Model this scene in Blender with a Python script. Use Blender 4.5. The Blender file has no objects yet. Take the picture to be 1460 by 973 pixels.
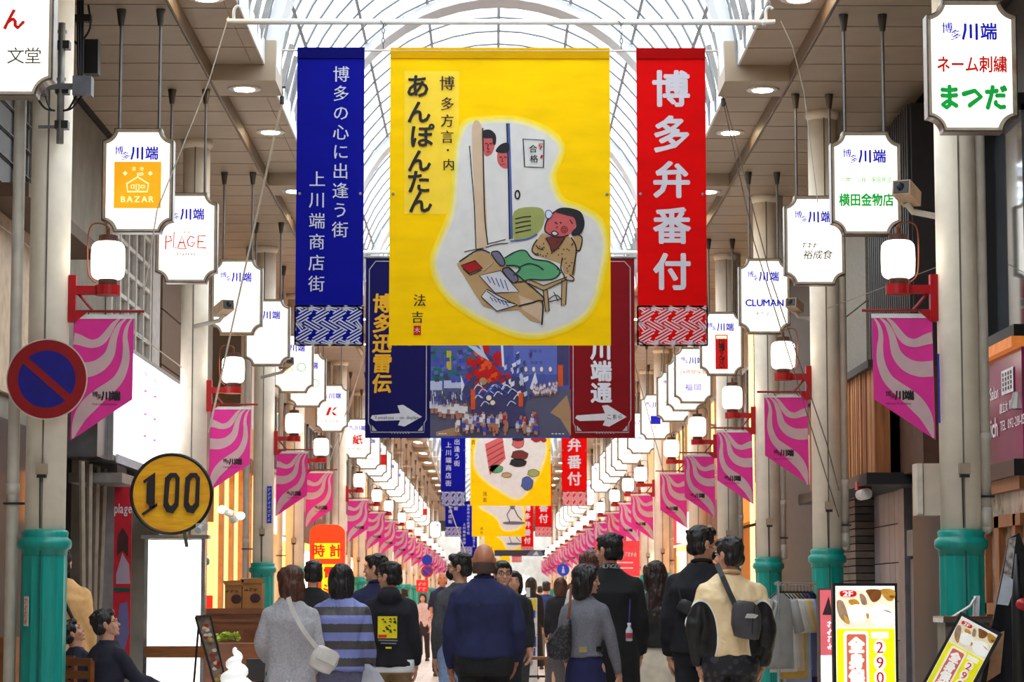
import bpy, bmesh, math, random
from mathutils import Vector, Matrix, Euler, noise
random.seed(7)
PI = math.pi
SC = bpy.context.scene
COL = SC.collection

# ---------------------------------------------------------------- camera, world, exposure
F = 3600.0
PITCH = math.atan(365.5 / F)
YAW = 27.0 / F
cam_d = bpy.data.cameras.new('camera')
cam = bpy.data.objects.new('camera', cam_d)
COL.objects.link(cam)
cam.location = (0, 0, 1.35)
cam.rotation_euler = (PI / 2 + PITCH, 0, -YAW)
cam_d.sensor_fit = 'HORIZONTAL'; cam_d.sensor_width = 36.0
cam_d.lens = F * 36.0 / 1460.0
cam_d.dof.use_dof = True; cam_d.dof.focus_distance = 22.0; cam_d.dof.aperture_fstop = 8.0
cam_d.clip_start = 0.5; cam_d.clip_end = 1000
SC.camera = cam
w = bpy.data.worlds.new('overcast_sky'); SC.world = w; w.use_nodes = True
bg = w.node_tree.nodes['Background']
bg.inputs[0].default_value = (0.90, 0.96, 1.0, 1); bg.inputs[1].default_value = 3.6
SC.view_settings.view_transform = 'Standard'; SC.view_settings.look = 'None'
SC.view_settings.exposure = 0.15; SC.view_settings.gamma = 1.0
SC.view_settings.use_curve_mapping = False

CM = cam.rotation_euler.to_matrix()
def at(px, py, Y):
    """world point at depth Y seen at photograph pixel px,py"""
    d = CM @ Vector(((px - 730) / F, (486.5 - py) / F, -1.0))
    return Vector((0, 0, 1.35)) + d * (Y / d.y)
def onx(px, py, X):
    """(Y, z) on the plane x = X"""
    d = CM @ Vector(((px - 730) / F, (486.5 - py) / F, -1.0))
    t = X / d.x
    return t * d.y, 1.35 + t * d.z

# ---------------------------------------------------------------- materials
def lin(c):
    return tuple(((x / 255) / 12.92 if x / 255 <= .04045 else ((x / 255 + .055) / 1.055) ** 2.4) for x in c)
MATS = {}
def P(name, c=(200, 200, 200), rough=.6, metal=0, var=.12, scale=8, bump=0, emit=0, ecol=None, transl=0, tint=None, stretch=None, spec=.5):
    if name in MATS: return MATS[name]
    m = bpy.data.materials.new(name); m.use_nodes = True; MATS[name] = m
    nt = m.node_tree; N = nt.nodes; L = nt.links
    b = N['Principled BSDF']; out = N['Material Output']
    b.inputs['Roughness'].default_value = rough; b.inputs['Metallic'].default_value = metal
    b.inputs['Specular IOR Level'].default_value = spec
    col = lin(c) + (1,)
    tc = N.new('ShaderNodeTexCoord'); mp = N.new('ShaderNodeMapping'); L.new(tc.outputs['Object'], mp.inputs[0])
    if stretch: mp.inputs['Scale'].default_value = stretch
    ns = N.new('ShaderNodeTexNoise'); ns.inputs['Scale'].default_value = scale; ns.inputs['Detail'].default_value = 4
    L.new(mp.outputs[0], ns.inputs['Vector'])
    mx = N.new('ShaderNodeMix'); mx.data_type = 'RGBA'
    c2 = lin(tint) if tint else tuple(x * (1 - var * 2.2) for x in col[:3])
    mx.inputs[6].default_value = col; mx.inputs[7].default_value = tuple(max(0, x) for x in c2) + (1,)
    mr = N.new('ShaderNodeMapRange'); mr.inputs[1].default_value = .38; mr.inputs[2].default_value = .72
    L.new(ns.outputs[0], mr.inputs[0]); L.new(mr.outputs[0], mx.inputs[0])
    L.new(mx.outputs[2], b.inputs['Base Color'])
    if emit:
        b.inputs['Emission Color'].default_value = (lin(ecol) if ecol else col[:3]) + (1,)
        b.inputs['Emission Strength'].default_value = emit
    if bump:
        bp = N.new('ShaderNodeBump'); bp.inputs['Strength'].default_value = bump; bp.inputs['Distance'].default_value = .02
        L.new(ns.outputs[0], bp.inputs['Height']); L.new(bp.outputs[0], b.inputs['Normal'])
    if transl:
        t = N.new('ShaderNodeBsdfTranslucent'); ms = N.new('ShaderNodeMixShader'); ms.inputs[0].default_value = transl
        L.new(mx.outputs[2], t.inputs[0]); L.new(b.outputs[0], ms.inputs[1]); L.new(t.outputs[0], ms.inputs[2]); L.new(ms.outputs[0], out.inputs[0])
    return m
def node_mat(name, rough=.8):
    m = bpy.data.materials.new(name); m.use_nodes = True; MATS[name] = m
    return m, m.node_tree.nodes, m.node_tree.links, m.node_tree.nodes['Principled BSDF']

def glass(name, c=(235, 245, 250), t=.85):
    if name in MATS: return MATS[name]
    m, N, L, b = node_mat(name)
    tr = N.new('ShaderNodeBsdfTransparent'); tr.inputs[0].default_value = lin(c) + (1,)
    ms = N.new('ShaderNodeMixShader'); ms.inputs[0].default_value = 1 - t
    b.inputs['Roughness'].default_value = .08; b.inputs['Base Color'].default_value = lin(c) + (1,)
    L.new(tr.outputs[0], ms.inputs[1]); L.new(b.outputs[0], ms.inputs[2]); L.new(ms.outputs[0], N['Material Output'].inputs[0])
    return m

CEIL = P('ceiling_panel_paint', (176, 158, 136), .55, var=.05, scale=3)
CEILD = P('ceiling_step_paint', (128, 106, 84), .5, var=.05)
WHITE = P('white_steel_paint', (240, 240, 240), .4, var=.03)
PILL = P('pillar_cream_paint', (248, 236, 218), .45, var=.06, scale=5)
PIPEM = P('grey_pipe_paint', (214, 206, 194), .45, var=.08, scale=6)
DARKM = P('dark_metal', (45, 42, 42), .4, .3, var=.1)
BLACK = P('black_plastic', (16, 16, 18), .45, var=.1)
GREYM = P('grey_metal', (128, 126, 126), .4, .6, var=.12)
TEAL = P('teal_enamel', (8, 152, 140), .38, var=.12, scale=5, stretch=(4, 4, .6))
REDM = P('red_enamel', (178, 12, 22), .35, var=.08)
SIGNF = P('bronze_sign_frame', (122, 112, 100), .3, .75, var=.15, scale=10)
SIGNL = P('sign_light_panel', (250, 246, 234), .4, var=.02, emit=1.0, ecol=(255, 249, 236))
LANT = P('lantern_paper', (255, 250, 240), .6, var=.02, emit=3.2, ecol=(255, 244, 226))
BROWN = P('dark_brown_wood', (66, 34, 22), .5, var=.2)
def ink(name, c, e=0): return P(name, c, .7, var=.04, emit=e)
INKBLUE = ink('blue_sign_print', (8, 20, 205), .22)
INKRED = ink('red_sign_print', (220, 6, 6), .22)
INKGREEN = ink('green_sign_print', (0, 180, 70), .25)
INKBLACK = ink('black_sign_print', (25, 25, 28))
INKGREY = ink('grey_sign_print', (120, 120, 120), .2)
INKYEL = ink('yellow_sign_print', (250, 215, 20), .5)

# ---------------------------------------------------------------- mesh building
def sphere_vf(n=10, m=6):
    v = [(0, 0, 1)]; f = []
    for i in range(1, m):
        a = PI * i / m
        for j in range(n):
            b = 2 * PI * j / n
            v.append((math.sin(a) * math.cos(b), math.sin(a) * math.sin(b), math.cos(a)))
    v.append((0, 0, -1))
    for j in range(n): f.append((0, 1 + j, 1 + (j + 1) % n))
    for i in range(m - 2):
        for j in range(n):
            a = 1 + i * n + j; b = 1 + i * n + (j + 1) % n
            f.append((a, a + n, b + n, b))
    for j in range(n): f.append((1 + (m - 2) * n + (j + 1) % n, 1 + (m - 2) * n + j, len(v) - 1))
    return v, f
class MB:
    def __init__(s): s.v = []; s.f = []; s.m = []
    def add(s, v, f, mi=0):
        o = len(s.v); s.v.extend([tuple(p) for p in v]); s.f.extend([tuple(i + o for i in q) for q in f]); s.m.extend([mi] * len(f)); return s
    def merge(s, other, M=None, mi=None):
        o = len(s.v)
        s.v.extend([tuple(M @ Vector(p)) for p in other.v] if M else other.v)
        s.f.extend([tuple(i + o for i in q) for q in other.f]); s.m.extend(other.m if mi is None else [mi] * len(other.f)); return s
    def box(s, c, d, M=None, mi=0):
        x, y, z = [a / 2 for a in d]
        v = [Vector((i * x, j * y, k * z)) for i in (-1, 1) for j in (-1, 1) for k in (-1, 1)]
        if M: v = [M @ p for p in v]
        v = [p + Vector(c) for p in v]
        return s.add(v, [(0, 1, 3, 2), (4, 6, 7, 5), (0, 4, 5, 1), (2, 3, 7, 6), (0, 2, 6, 4), (1, 5, 7, 3)], mi)
    def bb(s, x0, x1, y0, y1, z0, z1, mi=0):
        return s.box(((x0 + x1) / 2, (y0 + y1) / 2, (z0 + z1) / 2), (abs(x1 - x0), abs(y1 - y0), abs(z1 - z0)), None, mi)
    def ell(s, c, r, rot=None, n=10, m=7, mi=0):
        v, f = sphere_vf(n, m); r = (r, r, r) if not hasattr(r, '__len__') else r
        v = [Vector((p[0] * r[0], p[1] * r[1], p[2] * r[2])) for p in v]
        if rot: v = [rot @ p for p in v]
        return s.add([p + Vector(c) for p in v], f, mi)
    def tube(s, pts, r, n=8, mi=0, closed=False):
        pts = [Vector(p) for p in pts]; k = len(pts); rs = r if hasattr(r, '__len__') else [r] * k
        v = []; f = []; prev = None
        for i, p in enumerate(pts):
            if closed: t = pts[(i + 1) % k] - pts[i - 1]
            else: t = (pts[min(i + 1, k - 1)] - pts[max(i - 1, 0)])
            t.normalize()
            if prev is None:
                a = Vector((0, 0, 1)) if abs(t.z) < .9 else Vector((1, 0, 0)); u = t.cross(a).normalized()
            else:
                u = (prev - t * prev.dot(t)).normalized()
            prev = u; q = t.cross(u)
            for j in range(n):
                an = 2 * PI * j / n; v.append(p + (u * math.cos(an) + q * math.sin(an)) * rs[i])
        for i in range(k if closed else k - 1):
            for j in range(n):
                a = i * n + j; b = i * n + (j + 1) % n; c = ((i + 1) % k) * n
                f.append((a, b, c + (j + 1) % n, c + j))
        if not closed:
            f.append(tuple(range(n))[::-1]); f.append(tuple(range((k - 1) * n, k * n)))
        return s.add(v, f, mi)
    def cap(s, p0, p1, r0, r1, n=10, mi=0):
        s.tube([p0, p1], [r0, r1], n, mi); s.ell(p0, r0, None, n, 6, mi); s.ell(p1, r1, None, n, 6, mi); return s
    def lathe(s, prof, n=16, c=(0, 0, 0), mi=0, flute=0):
        v = []; f = []
        for (r, z) in prof:
            for j in range(n):
                a = 2 * PI * (j + .5) / n; rr = r * (1 - (flute if j % 2 else 0))
                v.append((c[0] + rr * math.cos(a), c[1] + rr * math.sin(a), c[2] + z))
        for i in range(len(prof) - 1):
            for j in range(n):
                a = i * n + j; b = i * n + (j + 1) % n; f.append((a, b, b + n, a + n))
        f.append(tuple(range(n))[::-1]); f.append(tuple(range((len(prof) - 1) * n, len(prof) * n)))
        return s.add(v, f, mi)
    def loft(s, rings, mi=0, caps=True):
        n = len(rings[0]); v = [p for r in rings for p in r]; f = []
        for i in range(len(rings) - 1):
            for j in range(n):
                a = i * n + j; b = i * n + (j + 1) % n; f.append((a, b, b + n, a + n))
        if caps: f.append(tuple(range(n))[::-1]); f.append(tuple(range((len(rings) - 1) * n, len(rings) * n)))
        return s.add(v, f, mi)
    def prism(s, poly, y0, y1, mi=0, M=None):
        n = len(poly); v = [Vector((x, y0, z)) for x, z in poly] + [Vector((x, y1, z)) for x, z in poly]
        if M: v = [M @ p for p in v]
        f = [tuple(range(n)), tuple(range(n, 2 * n))[::-1]] + [(i, i + n, (i + 1) % n + n, (i + 1) % n) for i in range(n)]
        return s.add(v, f, mi)
    def flat(s, poly, y=0, mi=0):
        return s.add([(x, y, z) for x, z in poly], [tuple(range(len(poly)))], mi)
    def rib(s, pts, wd, y=0, mi=0, closed=False):
        """flat stroke in the x-z plane"""
        pts = [Vector(p) for p in pts]; k = len(pts); ws = wd if hasattr(wd, '__len__') else [wd] * k; v = []
        for i, p in enumerate(pts):
            t = (pts[(i + 1) % k] - pts[i - 1]) if closed else (pts[min(i + 1, k - 1)] - pts[max(i - 1, 0)])
            if t.length < 1e-9: t = Vector((1, 0))
            t.normalize(); nn = Vector((-t.y, t.x)) * ws[i] / 2
            v += [(p.x + nn.x, y, p.y + nn.y), (p.x - nn.x, y, p.y - nn.y)]
        f = [(2 * i, 2 * i + 1, 2 * ((i + 1) % k) + 1, 2 * ((i + 1) % k)) for i in range(k if closed else k - 1)]
        return s.add(v, f, mi)
    def rect(s, x0, x1, z0, z1, y=0, mi=0): return s.flat([(x0, z0), (x1, z0), (x1, z1), (x0, z1)], y, mi)
    def mesh(s, name, mats, smooth=False):
        me = bpy.data.meshes.new(name); me.from_pydata(s.v, [], s.f)
        for m in (mats if isinstance(mats, (list, tuple)) else [mats]): me.materials.append(m)
        if any(s.m): me.polygons.foreach_set('material_index', s.m)
        if smooth: me.polygons.foreach_set('use_smooth', [True] * len(s.f))
        me.update(); return me
    def obj(s, name, mats, parent=None, loc=None, smooth=False, **kw):
        return link(name, s.mesh(name, mats, smooth), parent, loc, **kw)
def link(name, me, parent=None, loc=None, rz=0, **kw):
    o = bpy.data.objects.new(name, me); COL.objects.link(o)
    if parent: o.parent = parent
    if loc is not None: o.location = loc
    if rz: o.rotation_euler = (0, 0, rz)
    for k, v in kw.items(): o[k] = v
    return o
def thing(name, label, cat, loc=(0, 0, 0), rz=0, group=None):
    o = link(name, None, None, loc, rz, label=label, category=cat); o.empty_display_size = .1
    if group: o['group'] = group
    return o
def dup(root, loc, rz=None, label=None, group=None, scale=None):
    r = root.copy(); COL.objects.link(r); r.location = loc
    if rz is not None: r.rotation_euler = (0, 0, rz)
    if scale: r.scale = scale
    if label: r['label'] = label
    if group: r['group'] = group
    for ch in list(root.children):
        c = ch.copy(); COL.objects.link(c); c.parent = r
        for g in list(ch.children):
            d = g.copy(); COL.objects.link(d); d.parent = c
    return r
def struct(name, mb, mats, **kw): return mb.obj(name, mats, kind='structure', **kw)
def smooth_line(pts, sub=5, closed=False):
    k = len(pts); out = []
    rng = range(k if closed else k - 1)
    for i in rng:
        p = [pts[(i + j) % k] if closed else pts[min(max(i + j, 0), k - 1)] for j in (-1, 0, 1, 2)]
        for q in range(sub):
            t = q / sub
            out.append(tuple(.5 * ((2 * p[1][a]) + (-p[0][a] + p[2][a]) * t + (2 * p[0][a] - 5 * p[1][a] + 4 * p[2][a] - p[3][a]) * t * t + (-p[0][a] + 3 * p[1][a] - 3 * p[2][a] + p[3][a]) * t ** 3) for a in range(len(p[0]))))
    if not closed: out.append(tuple(pts[-1]))
    return out
# ---------------------------------------------------------------- lettering
GL = {}
def glyph(ch, bold=0.0, res=1):
    k = (ch, res)
    if k not in GL:
        c = bpy.data.curves.new('g', 'FONT'); c.body = ch; c.resolution_u = res if ord(ch) > 0x2000 else 3; c.offset = 0
        o = bpy.data.objects.new('g', c); me = bpy.data.meshes.new_from_object(o)
        v = [(q.co.x, q.co.y) for q in me.vertices]; f = [tuple(p.vertices) for p in me.polygons]
        bpy.data.objects.remove(o); bpy.data.curves.remove(c); bpy.data.meshes.remove(me)
        xs = [a for a, b in v] or [0]; GL[k] = (v, f, min(xs), max(xs))
    return GL[k]
def put(mb, ch, x, z, size, y=0, mi=0, bold=.012, sx=1, res=1, shear=0):
    """one character centred on x,z"""
    v, f, a, b = glyph(ch, bold, res)
    cx = (a + b) / 2 if ord(ch) < 0x2000 else .5; cy = .36
    if bold < .004: sh = [(0, 0)]
    elif bold * size < .0022: sh = [(-bold, 0), (bold, 0)]
    else: sh = [(0, 0)] + [(bold * 1.1 * math.cos(i_ * PI / 3), bold * 1.1 * math.sin(i_ * PI / 3)) for i_ in range(6)]
    for n_, (ox, oz) in enumerate(sh):
        mb.add([(x + (p - cx + ox + shear * (q - cy)) * size * sx, y - n_ * .00006, z + (q - cy + oz) * size) for p, q in v], f, mi)
def hline(mb, s, x, z, size, y=0, mi=0, bold=.012, sx=1, adv=1.0, res=1, shear=0):
    """a row of writing centred on x,z"""
    ws = []
    for ch in s:
        if ch == ' ': ws.append(.4); continue
        v, f, a, b = glyph(ch, bold, res); ws.append(1.0 if ord(ch) > 0x2000 else (b - a) + .1)
    tot = sum(ws) * size * sx * adv; cx = x - tot / 2
    for ch, w_ in zip(s, ws):
        ww = w_ * size * sx * adv
        if ch != ' ': put(mb, ch, cx + ww / 2, z, size, y, mi, bold, sx, res, shear)
        cx += ww
def vline(mb, s, x, z0, z1, size, y=0, mi=0, bold=.012, sx=1, res=1, shear=0):
    for i, ch in enumerate(s):
        put(mb, ch, x, z0 + (z1 - z0) * i / max(1, len(s) - 1), size, y, mi, bold, sx, res, shear)
def marks(mb, n, x, z, w_, h_, y, mi, seed=1):
    """small worn print too faint to read: short strokes in a row centred on x,z"""
    r_ = random.Random(seed)
    for i in range(n):
        cx = x - w_ / 2 + w_ * (i + .5) / n; s = w_ / n * .4
        mb.rib([(cx - s, z + r_.uniform(-.3, .4) * h_), (cx + s, z + r_.uniform(-.3, .4) * h_)], h_ * .16, y, mi)
        mb.rib([(cx + r_.uniform(-.3, .3) * s, z + h_ / 2), (cx + r_.uniform(-.6, .6) * s, z - h_ / 2)], h_ * .16, y, mi)
        mb.rib([(cx - s, z - h_ * .1), (cx - s * .4, z - h_ * .45)], h_ * .14, y, mi)
ORD = 'first second third fourth fifth sixth seventh eighth ninth tenth eleventh twelfth thirteenth fourteenth fifteenth sixteenth seventeenth eighteenth nineteenth twentieth'.split()
ORD += ['twenty-' + o for o in ORD[:9]] + ['thirtieth']
# ---------------------------------------------------------------- setting: floor, ceiling, vault
H1, H2 = 6.50, 6.66
BAY = 6.5; Y0 = 5.4          # cross beams start at Y0 + k*BAY  (…24.9, 31.4…)
YEND = 200
m, N, L, b = node_mat('street_tiles')
tc = N.new('ShaderNodeTexCoord'); br = N.new('ShaderNodeTexBrick'); L.new(tc.outputs['Object'], br.inputs[0])
br.inputs['Scale'].default_value = 1; br.inputs['Brick Width'].default_value = .6; br.inputs['Row Height'].default_value = .6; br.offset = .5
br.inputs['Mortar Size'].default_value = .008
br.inputs['Color1'].default_value = lin((226, 212, 200)) + (1,); br.inputs['Color2'].default_value = lin((206, 192, 180)) + (1,); br.inputs['Mortar'].default_value = lin((130, 118, 110)) + (1,)
L.new(br.outputs[0], b.inputs['Base Color']); b.inputs['Roughness'].default_value = .35
struct('floor', MB().bb(-7, 7, -6, 330, -.1, 0), m)
# panels of the ceiling: outer strip, inner strip per side
pan_out = MB().bb(-.0, 1.42, .018, BAY / 8 - .018, 0, .03).mesh('ceiling_panel', CEIL)
pan_outR = MB().bb(-.0, 1.42, .018, BAY / 8 - .018, 0, .03).mesh('ceiling_panel', CEIL)
pan_in = MB().bb(0, .40, .018, BAY / 8 - .018, 0, .03).mesh('ceiling_panel', CEIL)
pan_edge = MB().bb(0, .11, .018, BAY / 8 - .018, 0, .03).mesh('ceiling_panel', CEIL)
ceil_mb = MB()
ceil_mb.bb(-7, -2.84, -6, YEND, H1 + .032, H1 + .35, 0); ceil_mb.bb(2.99, 7, -6, YEND, H1 + .032, H1 + .35, 0)
ceil_mb.bb(-2.84, -2.31, -6, YEND, H2 + .03, H2 + .3, 0); ceil_mb.bb(2.47, 2.99, -6, YEND, H2 + .03, H2 + .3, 0)
ceiling = struct('ceiling', ceil_mb, P('ceiling_joint_dark', (60, 50, 42), .8))
rest = MB(); cnt = 0
for k in range(-12, 196):
    y = Y0 + k * BAY / 8 + BAY * 1 
    inbeam = (k % 8) == 0
    for (x, z, me, dx) in ((-2.84 - 1.42, H1, pan_out, 1.42), (2.99, H1, pan_out, 1.42), (-2.82, H2, pan_in, .40), (-2.415, H2, pan_edge, .105), (2.58, H2, pan_in, .40), (2.47, H2, pan_edge, .105)):
        if z == H2 and inbeam: continue
        if y < 19: continue
        if cnt < 292:
            link('panel', me, ceiling, (x, y, z)); cnt += 1
        elif y < YEND: rest.bb(x, x + dx - .012, y + .018, y + BAY / 8 - .018, z, z + .03)
rest.obj('far_panels', CEIL, ceiling, kind='stuff')
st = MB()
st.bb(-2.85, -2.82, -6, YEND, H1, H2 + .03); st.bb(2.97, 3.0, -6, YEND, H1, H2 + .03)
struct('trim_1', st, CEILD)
ed = MB(); ed.bb(-2.31, -2.29, -6, YEND, H2, H2 + .25); ed.bb(2.45, 2.47, -6, YEND, H2, H2 + .25)
struct('trim_2', ed, WHITE)
# cross beams with vault ribs, one lamp each + one between
VC, VR = .07, 2.25
beam_me = MB(); beam_me.bb(-2.82, -2.18, 0, .78, H1, H2 + .25); beam_me.bb(2.32, 2.97, 0, .78, H1, H2 + .25)
beam_me = beam_me.mesh('ceiling_beam', CEIL)
rb = MB(); n = 28; ra, rbb = VR, VR + .12
for j in range(n):
    a0, a1 = PI * j / n, PI * (j + 1) / n
    def q(r, a, y): return (VC + r * math.cos(a), y, H1 + .16 + r * math.sin(a))
    v = [q(ra, a0, 0), q(rbb, a0, 0), q(rbb, a1, 0), q(ra, a1, 0), q(ra, a0, .5), q(rbb, a0, .5), q(rbb, a1, .5), q(ra, a1, .5)]
    rb.add(v, [(0, 1, 2, 3), (4, 7, 6, 5), (0, 3, 7, 4), (1, 5, 6, 2)])
rib_me = rb.mesh('vault_rib', P('vault_rib_paint', (226, 228, 232), .5, var=.03))
lampm = P('downlight_glow', (255, 240, 210), .5, var=.01, emit=30, ecol=(255, 226, 180))
lm_r = MB().lathe([(.075, .004), (.165, 0), (.168, .012), (.075, .012)], 24).mesh('lamp_rim', WHITE, True)
lm_d = MB().lathe([(.10, .001), (.10, -.006)], 20).mesh('lamp_disc', lampm)
lamp0 = None
def downlight(x, y, z, label, group):
    global lamp0
    if lamp0 is None:
        lamp0 = thing('ceiling_light', label, 'ceiling light', (x, y, z), 0, group)
        link('rim', lm_r, lamp0, (0, 0, -.013)); link('glowing_disc', lm_d, lamp0, (0, 0, -.014))
    else: dup(lamp0, (x, y, z), None, label, group)
k = 0; nb = 0
while Y0 + k * BAY < YEND:
    y = Y0 + k * BAY
    struct('ceiling_beam', None, None) if False else link('ceiling_beam', beam_me, None, (0, y, 0), kind='structure')
    link('vault_rib', rib_me, None, (0, y + .05, 0), kind='structure')
    if y > 15:
        for sgn, x in (('left', -2.53), ('right', 2.74)):
            if y < 150:
                downlight(x, y + .4, H1, 'round glowing ceiling light in the %s cross beam from the front along the %s ceiling' % (ORD[nb], sgn), 'round lights in the ceiling')
                downlight(x - .02, y + .4 + BAY / 2, H2, 'round glowing light in the ceiling panels just beyond the %s cross beam, %s side' % (ORD[nb], sgn), 'round lights in the ceiling')
        nb += 1
    k += 1
# glazing of the barrel vault
GR = VR + .16
def arc(r, a, y): return Vector((VC + r * math.cos(a), y, H1 + .16 + r * math.sin(a)))
vault = thing('glass_vault', 'arched glass roof with thin white ribs over the arcade', 'roof'); del vault['category']; vault['kind'] = 'structure'
SEG = 8; ys = BAY / 8
pane_me = []
PG = glass('roof_glass', (246, 250, 252), .93)
def pane_geo(mb, s_, y):
    a0, a1 = PI * s_ / SEG + .01, PI * (s_ + 1) / SEG - .01
    for j in range(3):
        b0, b1 = a0 + (a1 - a0) * j / 3, a0 + (a1 - a0) * (j + 1) / 3
        v = [arc(GR, b0, y + .01), arc(GR, b1, y + .01), arc(GR, b1, y + ys - .01), arc(GR, b0, y + ys - .01)]
        mb.add(v, [(0, 1, 2, 3)])
for s_ in range(SEG):
    mb = MB(); pane_geo(mb, s_, 0); pane_me.append(mb.mesh('pane', PG))
restp = MB(); cnt = 0
for k in range(-12, 240):
    y = Y0 + k * ys
    for s_ in range(SEG):
        if y >= 24.9 and cnt < 296: link('pane', pane_me[s_], vault, (0, y, 0)); cnt += 1
        elif y < YEND: pane_geo(restp, s_, y)
restp.obj('far_panes', PG, vault, kind='stuff')
bars = MB()
for k in range(-12, 240):
    y = Y0 + k * ys
    if y < YEND: bars.tube([arc(GR - .03, PI * j / 24, y) for j in range(25)], .016, 4)
for s_ in range(1, SEG): bars.tube([arc(GR - .03, PI * s_ / SEG, -6), arc(GR - .03, PI * s_ / SEG, YEND)], .02, 4)
THINB = P('glazing_bar_paint', (138, 140, 146), .5, var=.03)
bars.obj('glazing_bars', THINB, vault, kind='stuff')
# stepped brackets with round knobs along both sides of the skylight
louv = MB()
for k in range(-1, 150):
    y = 22 + k * .62
    for sx, x in ((-1, -2.30), (1, 2.45)):
        louv.box((x - sx * .05, y, H2 + .42), (.05, .07, .5), Matrix.Rotation(sx * -.25, 3, 'Y'))
struct('trim_3', louv, P('bracket_paint', (150, 148, 146), .5))
wl = MB(); wl.bb(-7, -6.9, -6, 330, 0, 9); struct('wall_left', wl, P('outer_wall_render', (160, 150, 138)))
wr = MB(); wr.bb(6.9, 7, -6, 330, 0, 9); struct('wall_right', wr, P('outer_wall_render', (160, 150, 138)))
bk = MB(); bk.bb(-7, 7, -6.1, -6, 0, 9); struct('wall_back', bk, P('outer_wall_render', (160, 150, 138)))
# ---------------------------------------------------------------- pillars, brackets, lanterns, flags
YL = [10548 / o for o in (555, 373, 285, 246, 191, 166, 149, 130, 118, 107, 98, 90, 83, 77, 71)]
YR = [10944 / o for o in (579, 413, 340, 290, 253, 209, 191, 172, 152, 139, 130, 121, 112, 104, 97, 90, 84, 78, 73)]
XPL, XPR = -3.36, 3.50
SIDE = {-1: 'left', 1: 'right'}
def build_pillar(sg):
    root = thing('pillar', '', 'pillar')
    sh = MB().lathe([(.152, 1.7), (.152, 6.5)], 28); sh.obj('shaft', PILL, root, smooth=True)
    ring = MB().lathe([(.152, 6.40), (.18, 6.44), (.18, 6.5)], 24); ring.obj('collar', PILL, root, smooth=True)
    MB().bb(-.006, .006, -.157, -.148, 1.86, 6.45).obj('seam', P('seam_dark', (120, 112, 100)), root)
    bs = MB().lathe([(.178, 0), (.178, .08), (.170, .12), (.170, 1.70)], 24, flute=.05); bs.obj('base', TEAL, root)
    MB().lathe([(.170, 1.66), (.172, 1.70), (.197, 1.715), (.202, 1.745), (.197, 1.775), (.176, 1.79), (.172, 1.80), (.178, 1.835), (.16, 1.85)], 28).obj('moulding', TEAL, root, smooth=True)
    MB().bb(-.006, .006, -.182, -.175, 0, 1.69).obj('base_seam', P('teal_seam', (3, 88, 80)), root)
    jb = MB().bb(-.04, .04, -.21, -.15, 2.26, 2.34, 0); jb.bb(-.034, .034, -.205, -.15, 2.235, 2.26, 1)
    jb.obj('junction_box', [P('old_plastic_box', (168, 146, 122)), DARKM], root)
    MB().tube([(-.015, -.158, 2.24), (-.01, -.158, 1.86)], .005, 5).obj('wire', DARKM, root)
    px = sg * (.19 if sg > 0 else .25)
    dp = MB().tube([(px, .02, 0 if sg < 0 else 1.87), (px, .02, 6.5)], .045, 14)
    if sg > 0:
        dp.tube([(px, .02, 1.87), (px, .02, 2.02)], .052, 14); dp.ell((px, .02, 1.87), (.052, .052, .05), None, 14, 8)
        dp.tube([(px, .02, 2.50), (px, .02, 2.58)], .052, 14)
    else: dp.tube([(px, .02, 2.12), (px, .02, 2.20)], .05, 14)
    d = dp.obj('drainpipe', PIPEM, root, smooth=True)
    MB().box((px - sg * .05, .02, 2.05 if sg < 0 else 2.1), (.22, .12, .016)).obj('clamp', DARKM, d)
    return root
proto = {s: build_pillar(s) for s in (-1, 1)}
for sg, ysl, xp in ((-1, YL, XPL), (1, YR, XPR)):
    for i, y in enumerate(ysl):
        lb = 'cream steel pillar with a teal base, %s from the front on the %s side of the arcade' % (ORD[i], SIDE[sg])
        if i == 1 and sg < 0:
            o = dup(proto[sg], (xp, y, 0), None, lb, 'pillars with teal bases')
            for ch in list(o.children):
                if ch.name.startswith('drainpipe'):
                    for g in list(ch.children): bpy.data.objects.remove(g)
                    bpy.data.objects.remove(ch)
            continue
        if i == 0: proto[sg].location = (xp, y, 0); proto[sg]['label'] = lb; proto[sg]['group'] = 'pillars with teal bases'
        else: dup(proto[sg], (xp, y, 0), None, lb, 'pillars with teal bases')
LX = .44
def build_bracket(s):          # s = direction towards the street (+1 for the left row)
    r = thing('lamp_bracket', '', 'bracket')
    MB().bb(s * .15, s * .205, -.04, .04, 3.42, 3.775).obj('back_plate', REDM, r)
    a = MB().bb(s * .18, s * (LX + .09), -.03, .03, 3.63, 3.695); a.lathe([(.095, 3.625), (.095, 3.70)], 20, (s * LX, 0, 0)); a.obj('arm', REDM, r)
    t = MB().prism([(s * .2, 3.50), (s * .30, 3.50), (s * .2, 3.42)], -.02, .02); t.obj('gusset', REDM, r)
    MB().tube([(s * .18, 0, 3.503), (s * .72, 0, 3.503)], .011, 8).obj('flag_rod', P('rust_red_rod', (150, 25, 25), .4), r)
    MB().tube([(s * .2, 0, 3.66), (s * .33, 0, 3.51)], .012, 6).obj('stay', REDM, r)
    h = MB()
    for hx in (.29, .53): h.tube(smooth_line([(s * hx, -.012, 3.51), (s * (hx + .012), -.012, 3.49), (s * hx, -.0, 3.47), (s * (hx - .012), 0, 3.46)], 3), .004, 5)
    h.obj('hook', DARKM, r)
    return r
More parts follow.
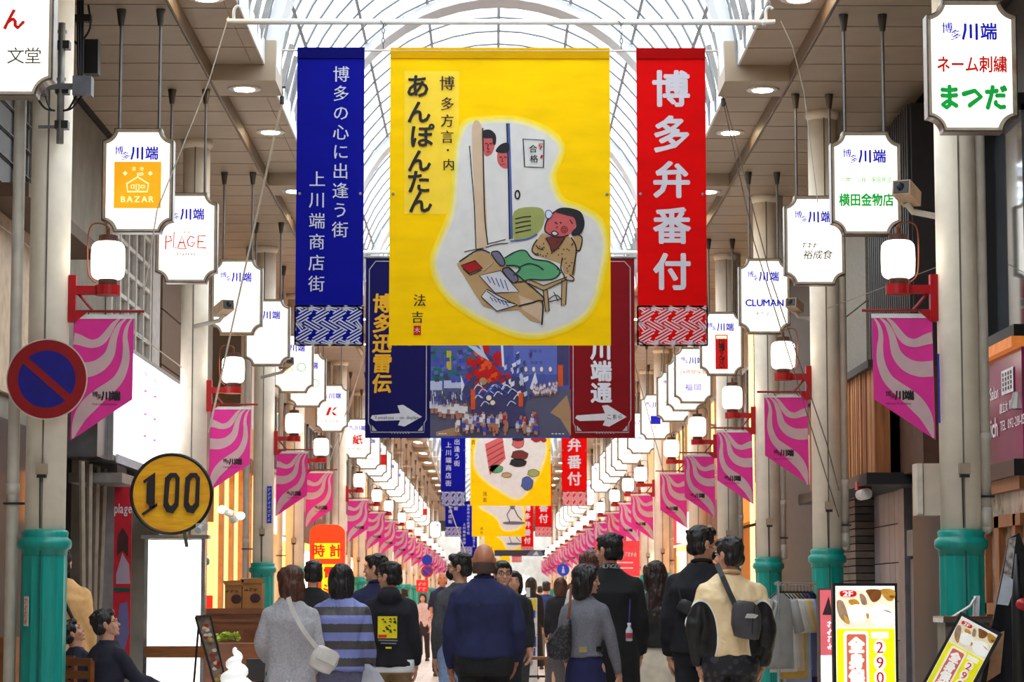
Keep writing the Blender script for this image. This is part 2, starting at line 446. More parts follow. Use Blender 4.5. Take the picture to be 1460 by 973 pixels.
def build_lantern():
    r = thing('lantern', '', 'lantern')
    pr = [(.07, -.145)] + [(.07 + .055 * math.sin(PI / 2 * t), -.145 + .05 * (1 - math.cos(PI / 2 * t))) for t in (.25, .5, .75, 1)]
    pr += [(.1275, -.04), (.1285, 0), (.1275, .05)] + [(.07 + .055 * math.cos(PI / 2 * t), .095 + .05 * math.sin(PI / 2 * t)) for t in (0, .25, .5, .75)] + [(.07, .145)]
    MB().lathe(pr, 24).obj('shade', LANT, r, smooth=True)
    MB().lathe([(.068, .14), (.072, .145), (.072, .19), (.06, .195)], 20).obj('top_cap', BROWN, r)
    MB().lathe([(.06, -.19), (.07, -.185), (.07, -.145), (.066, -.14)], 20).obj('bottom_cap', BROWN, r)
    return r
HAND = {}
for s in (1, -1):
    pts = smooth_line([(0, 0, .19), (0, 0, .26), (-s * .10, 0, .285), (-s * .15, 0, .22), (-s * .155, 0, 0), (-s * .14, 0, -.12), (-s * .09, 0, -.17)], 5)
    mb = MB().tube(pts, .006, 6); mb.tube([(0, 0, .19), (0, 0, .245)], .016, 6)
    HAND[s] = mb.mesh('handle', P('copper_wire', (140, 70, 40), .35, .6))
PINK = P('pink_flag_cloth', (242, 74, 182), .8, var=.04, transl=.45)
PALE = P('pale_flag_cloth', (232, 224, 218), .8, var=.04, transl=.45)
def build_flag(s):
    r = thing('flag', '', 'flag')
    U = lambda x, y: (s * (.19 + (x - 42) / 258 * .453), 3.45 - (y - 235) / 525 * .925)
    c = MB(); ny = 14
    outline = [U(42, 235), U(300, 235), U(298, 585), U(215, 640), U(90, 725), U(36, 760)]
    c.prism(outline, .000, .006)
    c.obj('cloth', PINK, r)
    b_ = MB()
    bands = [[(40, 322, 62), (70, 330, 56), (105, 343, 46), (130, 345, 44), (158, 335, 44), (180, 312, 40), (198, 285, 32), (216, 258, 22), (238, 238, 8)],
             [(40, 455, 84), (95, 458, 82), (140, 447, 74), (172, 425, 66), (196, 395, 54), (206, 365, 46), (213, 330, 38), (222, 300, 32), (240, 262, 20), (266, 238, 8)],
             [(46, 752, 8), (60, 700, 46), (82, 650, 70), (118, 605, 84), (160, 566, 76), (200, 535, 66), (236, 500, 54), (258, 455, 46), (268, 410, 40), (268, 360, 32), (264, 320, 26), (268, 285, 20), (278, 258, 14), (292, 238, 7)]]
    for bd in bands:
        sm = smooth_line(bd, 7); P2 = [U(x, y) for x, y, w_ in sm]
        P2 = [(x, max(z, 2.53)) for x, z in P2]
        b_.rib(P2, [w_ * .00142 for x, y, w_ in sm], -.003)
    # keep bands inside the outline on the pillar edge
    b_.v = [((max(x, .19) if s > 0 else min(x, -.19)), y, min(z, 3.45)) for x, y, z in b_.v]
    b_.obj('pale_stripe', PALE, r)
    MB().bb(s * .185, s * .65, -.006, .008, 3.445, 3.478).obj('top_bar', P('white_bar', (226, 222, 218)), r)
    t = MB(); cx = s * .445; z = 2.86
    put(t, '博', cx - .085, z + .012, .045, -.006, 0, .03); put(t, '多', cx - .05, z - .008, .045, -.006, 0, .03)
    put(t, '川', cx - .0, z, .075, -.006, 0, .045); put(t, '端', cx + .07, z, .075, -.006, 0, .04)
    hline(t, 'Hakata Kawabata', cx - .01, z - .06, .024, -.006, 0, .0)
    t.obj('lettering', INKBLACK, r)
    return r
for sg, ysl, xp in ((-1, YL, XPL), (1, YR, XPR)):
    s = -sg
    B = build_bracket(s); Lt = build_lantern(); link('handle', HAND[s if sg < 0 else s], Lt)
    Fg = build_flag(s)
    for i, y in enumerate(ysl):
        od = ORD[i]; sd = SIDE[sg]
        for k_, (pr_, loc, lb, gp) in enumerate(((B, (xp, y, 0), 'red metal lamp bracket bolted to the %s pillar on the %s' % (od, sd), 'red lamp brackets'),
                                (Lt, (xp + s * LX, y, 3.89), 'glowing white paper-style lantern on the %s pillar bracket on the %s' % (od, sd), 'glowing lanterns on the pillars'),
                                (Fg, (xp, y - .005, 0), 'pink and white wavy striped flag hanging from the %s pillar on the %s' % (od, sd), 'pink striped flags'))):
            if i == 0:
                pr_.location = loc; pr_['label'] = lb; pr_['group'] = gp; o = pr_
            else: o = dup(pr_, loc, None, lb, gp)
            if pr_ is Fg and i: o.rotation_euler = (0, 0, random.uniform(-.05, .05))
# ---------------------------------------------------------------- hanging shop signs
SW, SH, SR, ST = .62, .92, .105, .034
def notch(w_, h_, r, t, n=7):
    R_ = r + t; sq = math.sqrt(R_ * R_ - t * t); pts = []
    for cx, cz in ((1, 1), (1, -1), (-1, -1), (-1, 1)):
        a0 = math.atan2(-t, -sq); a1 = math.atan2(-sq, -t)
        if a0 > 0: a0 -= 2 * PI
        arcp = [(R_ * math.cos(a0 + (a1 - a0) * j / n), R_ * math.sin(a0 + (a1 - a0) * j / n)) for j in range(n + 1)]
        if cx * cz < 0: arcp = arcp[::-1]
        pts += [(cx * (w_ / 2 + p[0]), cz * (h_ / 2 + p[1])) for p in arcp]
    return pts
o_out, o_mid, o_in = notch(SW, SH, SR, 0), notch(SW, SH, SR, .010), notch(SW, SH, SR, ST)
fr = MB(); n = len(o_out)
rings = [[(x, -.05, z) for x, z in o_in], [(x, -.085, z) for x, z in o_mid], [(x, -.07, z) for x, z in o_out], [(x, .07, z) for x, z in o_out], [(x, .085, z) for x, z in o_mid], [(x, .05, z) for x, z in o_in]]
fr.loft(rings, caps=False)
frame_me = fr.mesh('frame', SIGNF)
face_me = MB().prism([(x, z) for x, z in o_in], -.055, .055).mesh('light_panel', SIGNL)
rod_me = {}
def rod(hh):
    k = round(hh, 2)
    if k not in rod_me:
        mb = MB().tube([(0, 0, SH / 2), (0, 0, SH / 2 + k)], .013, 8)
        rod_me[k] = mb.mesh('rod', GREYM)
    return rod_me[k]
cone_me = MB().lathe([(.018, -.15), (.024, -.15), (.043, -.01), (.043, 0)], 14).mesh('cone_cap', P('dark_grey_cone', (92, 86, 80), .4, .4))
YSF = -.060
def logo(t, big=1):
    put(t, '博', -.165, .265, .08, YSF, 0, .015); put(t, '多', -.105, .215, .08, YSF, 0, .015)
    put(t, '川', -.005, .24, .125, YSF, 0, .035, sx=.95); put(t, '端', .12, .24, .125, YSF, 0, .022, sx=.95)
SIGNMATS = [INKBLUE, INKRED, INKGREEN, INKBLACK, INKGREY, INKYEL, P('orange_sign_print', (250, 168, 10), .6, emit=.5, var=.02, tint=(252, 205, 30), scale=2), P('cream_sign_print', (255, 250, 200), .6, emit=.7)]
def c_bazar(t):
    t.rect(-.205, .205, -.245, .165, YSF, 6)
    y = YSF - .002
    t.rib([(-.095, -.03), (-.085, -.10), (.085, -.10), (.095, -.03), (0, .03)], .011, y, 7, closed=True)
    t.rib([(0, .03), (0, .065), (.02, .06), (.04, .068), (.05, .055), (.03, .045), (.005, .05)], .008, y, 7)
    for a, b_, c_, d_ in ((-.055, -.03, -.068, -.04), (-.012, .012, -.085, -.035), (.028, .062, -.065, -.045)):
        t.rib([(a, c_), (b_, c_), (b_, d_), (a, d_)], .007, y, 7, closed=True)
    for a, b_ in ((-.11, .062), (.11, .062)): t.flat([(a - .02, b_), (a, b_ - .02), (a + .02, b_), (a, b_ + .02)], y, 7)
    hline(t, '京市', 0, .10, .04, y, 7, .0, adv=1.7)
    hline(t, 'BAZAR', 0, -.165, .075, y, 7, .012, adv=1.15)
def c_plage(t):
    hline(t, '美容', 0, .055, .028, YSF, 1, 0, adv=1.4)
    y = YSF; z = -.07
    S = lambda pts, w_=.0125: t.rib(pts, w_, y, 1)
    S([(-.21, -.12), (-.205, .02), (-.16, .01), (-.15, -.03), (-.20, -.045)]); S([(-.125, .06), (-.13, -.10), (-.04, -.115), (.01, -.105)], .009)
    S([(-.085, -.1), (-.045, .015), (-.01, -.10)]); S([(-.075, -.05), (-.02, -.05)])
    S([(.08, .0), (.04, .015), (.01, -.03), (.02, -.08), (.06, -.09), (.085, -.05), (.05, -.05)]); S([(.195, .02), (.12, .02), (.115, -.10), (.2, -.105)]); S([(.115, -.04), (.175, -.04)])
    marks(t, 7, 0, -.165, .2, .028, YSF, 4)
def c_matsuda(t): hline(t, 'ネーム刺繍', 0, .01, .122, YSF, 1, .022, sx=.80); hline(t, 'まつだ', .0, -.22, .19, YSF, 2, .045, sx=.85)
def c_yokota(t): hline(t, '刃物・工具・家庭用品', 0, .03, .05, YSF, 2, .005, sx=.9); hline(t, '横田金物店', 0, -.15, .118, YSF, 2, .03, sx=.82); 
def c_fuku(t): marks(t, 3, -.05, -.05, .16, .05, YSF, 4, 2); hline(t, '裕成食', .03, -.15, .10, YSF, 3, .005, shear=.15)
def c_cluman(t):
    hline(t, 'CLUMAN', 0, -.08, .115, YSF, 0, .03, sx=1.0, adv=.98); hline(t, 'オクマン', 0, -.22, .06, YSF, 3, 0)
def c_zenzai(t):
    t.rect(-.09, .09, -.37, .13, YSF, 1); t.rect(-.075, .075, .07, .115, YSF - .002, 7)
    vline(t, '川端ぜんざい', 0, .035, -.325, .088, YSF - .003, 3, .03); 
def c_baby(t): hline(t, '24時間保育', .0, .05, .088, YSF, 1, .0); hline(t, 'ベビーセンター', 0, -.08, .065, YSF, 4, 0); hline(t, '福岡', 0, -.20, .13, YSF, 0, .01, adv=1.1)
def c_te(t): hline(t, 'テ', -.12, -.12, .12, YSF, 2, .03); marks(t, 2, .08, -.12, .16, .08, YSF, 4, 3)
def c_exo(t):
    put(t, 'E', -.19, -.06, .15, YSF, 1, .0); t.rib([(-.12, 0), (0, -.12)], .016, YSF, 5); t.rib([(-.12, -.12), (0, 0)], .016, YSF, 5)
    t.rib([(.12 + .065 * math.cos(a * PI / 8), -.06 + .065 * math.sin(a * PI / 8)) for a in range(16)], .012, YSF, 2, closed=True)
def c_k(t):
    for x in (-.1, ): t.flat([(-.12, -.14), (-.06, -.14), (.0, .02), (-.06, .02)], YSF, 1)
    t.flat([(.0, -.05), (.03, -.05), (.11, .02), (.05, .02)], YSF, 1); t.flat([(-.01, -.07), (.03, -.07), (.11, -.14), (.03, -.14)], YSF, 1)
    marks(t, 4, 0, -.24, .26, .055, YSF, 4, 4)
def c_kami(t): put(t, '紙', 0, -.03, .24, YSF, 1, .03); hline(t, '松村屋紙店', 0, -.24, .085, YSF, 3, .0)
def c_red(t): t.rect(-.12, .31, -.16, .12, YSF, 1); marks(t, 1, .02, -.02, .16, .16, YSF - .002, 7, 8)
def c_cind(t): hline(t, 'Cinderella', 0, -.1, .11, YSF, 0, .01, shear=.2); marks(t, 3, 0, -.26, .2, .05, YSF, 4, 5)
def c_grey1(t): marks(t, 5, 0, -.2, .32, .07, YSF, 4, 6)
def c_blk(t): marks(t, 2, -.05, -.16, .24, .11, YSF, 3, 7)
def c_swash(t): t.rib(smooth_line([(-.2, -.14), (-.05, -.1), (.1, -.12), (.2, -.1)], 3), .02, YSF, 1)
def c_none(t): pass
def c_moon(t): t.rect(-.1, .1, -.15, .02, YSF, 0); hline(t, 'III', 0, -.2, .1, YSF, 4, 0)
def c_bun(t): put(t, 'ん', .055, .035, .15, YSF, 1, .03); hline(t, '文堂', .125, -.20, .115, YSF, 3, .0, adv=.95)
sfr = thing('hanging_sign', '', 'sign'); link('frame', frame_me, sfr); link('light_panel', face_me, sfr)
first_sign = [sfr]
def sign(o, sg, fn, desc, withlogo=True, Y=None, X=None, zc=None):
    global first_sign
    X = X if X is not None else (-3.10 if sg < 0 else 3.28)
    Y = Y if Y else 3600 * abs(X) / o
    zc = zc or (4.967 if sg < 0 else 4.975)
    if first_sign: r = first_sign.pop(); r.location = (X, Y, zc); r['label'] = desc
    else: r = dup(sfr0, (X, Y, zc), None, desc)
    r['group'] = 'illuminated shop signs hanging from the ceiling'
    return r, X, Y, zc
sfr0 = sfr
sig = []
Lspec = [(705, c_bun, 'nearest left hanging sign, cropped, with black 文堂 lettering', False), (511, c_bazar, 'white hanging sign with a yellow-orange house emblem reading BAZAR', True),
 (440, c_plage, 'white hanging sign with thin red handwritten PLAGE lettering', True), (367, c_none, 'plain white hanging sign beside the second left pillar, camera in front of it', True),
 (323, c_none, 'plain white hanging sign just behind the one with the camera in front', True), (285, c_exo, 'hanging sign with red, yellow and green symbols, the nearer of two', True),
 (265, c_exo, 'hanging sign with red, yellow and green symbols, the farther of two', True), (230, c_k, 'hanging sign with a slanted dark red K emblem', True),
 (193, c_kami, 'hanging sign with one large red character 紙', True), (178, c_grey1, 'hanging sign with grey lettering just behind the red 紙 sign', True),
 (168, c_red, 'left hanging sign with a red square on white', True)]
for o in (160, 149, 139, 131, 124, 117, 110): Lspec.append((o, c_none, '%s white hanging sign beyond the red square one on the left' % ORD[len(Lspec) - 11], True))
Lspec += [(104, c_red, 'small far left hanging sign with red lower panel', True), (99, c_none, 'last small white hanging sign in the left row', True), (82, c_none, 'single far white hanging sign apart from the left row', True)]
Rspec = [(692, c_matsuda, 'nearest right hanging sign with red ネーム刺繍 and green まつだ', True), (537, c_yokota, 'right hanging sign with green lettering 横田金物店', True),
 (462, c_fuku, 'right hanging sign with thin black brush lettering', True), (389, c_cluman, 'right hanging sign with bold blue striped CLUMAN lettering', True),
 (327, c_zenzai, 'right hanging sign with a tall red plate of white-backed black writing', True), (286, c_baby, 'right hanging sign with red 24時間 and blue 福岡 lettering', True),
 (274, c_te, 'right hanging sign with green テ, the nearer of two', True), (258, c_te, 'right hanging sign with green テ, the farther of two', True),
 (232, c_moon, 'right hanging sign with blue emblem crossed by ropes', True), (211, c_cind, 'right hanging sign with slanted blue latin lettering', True), (195.7, c_grey1, 'right hanging sign with pale grey lettering', True),
 (185.6, c_blk, 'small right hanging sign with two bold black characters', True), (176.5, c_swash, 'small right hanging sign with a red swash', True)]
for o in (166.7, 153.7, 134, 130, 122, 117, 110, 104, 98): Rspec.append((o, c_none, '%s small white hanging sign beyond the red swash one on the right' % ORD[len(Rspec) - 13], True))
lm = {}
for sg, spec in ((-1, Lspec), (1, Rspec)):
    for i, (o, fn, d, lg) in enumerate(spec):
        r, X, Y, zc = sign(o, sg, fn, d)
        sig.append((r, fn, lg, zc))
for r, fn, lg, zc in sig:
    key = (fn, lg)
    if key not in lm:
        t = MB()
        if lg: logo(t)
        fn(t); lm[key] = t.mesh('lettering', SIGNMATS) if t.v else None
    if lm[key]: link('lettering', lm[key], r)
    hh = H1 - zc - SH / 2
    for sx in (-.173, .173):
        ro = link('rod', rod(hh), r, (sx, 0, 0)); link('cone_cap', cone_me, ro, (0, 0, H1 - zc))
# ---------------------------------------------------------------- banners over the street
def cloth(name, c, tr=.5): return P(name, c, .8, var=.04, scale=2, stretch=(1, 1, 4), transl=tr, bump=.15, spec=.2)
YELC, YELD = cloth('yellow_banner_cloth', (255, 224, 0)), cloth('yellow_banner_hem', (236, 196, 0))
BLUC, BLUD = cloth('blue_banner_cloth', (18, 24, 170)), cloth('blue_banner_hem', (10, 14, 130))
REDC, REDD = cloth('red_banner_cloth', (236, 8, 10)), cloth('red_banner_hem', (200, 4, 8))
def pr(name, c): return P(name, c, .8, var=.03, transl=.4)
WPR, BPR = pr('white_print', (238, 238, 246)), P('black_print', (18, 18, 26), .8, var=.03)
YP = [YELC, YELD, pr('bright_yellow_print', (255, 238, 40)), pr('lemon_print', (255, 244, 110)), pr('pale_lemon_print', (252, 248, 190)), WPR, BPR,
      pr('face_pink_print', (226, 110, 112)), pr('tan_print', (206, 170, 120)), pr('green_print', (104, 180, 128)), pr('olive_print', (176, 182, 110)), pr('maroon_print', (132, 54, 52)),
      pr('crimson_print', (190, 28, 30)), pr('slate_blue_print', (90, 110, 180)), pr('grey_violet_print', (128, 124, 150)), pr('straw_print', (232, 205, 176)), pr('label_yellow_print', (255, 236, 70))]
PX = 163.6
def scale_poly(poly, d):
    """grow an outline by d"""
    n = len(poly); out = []; A = sum(poly[i][0] * poly[(i + 1) % n][1] - poly[(i + 1) % n][0] * poly[i][1] for i in range(n)); s = 1 if A > 0 else -1
    for i in range(n):
        a, b = Vector(poly[i - 1]), Vector(poly[(i + 1) % n]); t = (b - a).normalized()
        out.append((poly[i][0] + t.y * d * s, poly[i][1] - t.x * d * s))
    return out
def sayagata(mb, x0, x1, z0, z1, y, mi):
    """interlocked slanted key pattern: groups of short parallel strokes turned both ways"""
    u = .0235; 
    def stroke(a, b):
        if min(a[0], b[0]) < x0 or max(a[0], b[0]) > x1 or min(a[1], b[1]) < z0 or max(a[1], b[1]) > z1: return
        mb.rib([a, b], .0125, y, mi)
    ca, sa = .86, .50
    cell = .150; zc = cell * .58
    i = 0; z = z0
    nrow = int((z1 - z0) / zc) + 2; ncol = int((x1 - x0) / cell) + 3
    for r in range(-1, nrow + 1):
        for c in range(-1, ncol + 1):
            cx = x0 + c * cell + (cell / 2 if r % 2 else 0); cz = z0 + r * zc
            sgn = 1 if (r % 2) else -1
            for k in (-1.5, -.5, .5, 1.5):
                ox, oz = -sgn * k * u * sa * 1.1, k * u * ca * 1.05
                Lh = .074 if abs(k) < 1 else .050
                sh = 0 if abs(k) < 1 else (.022 if k > 0 else -.022)
                a = (cx + ox + (-Lh + sh) * ca, cz + oz + sgn * (-Lh + sh) * sa); b_ = (cx + ox + (Lh + sh) * ca, cz + oz + sgn * (Lh + sh) * sa)
                stroke((max(x0, min(x1, a[0])), max(z0, min(z1, a[1]))), (max(x0, min(x1, b_[0])), max(z0, min(z1, b_[1]))))
def banner_cloth(r, w0, h, mats, pleat=.02, x0=None):
    x0 = -w0 / 2; c = MB(); c.prism([(x0, 0), (x0 + w0, 0), (x0 + w0, -h), (x0, -h)], 0, .004, 0)
    c.obj('cloth', mats[0], r)
    MB().bb(x0, x0 + w0, -.012, .016, -.085, .012).obj('rod_pocket', mats[1], r)
    for sx in (-1, 1):
        MB().lathe([(.009, 0), (.014, 0), (.014, .004), (.009, .004)], 10).obj('eyelet', GREYM, r, (sx * (w0 / 2 - .03), -.004, -1.30), smooth=True).rotation_euler = (PI / 2, 0, 0)
def S8(x, y): return ((x - 381.5) / 2.212 / PX, -(y - 5) / 2.212 / PX)
def drawing(r):
    t = MB(); y = -.004
    cnt_ = [0]
    def nx(): cnt_[0] += 1; return cnt_[0] * .00006
    L = lambda pts, wd=4, mi=6, yy=y - .010, sm=True, cl=False: t.rib([S8(*p) for p in (smooth_line(pts, 4, cl) if sm else pts)], wd / 362, yy - nx(), mi, closed=cl)
    A = lambda pts, mi, yy=y - .006, sm=True: t.flat([S8(*p) for p in (smooth_line(pts, 4, True) if sm else pts)], yy - nx(), mi)
    A([(76, 78), (250, 78), (250, 540), (76, 540)], 16, y, False)
    blob = [(270, 245), (340, 232), (430, 232), (505, 255), (560, 290), (582, 330), (560, 390), (552, 430), (580, 495), (640, 520), (700, 560), (722, 640), (706, 740), (685, 820), (645, 875), (570, 915), (500, 932), (430, 925), (340, 890), (270, 850), (210, 800), (175, 740), (168, 680), (190, 620), (215, 560), (228, 500), (235, 400), (240, 320)]
    blob = smooth_line(blob, 4, True)
    for d, mi, yy in ((10, 2, -.001), (4, 3, -.002), (-4, 4, -.003), (-14, 5, -.004)):
        t.flat([S8(*p) for p in scale_poly(blob, d)], y + yy, mi)
    # door post and door edge
    A([(292, 262), (322, 255), (332, 400), (340, 640), (306, 652), (300, 480)], 15)
    L([(284, 320), (292, 420), (300, 520), (305, 652)], 3); L([(326, 262), (330, 450), (334, 560), (343, 640)], 4)
    L([(408, 247), (413, 400), (418, 620)], 9, 13, y - .008); L([(403, 247), (408, 400), (412, 622)], 4)
    A([(329, 290), (350, 284), (364, 300), (362, 330), (350, 350), (332, 348)], 7); A([(326, 272), (350, 268), (368, 286), (367, 316), (358, 312), (356, 296), (330, 294)], 6, y - .008)
    A([(376, 336), (404, 338), (408, 388), (390, 391), (374, 372)], 7); A([(368, 334), (384, 315), (408, 311), (408, 340), (376, 342)], 6, y - .008)
    for a, b_ in ((338, 312), (352, 312), (384, 356), (398, 356)): L([(a - 4, b_), (a + 4, b_ + 1)], 3, sm=False)
    L([(344, 315), (342, 330), (348, 331)], 2.5); L([(338, 340), (350, 339)], 2.5, 12, sm=False); L([(390, 360), (388, 370), (393, 370)], 2); L([(382, 381), (398, 379)], 2, 12, sm=False)
    L([(455, 298), (522, 302), (520, 390), (460, 388)], 4, sm=False, cl=True)
    for ch, a, b_, s_ in (('合', 487, 330, 27), ('格', 490, 362, 27), ('祝', 511, 318, 16)): 
        p = S8(a, b_); put(t, ch, p[0], p[1], s_ / 362, y - .012, 6 if ch != '祝' else 12, .01)
    L([(516, 350), (512, 360)], 6, 12, sm=False); L([(514, 322), (509, 332)], 4, 12, sm=False)
    L([(437 + 7 * math.cos(a * PI / 5), 478 + 13 * math.sin(a * PI / 5)) for a in range(10)], 5, cl=True)
    A([(426, 532), (500, 518), (524, 540), (512, 590), (470, 618), (426, 622)], 10)
    for i in range(4): L([(430, 556 + i * 15), (455, 550 + i * 15), (480, 548 + i * 14)], 3.4)
    L([(268, 662), (300, 655), (330, 650)], 3); L([(336, 648), (370, 638), (408, 634)], 3); L([(345, 636), (400, 622)], 3, sm=False); L([(415, 628), (470, 620), (500, 604)], 5, 13)
    # man on the chair
    A([(618, 600), (640, 615), (634, 655), (622, 655)], 8); L([(612, 602), (642, 614), (636, 655), (624, 656)], 4)
    A([(500, 622), (518, 602), (550, 615), (600, 612), (622, 650), (618, 738), (588, 735), (575, 700), (548, 690), (490, 668), (484, 645)], 8); L([(500, 622), (488, 640), (484, 660), (500, 672)], 4)
    L([(608, 615), (624, 650), (618, 700), (612, 735)], 4.5); L([(580, 680), (575, 715), (584, 735)], 4); L([(495, 640), (505, 650), (520, 655)], 3)
    for i in range(46):
        a, b_ = random.uniform(500, 614), random.uniform(622, 728)
        if b_ > 680 and a < 560: continue
        t.rib([S8(a, b_), S8(a + 2, b_ + 3)], 4 / 362, y - .012 - nx(), 6)
    A([(526, 618), (552, 612), (588, 614), (572, 640), (548, 662), (540, 640)], 11, y - .010); L([(526, 618), (540, 640), (548, 662), (572, 640), (588, 614)], 3, yy=y - .012)
    A([(584, 733), (602, 735), (616, 748), (612, 754), (590, 748)], 15); L([(584, 733), (590, 750), (612, 754), (616, 746), (602, 735)], 3.5)
    A([(530, 560), (552, 532), (590, 520), (625, 545), (618, 590), (596, 608), (566, 616), (536, 603), (524, 590)], 7)
    A([(556, 532), (576, 520), (610, 522), (640, 535), (651, 570), (640, 602), (612, 610), (610, 598), (624, 580), (618, 552), (598, 545), (580, 540)], 6, y - .009)
    L([(556, 532), (532, 560), (524, 590), (536, 604), (566, 616), (600, 608)], 4)
    for r_ in (10, 5): L([(586 + r_ * math.cos(a * PI / 5), 590 + r_ * math.sin(a * PI / 5)) for a in range(10)], 2.4, 11, y - .012, cl=True)
    L([(545, 601), (556, 595), (566, 604), (555, 610)], 3.5, cl=True); A([(547, 601), (556, 597), (564, 604), (555, 608)], 5, y - .0115)
    L([(556, 566), (564, 572)], 4, sm=False); L([(572, 566), (577, 571)], 4, sm=False); L([(604, 558), (612, 572)], 3.5); L([(565, 580), (560, 586)], 3, sm=False)
    A([(528, 532), (540, 529), (548, 540), (540, 554), (528, 550)], 5, y - .010); L([(528, 532), (540, 529), (548, 540), (540, 554), (528, 550)], 3, 13, y - .012, cl=True)
    # legs, shoes
    A([(396, 682), (430, 662), (462, 658), (486, 684), (540, 694), (572, 722), (556, 746), (520, 752), (478, 750), (450, 758), (430, 758), (424, 738), (440, 716), (400, 704)], 9)
    L([(396, 682), (430, 662), (462, 658), (486, 684), (540, 694), (572, 722), (556, 746), (520, 752), (478, 750), (450, 758), (430, 758)], 4); L([(440, 714), (470, 700), (500, 706), (520, 720)], 4); L([(424, 738), (446, 716), (430, 706), (400, 706)], 4)
    for pl in ([(354, 668), (366, 660), (380, 664), (396, 690), (394, 706), (378, 702)], [(390, 722), (402, 712), (416, 716), (438, 744), (434, 760), (418, 758)]):
        A(pl, 14, y - .009); L(pl, 3.6, yy=y - .012, cl=True)
    # chair seat and legs
    for pl in ([(470, 762), (520, 786), (590, 752), (594, 742), (520, 770), (478, 752)], [(518, 782), (532, 784), (538, 850), (526, 854)], [(578, 752), (594, 750), (590, 830), (576, 834)]):
        A(pl, 8, y - .0065, False); L(pl, 3, sm=False, cl=True)
    L([(534, 815), (560, 800), (578, 818)], 3); L([(536, 822), (578, 812)], 3, sm=False); L([(552, 790), (566, 820)], 3, sm=False)
    # desk with book, pen and papers
    A([(244, 700), (312, 658), (362, 672), (410, 712), (520, 808), (516, 888), (480, 882), (440, 846), (388, 850), (330, 836), (300, 790)], 8, y - .006, False)
    A([(440, 800), (518, 830), (514, 886), (452, 846)], 15, y - .0065, False)
    L([(252, 694), (312, 656), (350, 666)], 4.5); L([(410, 714), (460, 756), (518, 806), (516, 820)], 4.5); L([(440, 836), (480, 826), (516, 822), (514, 896)], 5)
    A([(258, 706), (302, 690), (326, 714), (284, 732)], 12, y - .009, False); L([(258, 706), (302, 690), (326, 714), (284, 732)], 3.5, cl=True, sm=False, yy=y - .012); L([(264, 716), (286, 737), (324, 720)], 3, sm=False)
    L([(332, 722), (360, 698)], 5, 5, sm=False); L([(330, 724), (362, 696)], 1.6, sm=False, yy=y - .012)
    for pl in ([(322, 806), (340, 782), (420, 826), (438, 832), (372, 852)], [(316, 738), (384, 722), (442, 790), (366, 794)]):
        A(pl, 5, y - .009, False); L(pl, 3, yy=y - .0125, sm=False, cl=True)
    for i in range(5): L([(340 + i * 14, 740 + i * 3), (352 + i * 14, 762 + i * 6)], 3, 13, y - .011, False); L([(350 + i * 12, 806 + i * 4), (360 + i * 12, 820 + i * 4)], 3, 13, y - .011, False)
    L([(340, 788), (380, 815), (430, 828)], 2.6)
    t.obj('illustration', YP, r)
    q = MB()
    def T(ch, a, b_, s_, bold=.02, mi=6): p = S8(a, b_); put(q, ch, p[0], p[1], s_ / 362, y - .012, mi, bold, res=2)
    for ch, a, b_ in (('あ', 118, 128), ('ん', 122, 212), ('ぽ', 132, 290), ('ん', 124, 370), ('た', 122, 438), ('ん', 128, 502)): T(ch, a, b_, 80, .022)
    for ch, a, b_, s_ in (('博', 212, 118, 50), ('多', 213, 185, 46), ('方', 213, 240, 44), ('言', 213, 292, 44), ('・', 215, 335, 34), ('内', 218, 382, 40)): T(ch, a, b_, s_, .012)
    T('法', 127, 818, 42, .012); T('吉', 120, 872, 40, .015)
    t2 = [S8(108, 898), S8(131, 898), S8(131, 928), S8(108, 928)]; q.flat(t2, y - .008, 12); T('木', 119, 913, 20, 0, 5)
    q.obj('lettering', YP, r)
